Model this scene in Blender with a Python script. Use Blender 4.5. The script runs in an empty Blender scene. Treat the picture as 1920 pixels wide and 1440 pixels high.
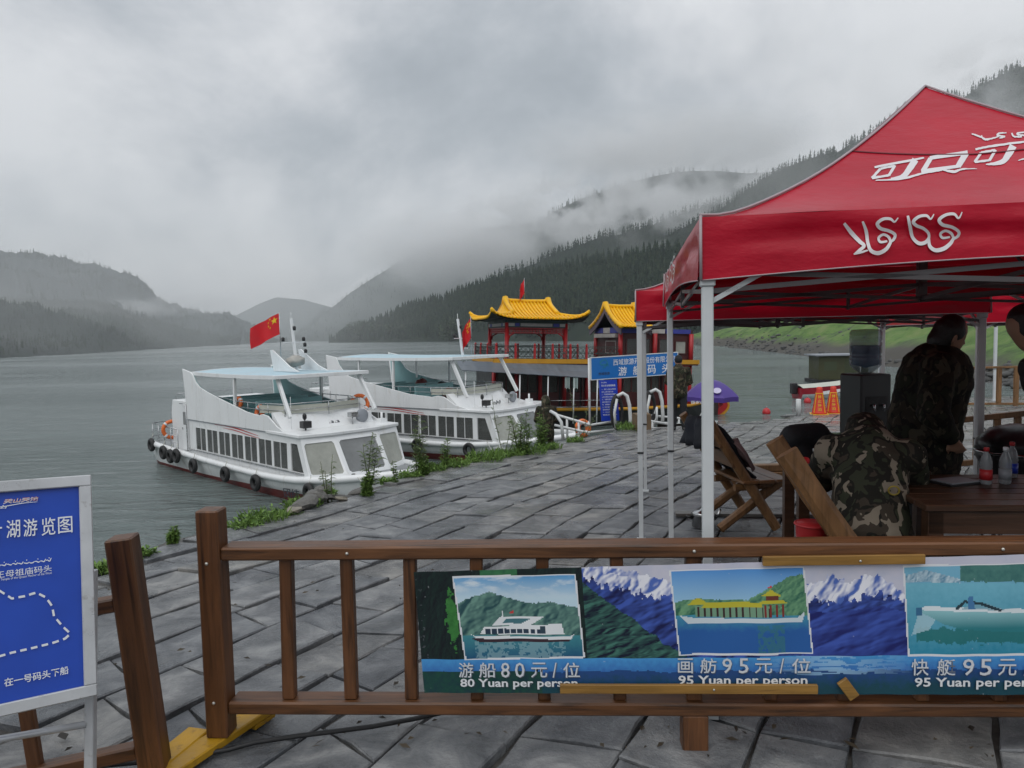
import bpy, bmesh, math, random
import numpy as np
from mathutils import Vector, Matrix, noise, geometry

R = math.radians
rng = random.Random(7)
nrng = np.random.default_rng(7)
scene = bpy.context.scene
col = scene.collection

# ------------------------------------------------------------------ camera
EYE = Vector((0.0, 0.0, 1.65))
FOCAL = 1330.0 / 1920.0
CAM_ROT = Matrix.Rotation(R(90 - 3.9), 3, 'X') @ Matrix.Rotation(R(-1.2), 3, 'Z')
cam_data = bpy.data.cameras.new('camera')
cam_data.sensor_width = 36.0
cam_data.lens = 36.0 * FOCAL
cam_data.clip_start = 0.05
cam_data.clip_end = 20000.0
camera = bpy.data.objects.new('camera', cam_data)
camera.location = EYE
camera.rotation_euler = CAM_ROT.to_euler()
col.objects.link(camera)
scene.camera = camera

# ------------------------------------------------------------------ sky
SUN_EL, SUN_AZ = 58.0, 205.0          # high behind the cloud, behind the viewer's left shoulder
world = bpy.data.worlds.new('World')
scene.world = world
world.use_nodes = True
wt = world.node_tree
wt.nodes.clear()


def wn(kind, **kw):
    n = wt.nodes.new(kind)
    for k, v in kw.items():
        setattr(n, k, v)
    return n


w_out = wn('ShaderNodeOutputWorld')
w_bg = wn('ShaderNodeBackground')
w_bg.inputs['Strength'].default_value = 0.1
w_sky = wn('ShaderNodeTexSky', sky_type='NISHITA', sun_disc=False, sun_elevation=R(SUN_EL), sun_rotation=R(SUN_AZ))
w_sky.air_density = 1.5
w_sky.dust_density = 3.0
w_tc = wn('ShaderNodeTexCoord')
w_sep = wn('ShaderNodeSeparateXYZ')
wt.links.new(w_tc.outputs['Generated'], w_sep.inputs[0])
# project the view direction on a flat cloud deck so that the clouds flatten towards the horizon
w_den = wn('ShaderNodeMath', operation='ADD', use_clamp=False)
w_den.inputs[1].default_value = 0.75
w_abs = wn('ShaderNodeMath', operation='ABSOLUTE')
wt.links.new(w_sep.outputs['Z'], w_abs.inputs[0])
wt.links.new(w_abs.outputs[0], w_den.inputs[0])
w_dx = wn('ShaderNodeMath', operation='DIVIDE')
w_dy = wn('ShaderNodeMath', operation='DIVIDE')
wt.links.new(w_sep.outputs['X'], w_dx.inputs[0]); wt.links.new(w_den.outputs[0], w_dx.inputs[1])
wt.links.new(w_sep.outputs['Y'], w_dy.inputs[0]); wt.links.new(w_den.outputs[0], w_dy.inputs[1])
w_comb = wn('ShaderNodeCombineXYZ')
wt.links.new(w_dx.outputs[0], w_comb.inputs[0]); wt.links.new(w_dy.outputs[0], w_comb.inputs[1])
w_map = wn('ShaderNodeMapping')
w_map.inputs['Location'].default_value = (47.0, 19.0, 0.6)
wt.links.new(w_comb.outputs[0], w_map.inputs[0])
w_n1 = wn('ShaderNodeTexNoise')
w_n1.inputs['Scale'].default_value = 1.9
w_n1.inputs['Detail'].default_value = 9.0
w_n1.inputs['Roughness'].default_value = 0.60
w_n1.inputs['Distortion'].default_value = 0.2
wt.links.new(w_map.outputs[0], w_n1.inputs['Vector'])
w_ramp = wn('ShaderNodeValToRGB')
w_ramp.color_ramp.interpolation = 'B_SPLINE'
els = w_ramp.color_ramp.elements
els[0].position, els[0].color = 0.36, (0.33, 0.36, 0.395, 1)
els[1].position, els[1].color = 0.63, (0.76, 0.77, 0.79, 1)
for pos, c in ((0.45, (0.42, 0.452, 0.49, 1)), (0.53, (0.57, 0.588, 0.62, 1))):
    e = els.new(pos); e.color = c
wt.links.new(w_n1.outputs['Fac'], w_ramp.inputs[0])
# an overcast dome is brighter overhead than at the horizon
w_g = wn('ShaderNodeMapRange')
w_g.inputs['From Min'].default_value = 0.0; w_g.inputs['From Max'].default_value = 1.0
w_g.inputs['To Min'].default_value = 10.6; w_g.inputs['To Max'].default_value = 14.5
wt.links.new(w_abs.outputs[0], w_g.inputs['Value'])
w_sc = wn('ShaderNodeVectorMath', operation='SCALE')
wt.links.new(w_ramp.outputs['Color'], w_sc.inputs[0]); wt.links.new(w_g.outputs[0], w_sc.inputs['Scale'])
w_mix = wn('ShaderNodeMix', data_type='RGBA', blend_type='MIX')
w_mix.inputs[0].default_value = 0.93
wt.links.new(w_sky.outputs[0], w_mix.inputs[6]); wt.links.new(w_sc.outputs[0], w_mix.inputs[7])
wt.links.new(w_mix.outputs[2], w_bg.inputs['Color'])
wt.links.new(w_bg.outputs[0], w_out.inputs['Surface'])

# ------------------------------------------------------------------ sun behind the overcast
sun_data = bpy.data.lights.new('sun', 'SUN')
sun_data.energy = 1.45
sun_data.angle = R(75)
sun_data.color = (1.0, 0.985, 0.96)
sun = bpy.data.objects.new('sun', sun_data)
sd = Vector((math.sin(R(SUN_AZ)) * math.cos(R(SUN_EL)), math.cos(R(SUN_AZ)) * math.cos(R(SUN_EL)), math.sin(R(SUN_EL))))
sun.rotation_euler = (-sd).to_track_quat('-Z', 'Y').to_euler()
sun.location = (0, 0, 60)
col.objects.link(sun)

scene.view_settings.view_transform = 'Standard'
scene.view_settings.look = 'None'
scene.view_settings.exposure = -0.08
scene.view_settings.gamma = 1.0
scene.view_settings.use_curve_mapping = False
cy = scene.cycles
cy.use_denoising = True
cy.max_bounces = 8
cy.diffuse_bounces = 3
cy.glossy_bounces = 3
cy.transmission_bounces = 5
cy.transparent_max_bounces = 10
cy.volume_bounces = 3
cy.volume_step_rate = 1.0
cy.sample_clamp_indirect = 6.0
cy.caustics_reflective = False
cy.caustics_refractive = False

# ------------------------------------------------------------------ naming, parenting, labels


def tag(o, label, cat, group=None):
    o['label'] = label
    o['category'] = cat
    if group:
        o['group'] = group
    return o


def thing(name, label, cat, loc=(0, 0, 0), rz=0.0, group=None, scale=1.0):
    o = bpy.data.objects.new(name, None)
    o.empty_display_size = 0.1
    o.location = loc
    o.rotation_euler = (0, 0, rz)
    o.scale = (scale,) * 3
    col.objects.link(o)
    return tag(o, label, cat, group)


def link(name, me, mat=None, parent=None, loc=None, rot=None):
    o = bpy.data.objects.new(name, me)
    if mat is not None and not me.materials:
        me.materials.append(mat)
    if parent is not None:
        o.parent = parent
    if loc is not None:
        o.location = loc
    if rot is not None:
        o.rotation_euler = rot
    col.objects.link(o)
    return o


SIDE = bpy.data.scenes.new('workbench')        # text and melted shapes are evaluated here, away from the big scene


def evaluated_mesh(ob):
    SIDE.collection.objects.link(ob)
    vl = SIDE.view_layers[0]
    vl.update()
    dg = vl.depsgraph
    me = bpy.data.meshes.new_from_object(ob.evaluated_get(dg), depsgraph=dg)
    bpy.data.objects.remove(ob)
    return me


def copy_tree(o, parent=None):
    c = o.copy()
    col.objects.link(c)
    c.parent = parent
    for ch in list(o.children):
        copy_tree(ch, c)
    return c


class MB:
    """collects boxes, tubes, lathes ... into one mesh"""

    def __init__(self):
        self.v, self.f, self.m = [], [], []
        self.smooth = []

    def add(self, vs, fs, mi=0, smooth=False):
        b = len(self.v)
        self.v += [tuple(p) for p in vs]
        self.f += [tuple(i + b for i in f) for f in fs]
        self.m += [mi] * len(fs)
        self.smooth += [smooth] * len(fs)
        return self

    def box(self, lo, hi, M=None, mi=0):
        (a, b, c), (d, e, f) = lo, hi
        vs = [Vector(p) for p in ((a, b, c), (d, b, c), (d, e, c), (a, e, c), (a, b, f), (d, b, f), (d, e, f), (a, e, f))]
        if M is not None:
            vs = [M @ p for p in vs]
        return self.add(vs, [(0, 3, 2, 1), (4, 5, 6, 7), (0, 1, 5, 4), (1, 2, 6, 5), (2, 3, 7, 6), (3, 0, 4, 7)], mi)

    def bar(self, p, q, w, h, up=(0, 0, 1), mi=0):
        """box-section bar from p to q, w wide (sideways) and h high (along up)"""
        p, q = Vector(p), Vector(q)
        d = (q - p); L = d.length
        d.normalize()
        s = d.cross(Vector(up))
        if s.length < 1e-4:
            s = d.cross(Vector((1, 0, 0)))
        s.normalize()
        u = s.cross(d)
        M = Matrix((( d.x, s.x, u.x, p.x), (d.y, s.y, u.y, p.y), (d.z, s.z, u.z, p.z), (0, 0, 0, 1)))
        return self.box((0, -w / 2, -h / 2), (L, w / 2, h / 2), M, mi)

    def tube(self, pts, r, n=8, caps=True, mi=0, closed=False):
        pts = [Vector(p) for p in pts]
        rs = r if isinstance(r, (list, tuple)) else [r] * len(pts)
        vs = []
        N = len(pts)
        prev = None
        for i, p in enumerate(pts):
            if closed:
                t = pts[(i + 1) % N] - pts[i - 1]
            else:
                t = pts[min(i + 1, N - 1)] - pts[max(i - 1, 0)]
            if t.length < 1e-9:
                t = Vector((0, 0, 1))
            t.normalize()
            if prev is None:
                a = Vector((0, 0, 1)) if abs(t.z) < 0.9 else Vector((1, 0, 0))
                u = t.cross(a).normalized()
            else:
                u = (prev - t * prev.dot(t))
                u = u.normalized() if u.length > 1e-6 else t.orthogonal().normalized()
            prev = u
            w = t.cross(u)
            for k in range(n):
                a = 2 * math.pi * k / n
                vs.append(p + (u * math.cos(a) + w * math.sin(a)) * rs[i])
        fs = []
        rows = N if closed else N - 1
        for i in range(rows):
            j = (i + 1) % N
            for k in range(n):
                k2 = (k + 1) % n
                fs.append((i * n + k, i * n + k2, j * n + k2, j * n + k))
        if caps and not closed:
            fs.append(tuple(range(n))[::-1])
            fs.append(tuple(range((N - 1) * n, N * n)))
        return self.add(vs, fs, mi, True)

    def lathe(self, prof, n=16, M=None, mi=0, smooth=True):
        vs, fs = [], []
        for r, z in prof:
            for k in range(n):
                a = 2 * math.pi * k / n
                p = Vector((r * math.cos(a), r * math.sin(a), z))
                vs.append(M @ p if M is not None else p)
        for i in range(len(prof) - 1):
            for k in range(n):
                k2 = (k + 1) % n
                fs.append((i * n + k, i * n + k2, (i + 1) * n + k2, (i + 1) * n + k))
        fs.append(tuple(range(n))[::-1])
        fs.append(tuple(range((len(prof) - 1) * n, len(prof) * n)))
        return self.add(vs, fs, mi, smooth)

    def torus(self, R_, r, M=None, n=20, k=8, mi=0):
        vs, fs = [], []
        for i in range(n):
            a = 2 * math.pi * i / n
            for j in range(k):
                b = 2 * math.pi * j / k
                p = Vector(((R_ + r * math.cos(b)) * math.cos(a), (R_ + r * math.cos(b)) * math.sin(a), r * math.sin(b)))
                vs.append(M @ p if M is not None else p)
        for i in range(n):
            for j in range(k):
                i2, j2 = (i + 1) % n, (j + 1) % k
                fs.append((i * k + j, i2 * k + j, i2 * k + j2, i * k + j2))
        return self.add(vs, fs, mi, True)

    def prism(self, poly, axis, a, b, mi=0):
        """extrude a 2-D polygon (list of pairs) along axis 0/1/2 from a to b"""
        def P(u, w, t):
            return {0: (t, u, w), 1: (u, t, w), 2: (u, w, t)}[axis]
        n = len(poly)
        vs = [P(u, w, a) for u, w in poly] + [P(u, w, b) for u, w in poly]
        fs = [tuple(range(n)), tuple(range(n, 2 * n))[::-1]]
        for i in range(n):
            j = (i + 1) % n
            fs.append((i, i + n, j + n, j))
        return self.add(vs, fs, mi)

    def grid(self, P, mi=0, smooth=True, flip=False):
        """P[i][j] points"""
        n, m = len(P), len(P[0])
        vs = [p for row in P for p in row]
        fs = []
        for i in range(n - 1):
            for j in range(m - 1):
                q = (i * m + j, i * m + j + 1, (i + 1) * m + j + 1, (i + 1) * m + j)
                fs.append(q[::-1] if flip else q)
        return self.add(vs, fs, mi, smooth)

    def mesh(self, name, mats=None, bevel=0.0, fixn=True):
        me = bpy.data.meshes.new(name)
        me.from_pydata(self.v, [], self.f)
        me.polygons.foreach_set('material_index', self.m)
        me.polygons.foreach_set('use_smooth', self.smooth)
        if mats:
            for mm in (mats if isinstance(mats, (list, tuple)) else [mats]):
                me.materials.append(mm)
        if fixn or bevel:
            bm = bmesh.new()
            bm.from_mesh(me)
            if fixn:
                bmesh.ops.recalc_face_normals(bm, faces=bm.faces)
            if bevel:
                es = [e for e in bm.edges if len(e.link_faces) == 2 and e.calc_face_angle(0) > 0.6]
                bmesh.ops.bevel(bm, geom=es, offset=bevel, segments=1, affect='EDGES', clamp_overlap=True)
            bm.to_mesh(me)
            bm.free()
        me.update()
        return me

    def build(self, name, mats=None, parent=None, bevel=0.0, loc=None, rot=None, fixn=True):
        return link(name, self.mesh(name, mats, bevel, fixn), None, parent, loc, rot)


def solidify(o, t, offset=-1.0):
    m = o.modifiers.new('thick', 'SOLIDIFY')
    m.thickness = t
    m.offset = offset
    return o


def sight(px, py, depth):
    """the point of the place that stands on this line of sight, depth metres along the viewing axis (world Y)"""
    d = CAM_ROT @ Vector(((px - 960) / 1330.0, -(py - 720) / 1330.0, -1.0))
    return EYE + d * (depth / d.y)


def ground_z(y):
    return 0.0 if y < 3.0 else -0.047 * (y - 3.0)


def on_ground(px, py):
    d = CAM_ROT @ Vector(((px - 960) / 1330.0, -(py - 720) / 1330.0, -1.0))
    t = (0.047 * 3.0 - EYE.z) / (d.z + 0.047 * d.y)
    p = EYE + d * t
    if p.y < 3.0:
        p = EYE + d * (-EYE.z / d.z)
    return p


WATER = -3.40

# ------------------------------------------------------------------ materials


def new_mat(name):
    m = bpy.data.materials.new(name)
    m.use_nodes = True
    nt = m.node_tree
    return m, nt, nt.nodes['Principled BSDF']


def nd(nt, kind, **kw):
    n = nt.nodes.new(kind)
    for k, v in kw.items():
        if k.startswith('i_'):
            n.inputs[k[2:].replace('_', ' ')].default_value = v
        else:
            setattr(n, k, v)
    return n


def noise_tex(nt, scale, detail=4.0, rough=0.55, stretch=None, coords='Object', distortion=0.0):
    tc = nd(nt, 'ShaderNodeTexCoord')
    src = tc.outputs[coords]
    if stretch:
        mp = nd(nt, 'ShaderNodeMapping')
        mp.inputs['Scale'].default_value = stretch
        nt.links.new(src, mp.inputs[0])
        src = mp.outputs[0]
    n = nd(nt, 'ShaderNodeTexNoise')
    n.inputs['Scale'].default_value = scale
    n.inputs['Detail'].default_value = detail
    n.inputs['Roughness'].default_value = rough
    n.inputs['Distortion'].default_value = distortion
    nt.links.new(src, n.inputs['Vector'])
    return n


def ramp(nt, fac, stops):
    r = nd(nt, 'ShaderNodeValToRGB')
    e = r.color_ramp.elements
    e[0].position, e[0].color = stops[0][0], (*stops[0][1], 1)
    e[1].position, e[1].color = stops[-1][0], (*stops[-1][1], 1)
    for p, c in stops[1:-1]:
        k = e.new(p); k.color = (*c, 1)
    nt.links.new(fac, r.inputs[0])
    return r


def mix_shade(c, k):
    return tuple(max(0.0, min(1.0, x * k)) for x in c)


def paint(name, c, rough=0.45, var=0.18, scale=3.0, bump=0.0, bscale=60.0, metal=0.0, stretch=None, coat=0.0, dirt=None, spec=0.5):
    """a painted, plastic or stone surface with uneven tone, uneven gloss, fine relief and optional grime patches"""
    m, nt, b = new_mat(name)
    n = noise_tex(nt, scale, 6.0, 0.6, stretch)
    r = ramp(nt, n.outputs['Fac'], [(0.3, mix_shade(c, 1 - var)), (0.7, mix_shade(c, 1 + var * 0.6))])
    out = r.outputs['Color']
    if dirt:
        n2 = noise_tex(nt, scale * 2.3, 8.0, 0.7, stretch)
        k = nd(nt, 'ShaderNodeMapRange')
        k.inputs['From Min'].default_value = 0.56; k.inputs['From Max'].default_value = 0.72
        k.inputs['To Max'].default_value = 0.75
        nt.links.new(n2.outputs['Fac'], k.inputs['Value'])
        mx = nd(nt, 'ShaderNodeMix', data_type='RGBA')
        nt.links.new(k.outputs[0], mx.inputs[0])
        nt.links.new(out, mx.inputs[6])
        mx.inputs[7].default_value = (*dirt, 1)
        out = mx.outputs[2]
    nt.links.new(out, b.inputs['Base Color'])
    rr = nd(nt, 'ShaderNodeMapRange')
    rr.inputs['From Min'].default_value = 0.3; rr.inputs['From Max'].default_value = 0.7
    rr.inputs['To Min'].default_value = max(0.02, rough * 0.75); rr.inputs['To Max'].default_value = min(1.0, rough * 1.25)
    nt.links.new(n.outputs['Fac'], rr.inputs['Value'])
    nt.links.new(rr.outputs[0], b.inputs['Roughness'])
    b.inputs['Metallic'].default_value = metal
    b.inputs['Specular IOR Level'].default_value = spec
    if coat:
        b.inputs['Coat Weight'].default_value = coat
        b.inputs['Coat Roughness'].default_value = 0.12
    if bump:
        nb = noise_tex(nt, bscale, 4.0, 0.6, stretch)
        bp = nd(nt, 'ShaderNodeBump')
        bp.inputs['Strength'].default_value = bump
        bp.inputs['Distance'].default_value = 0.01
        nt.links.new(nb.outputs['Fac'], bp.inputs['Height'])
        nt.links.new(bp.outputs[0], b.inputs['Normal'])
    return m


def wood(name, c, axis=0, rough=0.4, scale=5.0, var=0.5, knots=True):
    """grain runs along the object's own axis"""
    m, nt, b = new_mat(name)
    st = [9.0, 9.0, 9.0]
    st[axis] = 0.55
    n = noise_tex(nt, scale, 7.0, 0.65, tuple(st), distortion=0.6)
    r = ramp(nt, n.outputs['Fac'], [(0.28, mix_shade(c, 1 - var)), (0.5, c), (0.75, mix_shade(c, 1 + var * 0.7))])
    st2 = [2.2, 2.2, 2.2]; st2[axis] = 0.9
    n2 = noise_tex(nt, 2.0, 3.0, 0.5, tuple(st2))
    mx = nd(nt, 'ShaderNodeMix', data_type='RGBA', blend_type='MULTIPLY')
    mx.inputs[0].default_value = 0.75
    r2 = ramp(nt, n2.outputs['Fac'], [(0.3, (0.45, 0.42, 0.4)), (0.6, (1.0, 1.0, 1.0))])
    nt.links.new(r.outputs[0], mx.inputs[6]); nt.links.new(r2.outputs[0], mx.inputs[7])
    nt.links.new(mx.outputs[2], b.inputs['Base Color'])
    rr = nd(nt, 'ShaderNodeMapRange')
    rr.inputs['To Min'].default_value = rough * 0.5; rr.inputs['To Max'].default_value = min(1, rough * 1.5)
    nt.links.new(n2.outputs['Fac'], rr.inputs['Value'])
    nt.links.new(rr.outputs[0], b.inputs['Roughness'])
    bp = nd(nt, 'ShaderNodeBump')
    bp.inputs['Strength'].default_value = 0.35; bp.inputs['Distance'].default_value = 0.004
    nt.links.new(n.outputs['Fac'], bp.inputs['Height'])
    nt.links.new(bp.outputs[0], b.inputs['Normal'])
    return m

# ================================================================== the setting: lake, mountains, cloud, plaza

# ---- water
wm, nt, b = new_mat('lake_water')
tc = nd(nt, 'ShaderNodeTexCoord')
def wave(scale, st, detail, rough):
    mp = nd(nt, 'ShaderNodeMapping')
    mp.inputs['Scale'].default_value = st
    mp.inputs['Rotation'].default_value = (0, 0, R(-14))
    nt.links.new(tc.outputs['Object'], mp.inputs[0])
    n = nd(nt, 'ShaderNodeTexNoise')
    n.inputs['Scale'].default_value = scale; n.inputs['Detail'].default_value = detail
    n.inputs['Roughness'].default_value = rough; n.inputs['Distortion'].default_value = 0.4
    nt.links.new(mp.outputs[0], n.inputs['Vector'])
    return n
n_a = wave(1.0, (0.55, 1.5, 1), 5.0, 0.62)
n_b = wave(0.17, (0.5, 1.3, 1), 3.0, 0.5)
n_c = wave(0.02, (0.35, 1.6, 1), 4.0, 0.55)
ad = nd(nt, 'ShaderNodeMath', operation='MULTIPLY_ADD')
ad.inputs[1].default_value = 2.6
nt.links.new(n_b.outputs['Fac'], ad.inputs[0]); nt.links.new(n_a.outputs['Fac'], ad.inputs[2])
bp = nd(nt, 'ShaderNodeBump')
bp.inputs['Strength'].default_value = 0.75; bp.inputs['Distance'].default_value = 0.4
nt.links.new(ad.outputs[0], bp.inputs['Height'])
nt.links.new(bp.outputs[0], b.inputs['Normal'])
cr = ramp(nt, n_c.outputs['Fac'], [(0.35, (0.100, 0.132, 0.128)), (0.62, (0.130, 0.160, 0.155))])
nt.links.new(cr.outputs[0], b.inputs['Base Color'])
rr = nd(nt, 'ShaderNodeMapRange')
rr.inputs['From Min'].default_value = 0.38; rr.inputs['From Max'].default_value = 0.62
rr.inputs['To Min'].default_value = 0.06; rr.inputs['To Max'].default_value = 0.22
nt.links.new(n_c.outputs['Fac'], rr.inputs['Value'])
nt.links.new(rr.outputs[0], b.inputs['Roughness'])
b.inputs['IOR'].default_value = 1.33
lake = MB().add([(-4500, -60, WATER), (4500, -60, WATER), (4500, 7000, WATER), (-4500, 7000, WATER)], [(0, 1, 2, 3)]).build('water', wm)
lake['kind'] = 'structure'
lake['label'] = 'grey green rippled mountain lake'

# ---- mountains


def hill_mat(name, lo, hi, scale, rough=0.95):
    m, nt, b = new_mat(name)
    n = noise_tex(nt, scale, 9.0, 0.62)
    r = ramp(nt, n.outputs['Fac'], [(0.34, lo), (0.5, tuple((a + c) / 2 for a, c in zip(lo, hi))), (0.68, hi)])
    nt.links.new(r.outputs[0], b.inputs['Base Color'])
    b.inputs['Roughness'].default_value = rough
    b.inputs['Specular IOR Level'].default_value = 0.15
    return m


def mountain(name, cols, rows, mat, amp, nscale, label, back=0.35, belly=1.0, sub=4, seed=0.0, rough=0.0):
    """cols: (px, py of the bare crest, distance of the crest, distance of its foot, z of the foot).
    A ridge with a rough front slope and a back slope."""
    pts = []
    cc = []
    for a, b_ in zip(cols[:-1], cols[1:]):
        for k in range(sub):
            t = k / sub
            cc.append([x + (y - x) * t for x, y in zip(a, b_)])
    cc.append(list(cols[-1]))
    G = []
    for px, py, dr, df, zf in cc:
        crest = sight(px, py, dr)
        ux = crest.x / crest.y
        foot = Vector((ux * df, df, zf))
        line = []
        for i in range(rows + 1):
            t = i / rows
            p = foot.lerp(crest, t)
            p.z = foot.z + (crest.z - foot.z) * (t ** belly)
            k = math.sin(math.pi * min(1, t * 1.05)) if t < 0.95 else 0.25
            q = Vector((p.x * nscale, p.y * nscale, seed))
            h = noise.fractal(q, 0.9, 2.1, 6) * amp
            p.z += h * (0.15 + 0.85 * k)
            p.z += noise.fractal(q * 9.0, 0.8, 2.0, 4) * amp * rough
            p.x += noise.noise(q * 2.0 + Vector((9, 3, 1))) * amp * 0.6 * k
            line.append(p)
        for i in (1, 2):
            t = i / 2
            p = crest.copy()
            p.y += dr * back * t
            p.x += ux * dr * back * t
            p.z = crest.z * (1 - t) + (WATER - 4) * t
            line.append(p)
        G.append(line)
    o = MB().grid(G, smooth=True).build(name, mat)
    o['kind'] = 'structure'
    o['label'] = label
    return o, G, rows


spruce_m, nt, b = new_mat('spruce_needles')
gi = nd(nt, 'ShaderNodeNewGeometry')
rr = ramp(nt, gi.outputs['Random Per Island'], [(0.0, (0.012, 0.022, 0.017)), (0.55, (0.022, 0.037, 0.026)), (1.0, (0.040, 0.056, 0.032))])
nt.links.new(rr.outputs[0], b.inputs['Base Color'])
b.inputs['Roughness'].default_value = 0.9
b.inputs['Specular IOR Level'].default_value = 0.2


def spruce_template(seed, layers=6, sides=7):
    r_ = random.Random(seed)
    vs, fs = [], []
    for L in range(layers):
        t = L / layers
        z0 = 0.04 + 0.90 * t ** 1.08
        z1 = min(1.0, z0 + 0.30 - 0.10 * t)
        if L == layers - 1:
            z1 = 1.0
        rad = 0.155 * (1 - t) ** 0.85 + 0.016
        b0 = len(vs)
        a0 = r_.random() * 6.28
        for k in range(sides):
            a = a0 + 6.283 * k / sides
            q = rad * r_.uniform(0.62, 1.15)
            vs.append((q * math.cos(a), q * math.sin(a), z0 + r_.uniform(-0.03, 0.02)))
        vs.append((r_.uniform(-.006, .006), r_.uniform(-.006, .006), z1))
        top = len(vs) - 1
        for k in range(sides):
            fs.append((b0 + k, b0 + (k + 1) % sides, top))
    return np.array(vs), np.array(fs)


SPRUCES = [spruce_template(s) for s in range(6)]
SPRUCES_FAR = [spruce_template(s + 20, 3, 5) for s in range(5)]


def tri_mesh(name, V, Fc, mat):
    me = bpy.data.meshes.new(name)
    me.vertices.add(len(V)); me.vertices.foreach_set('co', V.astype(np.float32).ravel())
    n = len(Fc)
    me.loops.add(n * 3); me.loops.foreach_set('vertex_index', Fc.astype(np.int32).ravel())
    me.polygons.add(n)
    me.polygons.foreach_set('loop_start', np.arange(0, n * 3, 3, dtype=np.int32))
    me.update(calc_edges=True)
    me.validate()
    me.materials.append(mat)
    return me


def forest(name, G, rows, count, hlo, hhi, templates, label, gate=None, rowmin=0.0, seed=1, crest=0):
    """conifers that stand on a mountain's slope, one mass"""
    rg = np.random.default_rng(seed)
    A = np.array([[tuple(p) for p in line[:rows + 1]] for line in G])
    nc = A.shape[0]
    VV, FF = [], []
    off = 0
    made = 0
    tries = 0
    while made < count and tries < count * 6:
        tries += 1
        u = rg.random() * (nc - 1)
        v = (rowmin + (1 - rowmin) * rg.random() ** 0.9) * rows
        if made < crest:
            v = rows * (1 - 0.02 * rg.random())
        i, j = int(u), min(int(v), rows - 1)
        fu, fv = u - i, v - j
        p = (A[i, j] * (1 - fu) * (1 - fv) + A[i + 1, j] * fu * (1 - fv) + A[i, j + 1] * (1 - fu) * fv + A[i + 1, j + 1] * fu * fv)
        if gate and made >= crest and not gate(p, u / (nc - 1), v / rows):
            continue
        V, Fc = templates[rg.integers(len(templates))]
        h = hlo + (hhi - hlo) * rg.random() ** 1.5
        a = rg.random() * 6.283
        c, s = math.cos(a), math.sin(a)
        w = h * rg.uniform(0.85, 1.25)
        X = V.copy()
        X = np.stack([(V[:, 0] * c - V[:, 1] * s) * w, (V[:, 0] * s + V[:, 1] * c) * w, V[:, 2] * h - 0.03 * h], 1) + p
        VV.append(X); FF.append(Fc + off); off += len(V)
        made += 1
    o = link(name, tri_mesh(name, np.concatenate(VV), np.concatenate(FF), spruce_m))
    o['kind'] = 'stuff'
    o['label'] = label
    o['category'] = 'forest'
    return o


M_FOREST_FLOOR = hill_mat('forest_floor', (0.012, 0.02, 0.016), (0.03, 0.042, 0.028), 0.02)
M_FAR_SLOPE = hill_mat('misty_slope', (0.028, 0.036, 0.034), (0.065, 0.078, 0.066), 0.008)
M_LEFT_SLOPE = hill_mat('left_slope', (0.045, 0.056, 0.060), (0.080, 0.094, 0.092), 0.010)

M_FOOTHILL = hill_mat('foothill_slope', (0.020, 0.028, 0.028), (0.040, 0.052, 0.048), 0.02)
W1 = WATER - 1.5
# the wooded headland on the right
HEAD = [(618, 641.0, 1150, 1120, W1), (636, 637, 1140, 1090, W1), (655, 624, 1120, 1050, W1), (694, 611, 1080, 990, W1), (743, 592, 1030, 920, W1),
        (780, 577, 990, 860, W1), (824, 568, 950, 800, W1), (869, 554, 910, 740, W1), (906, 541, 880, 690, W1), (946, 533, 850, 640, W1),
        (999, 521, 810, 590, W1), (1050, 508, 780, 540, W1), (1109, 496, 750, 500, W1), (1190, 484, 700, 450, W1), (1295, 474, 640, 400, W1),
        (1450, 455, 600, 340, W1), (1650, 430, 560, 300, W1), (1950, 400, 520, 260, W1), (2300, 380, 480, 230, W1)]
headland, GH, RH = mountain('headland', HEAD, 14, M_FOREST_FLOOR, 9.0, 0.012, 'dark wooded headland on the right shore', sub=3, seed=3.0)
forest('spruce_forest', GH, RH, 6200, 9.0, 17.0, SPRUCES, 'dense dark spruce forest covering the headland behind the boats',
       gate=lambda p, u, v: p[2] > WATER + 3 and u > 0.05 and (v > 0.14 or noise.noise(Vector((p[0] * .02, p[1] * .02, 0))) > 0.1) and u < 0.93, crest=420, seed=5)

RB = [(860, 560, 1500, 1300, W1), (897, 536, 1480, 1280, W1), (946, 512, 1460, 1250, W1), (1006, 492, 1430, 1220, W1), (1059, 469, 1400, 1180, W1), (1123, 445, 1370, 1150, W1),
      (1176, 437, 1350, 1120, W1), (1219, 426, 1330, 1100, W1), (1272, 405, 1300, 1080, W1), (1340, 385, 1280, 1050, W1), (1450, 340, 1250, 1000, W1), (1600, 290, 1200, 900, W1)]
ridge_b, GB, RBn = mountain('forest_ridge', RB, 10, M_FOREST_FLOOR, 14.0, 0.009, 'misty forested ridge behind the headland', sub=3, seed=11.0)
forest('ridge_spruces', GB, RBn, 2400, 11.0, 20.0, SPRUCES_FAR, 'misty spruce wood on the second ridge', crest=300, seed=8)

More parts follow.
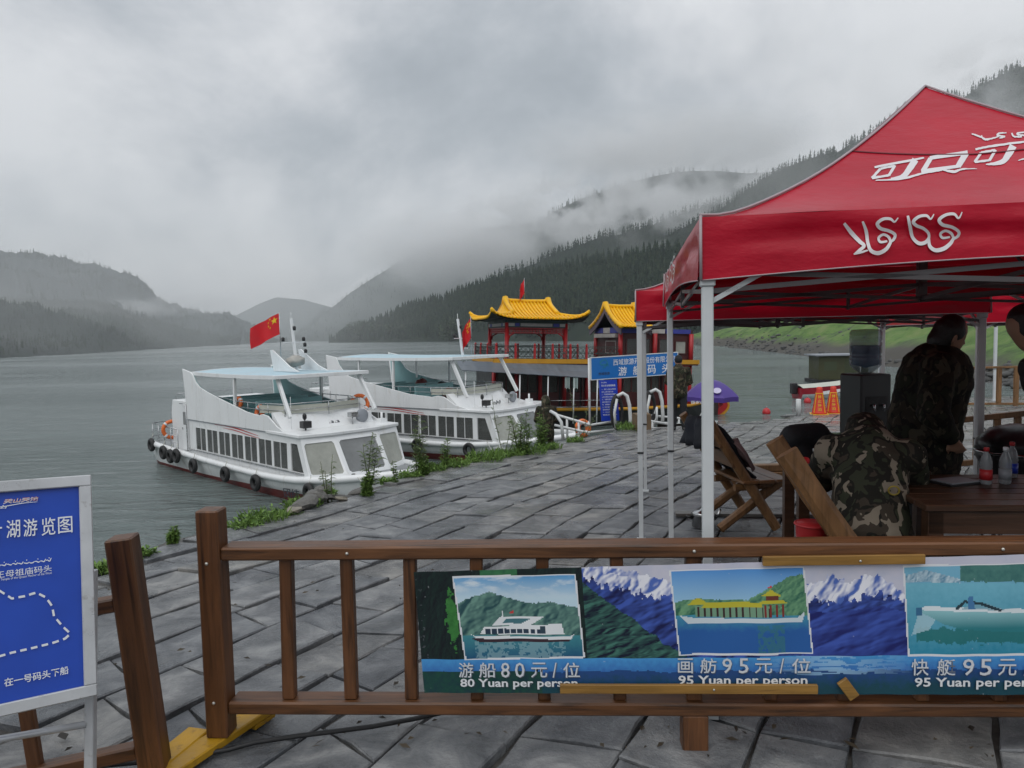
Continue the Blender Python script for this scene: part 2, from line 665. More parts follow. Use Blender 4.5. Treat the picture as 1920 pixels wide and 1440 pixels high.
RD = [(1250, 440, 1150, 1000, W1), (1314, 410, 1120, 950, W1), (1378, 373, 1090, 900, W1), (1431, 337, 1060, 850, W1), (1474, 316, 1040, 820, W1), (1537, 292, 1010, 780, W1), (1569, 286, 1000, 760, W1),
      (1644, 242, 960, 700, W1), (1697, 204, 930, 660, W1), (1776, 181, 900, 620, W1), (1803, 186, 890, 600, W1), (1856, 152, 860, 560, W1), (1920, 122, 830, 520, W1), (2050, 80, 780, 460, W1), (2250, 60, 720, 400, W1)]
ridge_d, GD, RDn = mountain('steep_mountainside', RD, 14, M_FOREST_FLOOR, 16.0, 0.009, 'steep wooded mountainside rising behind the red tent', sub=3, seed=17.0)
forest('mountainside_spruces', GD, RDn, 4200, 7.0, 14.0, SPRUCES_FAR, 'misty spruces on the steep slope above the red tent', rowmin=0.35, crest=340, seed=9)

RC = [(900, 500, 2300, 2000, W1), (958, 452, 2280, 1950, W1), (1001, 431, 2260, 1900, W1), (1038, 399, 2240, 1880, W1), (1091, 369, 2200, 1850, W1), (1150, 352, 2160, 1820, W1), (1197, 340, 2120, 1800, W1), (1300, 325, 2080, 1750, W1), (1450, 320, 2050, 1700, W1), (1600, 340, 2000, 1650, W1), (1750, 420, 1950, 1600, W1)]
ridge_c, GC, RCn = mountain('cloudy_ridge', RC, 10, M_FOREST_FLOOR, 26.0, 0.006, 'far wooded ridge half lost in cloud', sub=3, seed=23.0)
forest('cloudy_ridge_spruces', GC, RCn, 1500, 14.0, 26.0, SPRUCES_FAR, 'far spruces on the ridge lost in cloud', crest=200, seed=10)

# mountains across the lake
RM = [(548, 641, 2700, 2500, W1), (565, 622, 2700, 2450, W1), (590, 600, 2700, 2400, W1), (620, 578, 2700, 2350, W1), (660, 545, 2700, 2320, W1), (700, 520, 2700, 2300, W1), (740, 496, 2700, 2300, W1), (800, 470, 2700, 2300, W1), (900, 430, 2700, 2300, W1), (1000, 420, 2700, 2300, W1)]
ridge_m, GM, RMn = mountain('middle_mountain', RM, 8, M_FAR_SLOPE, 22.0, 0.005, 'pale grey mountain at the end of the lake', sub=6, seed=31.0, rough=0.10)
forest('far_end_trees', GM, RMn, 500, 12.0, 22.0, SPRUCES_FAR, 'faint trees on the mountain at the end of the lake', crest=120, seed=12)
RE = [(380, 625, 3900, 3400, W1), (440, 592, 3900, 3400, W1), (480, 571, 3900, 3400, W1), (520, 556, 3900, 3400, W1), (570, 562, 3900, 3400, W1), (620, 575, 3900, 3400, W1), (680, 600, 3900, 3400, W1)]
mountain('valley_head', RE, 6, M_FAR_SLOPE, 30.0, 0.004, 'faintest mountain closing the valley', sub=3, seed=37.0)

RL = [(-520, 470, 1500, 400, W1), (-250, 440, 1550, 420, W1), (-90, 463, 1600, 460, W1), (0, 476, 1620, 500, W1), (40, 471, 1640, 520, W1), (75, 470, 1650, 540, W1), (110, 480, 1660, 570, W1), (140, 489, 1670, 590, W1), (190, 500, 1700, 640, W1), (240, 511, 1740, 700, W1), (268, 527, 1770, 760, W1),
      (290, 553, 1800, 820, W1), (315, 570, 1820, 870, W1), (350, 579, 1850, 940, W1), (400, 586, 1900, 1060, W1), (430, 584, 1950, 1150, W1), (450, 595, 2000, 1240, W1), (480, 612, 2060, 1420, W1), (505, 631, 2120, 1700, W1), (540, 640, 2200, 2150, W1)]
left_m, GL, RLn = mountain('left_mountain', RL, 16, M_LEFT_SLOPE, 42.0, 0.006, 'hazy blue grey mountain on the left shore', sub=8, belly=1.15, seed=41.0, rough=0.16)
forest('left_mountain_trees', GL, RLn, 3600, 5.0, 11.0, SPRUCES_FAR, 'thin hazy trees on the left mountain', seed=13, crest=170,
       gate=lambda p, u, v: noise.noise(Vector((p[0] * .006, p[1] * .006, 2))) > -0.12)
RF = [(-500, 540, 700, 230, W1), (-200, 545, 730, 250, W1), (-50, 552, 760, 275, W1), (0, 556, 780, 292, W1), (60, 557, 800, 320, W1), (120, 561, 830, 360, W1), (180, 566, 860, 410, W1), (215, 575, 890, 450, W1), (260, 597, 930, 520, W1), (310, 607, 980, 620, W1), (360, 620, 1050, 740, W1), (410, 633, 1120, 900, W1), (450, 641.5, 1200, 1150, W1)]
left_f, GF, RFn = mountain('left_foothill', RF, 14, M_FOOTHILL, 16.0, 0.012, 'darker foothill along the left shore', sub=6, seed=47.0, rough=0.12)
forest('left_foothill_trees', GF, RFn, 5200, 2.0, 4.2, SPRUCES_FAR, 'blurred grey trees on the left foothill', seed=14, crest=120,
       gate=lambda p, u, v: p[2] > WATER + 1)

# ---- the stone plaza and its bank
EDGE = [(-3.4, -6.0), (-3.34, 3.0), (-3.3, 4.5), (-3.28, 5.6), (-3.2, 6.5), (-2.73, 7.4), (-2.23, 8.5), (-1.54, 10.0), (-0.56, 11.8), (0.94, 14.2), (2.05, 16.1),
        (3.18, 17.6), (4.55, 17.9), (6.05, 18.3), (7.5, 19.2), (8.2, 20.8), (9.6, 22.0), (12.0, 23.5), (16.0, 27.0), (34.0, 34.0)]

mortar, nt, b = new_mat('wet_grit')
n = noise_tex(nt, 14.0, 8.0, 0.7)
r = ramp(nt, n.outputs['Fac'], [(0.3, (0.03, 0.029, 0.027)), (0.7, (0.10, 0.096, 0.088))])
nt.links.new(r.outputs[0], b.inputs['Base Color'])
b.inputs['Roughness'].default_value = 0.55
bp = nd(nt, 'ShaderNodeBump'); bp.inputs['Strength'].default_value = 0.6; bp.inputs['Distance'].default_value = 0.02
nt.links.new(n.outputs['Fac'], bp.inputs['Height']); nt.links.new(bp.outputs[0], b.inputs['Normal'])

far_e = [p for p in EDGE if p[1] >= 3.0]
mb = MB()
poly = [Vector((x, y, ground_z(y) - 0.028)) for x, y in far_e] + [Vector((34, 3.0, -0.028))]
tris = geometry.tessellate_polygon([poly])
mb.add(poly, tris)
mb.add([(-3.4, -6, -0.028), (34, -6, -0.028), (34, 3, -0.028), (-3.34, 3, -0.028)], [(0, 1, 2, 3)])
plaza = mb.build('plaza', mortar)
plaza['kind'] = 'structure'
plaza['label'] = 'wet grey stone paved quay sloping to the water'

# bank below the edge
bank_m, nt, b = new_mat('bank_earth')
n = noise_tex(nt, 2.2, 9.0, 0.7)
r = ramp(nt, n.outputs['Fac'], [(0.3, (0.035, 0.034, 0.030)), (0.5, (0.07, 0.066, 0.055)), (0.68, (0.045, 0.06, 0.025))])
nt.links.new(r.outputs[0], b.inputs['Base Color']); b.inputs['Roughness'].default_value = 0.8
mb = MB()
rows = []
for i, (x, y) in enumerate(EDGE):
    a = Vector(EDGE[max(i - 1, 0)]); c = Vector(EDGE[min(i + 1, len(EDGE) - 1)])
    t = (c - a).normalized()
    nrm = Vector((-t.y, t.x))
    line = []
    for k, (o_, dz) in enumerate([(-0.15, -0.035), (0.05, -0.05), (0.35, -0.22), (0.9, -0.55), (2.0, -1.2), (3.4, -2.1), (5.0, -3.2), (6.5, -4.6)]):
        p = Vector((x, y)) + nrm * o_
        z = ground_z(y) + dz
        z += noise.noise(Vector((p.x * 1.3, p.y * 1.3, 3))) * 0.12 * min(1, k / 2)
        line.append((p.x, p.y, z))
    rows.append(line)
bank = mb.grid(rows).build('bank', bank_m)
bank['kind'] = 'structure'
bank['label'] = 'rough earth bank falling from the quay to the lake'

# paving stones
slate, nt, b = new_mat('wet_slate')
tc = nd(nt, 'ShaderNodeTexCoord')
oi = nd(nt, 'ShaderNodeObjectInfo')
geo = nd(nt, 'ShaderNodeNewGeometry')


def n_at(scale, detail, rough, vec=None, dist=0.0):
    n = nd(nt, 'ShaderNodeTexNoise')
    n.inputs['Scale'].default_value = scale; n.inputs['Detail'].default_value = detail
    n.inputs['Roughness'].default_value = rough; n.inputs['Distortion'].default_value = dist
    nt.links.new(vec or geo.outputs['Position'], n.inputs['Vector'])
    return n


n1 = n_at(3.2, 8.0, 0.65, dist=0.6)
n2 = n_at(0.8, 5.0, 0.6)
n3 = n_at(38.0, 5.0, 0.7)
base = ramp(nt, n1.outputs['Fac'], [(0.33, (0.075, 0.080, 0.087)), (0.5, (0.165, 0.170, 0.176)), (0.64, (0.29, 0.292, 0.29))])
tint = ramp(nt, oi.outputs['Random'], [(0.0, (0.48, 0.50, 0.54)), (0.35, (0.80, 0.82, 0.85)), (0.75, (0.98, 0.98, 0.98)), (1.0, (1.0, 0.96, 0.90))])
mx = nd(nt, 'ShaderNodeMix', data_type='RGBA', blend_type='MULTIPLY'); mx.inputs[0].default_value = 1.0
nt.links.new(base.outputs[0], mx.inputs[6]); nt.links.new(tint.outputs[0], mx.inputs[7])
# pale mineral bloom and grit
mk = nd(nt, 'ShaderNodeMapRange'); mk.inputs['From Min'].default_value = 0.55; mk.inputs['From Max'].default_value = 0.75; mk.inputs['To Max'].default_value = 0.5
n4 = n_at(5.5, 9.0, 0.72)
nt.links.new(n4.outputs['Fac'], mk.inputs['Value'])
mx2 = nd(nt, 'ShaderNodeMix', data_type='RGBA')
nt.links.new(mk.outputs[0], mx2.inputs[0]); nt.links.new(mx.outputs[2], mx2.inputs[6]); mx2.inputs[7].default_value = (0.20, 0.195, 0.185, 1)
nt.links.new(mx2.outputs[2], b.inputs['Base Color'])
rr = nd(nt, 'ShaderNodeMapRange'); rr.inputs['From Min'].default_value = 0.36; rr.inputs['From Max'].default_value = 0.62
rr.inputs['To Min'].default_value = 0.07; rr.inputs['To Max'].default_value = 0.45
nt.links.new(n2.outputs['Fac'], rr.inputs['Value'])
nt.links.new(rr.outputs[0], b.inputs['Roughness'])
# cleft steps: stretched, quantised noise
st = nd(nt, 'ShaderNodeMath', operation='SNAP'); st.inputs[1].default_value = 0.085
n5 = n_at(1.7, 5.0, 0.6, dist=0.9)
nt.links.new(n5.outputs['Fac'], st.inputs[0])
b1 = nd(nt, 'ShaderNodeBump'); b1.inputs['Strength'].default_value = 0.7; b1.inputs['Distance'].default_value = 0.05
nt.links.new(st.outputs[0], b1.inputs['Height'])
b2 = nd(nt, 'ShaderNodeBump'); b2.inputs['Strength'].default_value = 0.6; b2.inputs['Distance'].default_value = 0.016
ad = nd(nt, 'ShaderNodeMath', operation='ADD')
nt.links.new(n3.outputs['Fac'], ad.inputs[0]); nt.links.new(n1.outputs['Fac'], ad.inputs[1])
nt.links.new(ad.outputs[0], b2.inputs['Height']); nt.links.new(b1.outputs[0], b2.inputs['Normal'])
nt.links.new(b2.outputs[0], b.inputs['Normal'])


def inside(x, y, poly):
    c = False
    j = len(poly) - 1
    for i in range(len(poly)):
        xi, yi = poly[i]; xj, yj = poly[j]
        if (yi > y) != (yj > y) and x < (xj - xi) * (y - yi) / (yj - yi) + xi:
            c = not c
        j = i
    return c


PLAZA_POLY = EDGE + [(34, -6)]
E_S, E_T = Vector((0.5, 0.866)), Vector((0.866, -0.5))


def to_px(p):
    q = CAM_ROT.transposed() @ (Vector(p) - EYE)
    if q.z > -0.2:
        return None
    return 960 + 1330 * q.x / -q.z, 720 - 1330 * q.y / -q.z


def stone_pieces(corners, r_):
    """irregular slab outline from 4 plan corners"""
    out = []
    for k in range(4):
        a, c = corners[k], corners[(k + 1) % 4]
        d = c - a
        nrm = Vector((-d.y, d.x)).normalized()
        out.append(a)
        if d.length > 0.28:
            for f in ((0.5,) if d.length < 0.6 else (0.33, 0.68)):
                out.append(a + d * (f + r_.uniform(-.07, .07)) + nrm * r_.uniform(-.020, .004))
    return out


stones = []
r_ = random.Random(21)
t = -9.0
while t < 19.0:
    wdt = r_.uniform(0.30, 0.50)
    s = -6.0 + r_.uniform(0, 0.6)
    sk0, sk1 = 0.0, r_.uniform(-.06, .06)
    while s < 34.0:
        L = r_.uniform(0.34, 0.82)
        g = r_.uniform(0.002, 0.008)
        jt = lambda: r_.uniform(-.035, .035)
        wob = lambda q: 0.10 * math.sin(q * 0.55 + t * .05) + 0.04 * math.sin(q * 1.7 + t * .1)
        cs = [(s + g + sk0, t + g + wob(s)), (s + L - g + sk1, t + g + wob(s + L)), (s + L - g - sk1, t + wdt - g + wob(s + L)), (s + g - sk0, t + wdt - g + wob(s))]
        sk0 = sk1; sk1 = r_.uniform(-.06, .06)
        s += L
        P = [E_S * a + E_T * c for a, c in cs]
        cen = sum(P, Vector((0, 0))) / 4
        if not (cen.y > 1.2 and cen.y < 30 and inside(cen.x, cen.y, PLAZA_POLY)):
            continue
        if not all(inside(p.x, p.y, PLAZA_POLY) or p.y > 17 for p in P):
            # shrink towards the middle so that the border stays ragged but dry
            P = [cen + (p - cen) * 0.8 for p in P]
            if sum(inside(p.x, p.y, PLAZA_POLY) for p in P) < 3:
                continue
        px = to_px((cen.x, cen.y, ground_z(cen.y)))
        if px is None or not (-140 < px[0] < 2060 and 600 < px[1] < 1640):
            continue
        A = 0.5 * abs(sum(P[k].x * P[(k + 1) % 4].y - P[(k + 1) % 4].x * P[k].y for k in range(4)))
        stones.append((A / (cen.y ** 3), P, cen))
    t += wdt
stones.sort(key=lambda q: -q[0])


def stone_geometry(P, cen, r_):
    out = stone_pieces(P, r_)
    n_ = len(out)
    h = r_.uniform(-0.008, 0.012)
    kt = r_.uniform(.0, .036)          # every course rides up a little on the next
    tx, ty = kt * E_T.x + r_.uniform(-.014, .014), kt * E_T.y + r_.uniform(-.014, .014)
    O = Vector((cen.x, cen.y, ground_z(cen.y)))
    vs = []
    for ring, (ins, dz) in enumerate(((0.0, -0.05), (0.0, -0.007), (0.009, 0.0))):
        for p in out:
            d = p - cen
            q = cen + d * (1 - ins / max(d.length, 0.1))
            z = ground_z(q.y) + h + dz + d.x * tx + d.y * ty
            vs.append((q.x - O.x, q.y - O.y, z - O.z))
    fs = [tuple(range(2 * n_, 3 * n_))]
    for a in (0, 1):
        for k in range(n_):
            k2 = (k + 1) % n_
            fs.append((a * n_ + k, a * n_ + k2, (a + 1) * n_ + k2, (a + 1) * n_ + k))
    return O, vs, fs


rest = MB()
for i, (wgt, P, cen) in enumerate(stones):
    O, vs, fs = stone_geometry(P, cen, r_)
    if i < 300:
        MB().add(vs, fs).build('paving_stone', slate, plaza, loc=O)
    else:
        rest.add([(a + O.x, b_ + O.y, c + O.z) for a, b_, c in vs], fs)
if rest.v:
    o = rest.build('distant_paving', slate, plaza)
    o['kind'] = 'stuff'
print('stones', len(stones))

# grass bank across the little bay on the right
grass_m, nt, b = new_mat('meadow')
n = noise_tex(nt, 0.16, 10.0, 0.72)
r = ramp(nt, n.outputs['Fac'], [(0.36, (0.035, 0.065, 0.020)), (0.5, (0.095, 0.175, 0.038)), (0.64, (0.17, 0.21, 0.075))])
n2 = noise_tex(nt, 0.05, 6.0, 0.7)
sep = nd(nt, 'ShaderNodeSeparateXYZ'); g2 = nd(nt, 'ShaderNodeNewGeometry')
nt.links.new(g2.outputs['Position'], sep.inputs[0])
k = nd(nt, 'ShaderNodeMath', operation='MULTIPLY_ADD'); k.inputs[1].default_value = 6.0
nt.links.new(n2.outputs['Fac'], k.inputs[0])
sb = nd(nt, 'ShaderNodeMath', operation='SUBTRACT'); sb.inputs[0].default_value = 0.0
nt.links.new(sep.outputs['Z'], sb.inputs[1]); nt.links.new(sb.outputs[0], k.inputs[2])
mr = nd(nt, 'ShaderNodeMapRange'); mr.inputs['From Min'].default_value = 3.1; mr.inputs['From Max'].default_value = 4.6
nt.links.new(k.outputs[0], mr.inputs['Value'])
mx = nd(nt, 'ShaderNodeMix', data_type='RGBA')
nt.links.new(mr.outputs[0], mx.inputs[0]); nt.links.new(r.outputs[0], mx.inputs[6]); mx.inputs[7].default_value = (0.075, 0.07, 0.06, 1)
nt.links.new(mx.outputs[2], b.inputs['Base Color']); b.inputs['Roughness'].default_value = 0.95
GBK = [(1285, 628, 330, 285, W1), (1330, 620, 300, 235, W1), (1400, 606, 270, 185, W1), (1460, 598, 250, 150, W1), (1530, 590, 220, 118, W1), (1600, 580, 190, 100, W1), (1700, 570, 160, 82, W1), (1800, 556, 130, 66, W1), (1920, 545, 105, 52, W1), (2100, 520, 90, 42, W1), (2400, 500, 80, 30, W1)]
gbank, GG, RG = mountain('grass_bank', GBK, 26, grass_m, 3.4, 0.05, 'green grass bank across the bay', sub=5, seed=53.0, belly=0.75)
# shore boulders, too many to count
rock_m = paint('shore_rock', (0.085, 0.085, 0.083), 0.8, 0.5, 0.6, 0.5, 4.0)


def rock_mesh(seed, sub=2):
    bm = bmesh.new()
    bmesh.ops.create_icosphere(bm, subdivisions=sub, radius=1.0)
    for v in bm.verts:
        d = v.co.normalized()
        k = 1 + 0.45 * noise.noise(d * 1.3 + Vector((seed * 3.1, seed, 0))) + 0.2 * noise.noise(d * 3.1 + Vector((seed, 5, 2)))
        v.co = d * k
        v.co.z *= 0.62
    me = bpy.data.meshes.new('rock')
    bm.to_mesh(me); bm.free()
    return me


V1, F1 = [], []
tmp = rock_mesh(4, 1)
RV = np.array([tuple(v.co) for v in tmp.vertices]); RF_ = np.array([tuple(p.vertices) for p in tmp.polygons])
bpy.data.meshes.remove(tmp)
off = 0
rg = np.random.default_rng(4)
A = np.array([[tuple(p) for p in line[:RG + 1]] for line in GG])
for q in range(2600):
    u = rg.random() * (A.shape[0] - 1.01); v = rg.random() ** 2.2 * RG * 0.62
    i, j = int(u), int(v)
    p = A[i, j] * (1 - (v - j)) + A[i, j + 1] * (v - j)
    p = p + (A[i + 1, j] - A[i, j]) * (u - i)
    if p[2] < WATER - 0.4 or p[2] > WATER + 0.8 + 5.5 * max(0, noise.noise(Vector((p[0] * .04, p[1] * .04, 0)))) + (3.0 if p[0] > 60 and q % 3 == 0 else 0):
        continue
    s = rg.uniform(0.18, 0.62) * (1.5 if q % 9 == 0 else 1)
    a = rg.random() * 6.28
    X = RV * np.array([s * rg.uniform(.8, 1.6), s, s * rg.uniform(.6, 1.1)])
    X = np.stack([X[:, 0] * math.cos(a) - X[:, 1] * math.sin(a), X[:, 0] * math.sin(a) + X[:, 1] * math.cos(a), X[:, 2]], 1) + p
    V1.append(X); F1.append(RF_ + off); off += len(RV)
o = link('shore_boulders', tri_mesh('shore_boulders', np.concatenate(V1), np.concatenate(F1), rock_m))
o['kind'] = 'stuff'; o['label'] = 'dark boulders strewn along the far shore'

# ================================================================== lettering
TEXT_CACHE = {}


def text_mesh(s, size=1.0, align='LEFT', bold=0.0, shear=0.0, squeeze=1.0, res=2):
    cu = bpy.data.curves.new('lettering', 'FONT')
    cu.body = s
    cu.size = size
    cu.align_x = align
    cu.offset = bold
    cu.shear = shear
    cu.resolution_u = res
    me = evaluated_mesh(bpy.data.objects.new('lettering_source', cu))
    bpy.data.curves.remove(cu)
    me.materials.clear()
    if squeeze != 1.0:
        for v in me.vertices:
            v.co.x *= squeeze
    return me


def fit_text(s, width, height, align='CENTER', bold=0.0, shear=0.0, name='lettering'):
    """text mesh scaled to an exact width and height, centred on its own box (or left aligned)"""
    me = text_mesh(s, 1.0, 'LEFT', bold, shear)
    xs = [v.co.x for v in me.vertices]; ys = [v.co.y for v in me.vertices]
    x0, x1, y0, y1 = min(xs), max(xs), min(ys), max(ys)
    for v in me.vertices:
        v.co.x = (v.co.x - (x0 if align == 'LEFT' else (x0 + x1) / 2)) * width / (x1 - x0)
        v.co.y = (v.co.y - (y0 + y1) / 2) * height / (y1 - y0)
    me.name = name
    return me


def wall_text(s, origin, ux, uy, cx, cy, w, h, mat, parent=None, align='CENTER', bold=0.0, lift=0.003, shear=0.0, name='lettering'):
    """put text on a plane: origin + ux*x + uy*y, lifted along the plane normal"""
    me = fit_text(s, w, h, align, bold, shear, name)
    me.materials.append(mat)
    ux, uy = Vector(ux).normalized(), Vector(uy).normalized()
    nz = ux.cross(uy)
    o = Vector(origin) + ux * cx + uy * cy + nz * lift
    for v in me.vertices:
        v.co = o + ux * v.co.x + uy * v.co.y
    return link(name, me, None, parent)


def stroke(pts, widths, n_sub=5):
    """a flat calligraphic stroke: smooth centre line through pts with varying width -> 2-D quads"""
    P = [Vector(p) for p in pts]
    W = widths if isinstance(widths, (list, tuple)) else [widths] * len(P)
    C, WW = [], []
    for i in range(len(P) - 1):
        p0, p1, p2, p3 = P[max(i - 1, 0)], P[i], P[i + 1], P[min(i + 2, len(P) - 1)]
        for k in range(n_sub):
            t = k / n_sub
            C.append(0.5 * ((2 * p1) + (p2 - p0) * t + (2 * p0 - 5 * p1 + 4 * p2 - p3) * t * t + (3 * p1 - p0 - 3 * p2 + p3) * t ** 3))
            WW.append(W[i] + (W[i + 1] - W[i]) * t)
    C.append(P[-1]); WW.append(W[-1])
    vs, fs = [], []
    for i, c in enumerate(C):
        t = (C[min(i + 1, len(C) - 1)] - C[max(i - 1, 0)])
        t = t.normalized() if t.length > 1e-9 else Vector((1, 0))
        nr = Vector((-t.y, t.x)) * WW[i] / 2
        vs += [c + nr, c - nr]
        if i:
            fs.append((2 * i - 2, 2 * i - 1, 2 * i + 1, 2 * i))
    return vs, fs


def flat_star(cx, cy, r, rot=90):
    vs = []
    for k in range(10):
        a = R(rot + 36 * k)
        q = r if k % 2 == 0 else r * 0.4
        vs.append((cx + q * math.cos(a), cy + q * math.sin(a)))
    vs.append((cx, cy))
    return vs, [(10, k, (k + 1) % 10) for k in range(10)]


# ================================================================== tour boats
M_BOAT = paint('boat_white', (0.80, 0.815, 0.82), 0.32, 0.06, 0.9, coat=0.2, dirt=(0.62, 0.61, 0.57), stretch=(1.6, 1.6, .35))
M_HULL = paint('hull_white', (0.66, 0.68, 0.68), 0.42, 0.12, 0.8, dirt=(0.34, 0.31, 0.26), stretch=(2.2, 1, .4))
M_BOOT = paint('hull_red', (0.14, 0.022, 0.02), 0.5, 0.3, 1.2, dirt=(0.07, 0.05, 0.04))
M_TEAL = paint('teal_lining', (0.26, 0.45, 0.46), 0.5, 0.12, 1.5)
M_SKYBLUE = paint('canopy_blue', (0.42, 0.60, 0.68), 0.35, 0.1, 0.7)
M_STEEL = paint('stainless', (0.45, 0.46, 0.47), 0.25, 0.15, 6.0, metal=0.9)
M_GREYDECK = paint('deck_grey', (0.26, 0.275, 0.285), 0.6, 0.2, 2.0)
M_CREAM = paint('cream_panel', (0.52, 0.53, 0.46), 0.6, 0.12, 1.5)
M_BLACK = paint('black_rubber', (0.018, 0.018, 0.019), 0.6, 0.3, 4.0, 0.4, 30)
M_BLACKP = paint('black_plastic', (0.02, 0.02, 0.022), 0.35, 0.2, 4.0)
M_RED = paint('signal_red', (0.50, 0.025, 0.03), 0.45, 0.15, 2.0)
M_ORANGE = paint('life_orange', (0.75, 0.16, 0.03), 0.5, 0.2, 3.0)
M_FLAG = paint('flag_red', (0.62, 0.012, 0.02), 0.7, 0.12, 2.0)
M_YELLOW = paint('star_yellow', (0.82, 0.55, 0.02), 0.6, 0.05, 2.0)
M_WHITE = paint('white_print', (0.78, 0.80, 0.82), 0.5, 0.05, 2.0)
M_INK = paint('dark_print', (0.03, 0.035, 0.05), 0.5, 0.2, 2.0)
M_GREYDISC = paint('grey_disc', (0.27, 0.29, 0.32), 0.5, 0.1, 2.0)


def glass(name, c, rough, alpha):
    m, nt, b = new_mat(name)
    n = noise_tex(nt, 1.6, 4.0, 0.6)
    r = ramp(nt, n.outputs['Fac'], [(0.3, mix_shade(c, 0.8)), (0.7, mix_shade(c, 1.2))])
    nt.links.new(r.outputs[0], b.inputs['Base Color'])
    b.inputs['Roughness'].default_value = rough
    b.inputs['Alpha'].default_value = alpha
    return m


M_GLASS = glass('cabin_glass', (0.115, 0.12, 0.115), 0.08, 0.62)
M_FOG = glass('fogged_glass', (0.36, 0.37, 0.33), 0.25, 0.93)
M_FOGD = glass('rainy_windscreen', (0.26, 0.27, 0.27), 0.14, 0.82)


def smoothstep(a, b_, x):
    t = max(0, min(1, (x - a) / (b_ - a)))
    return t * t * (3 - 2 * t)


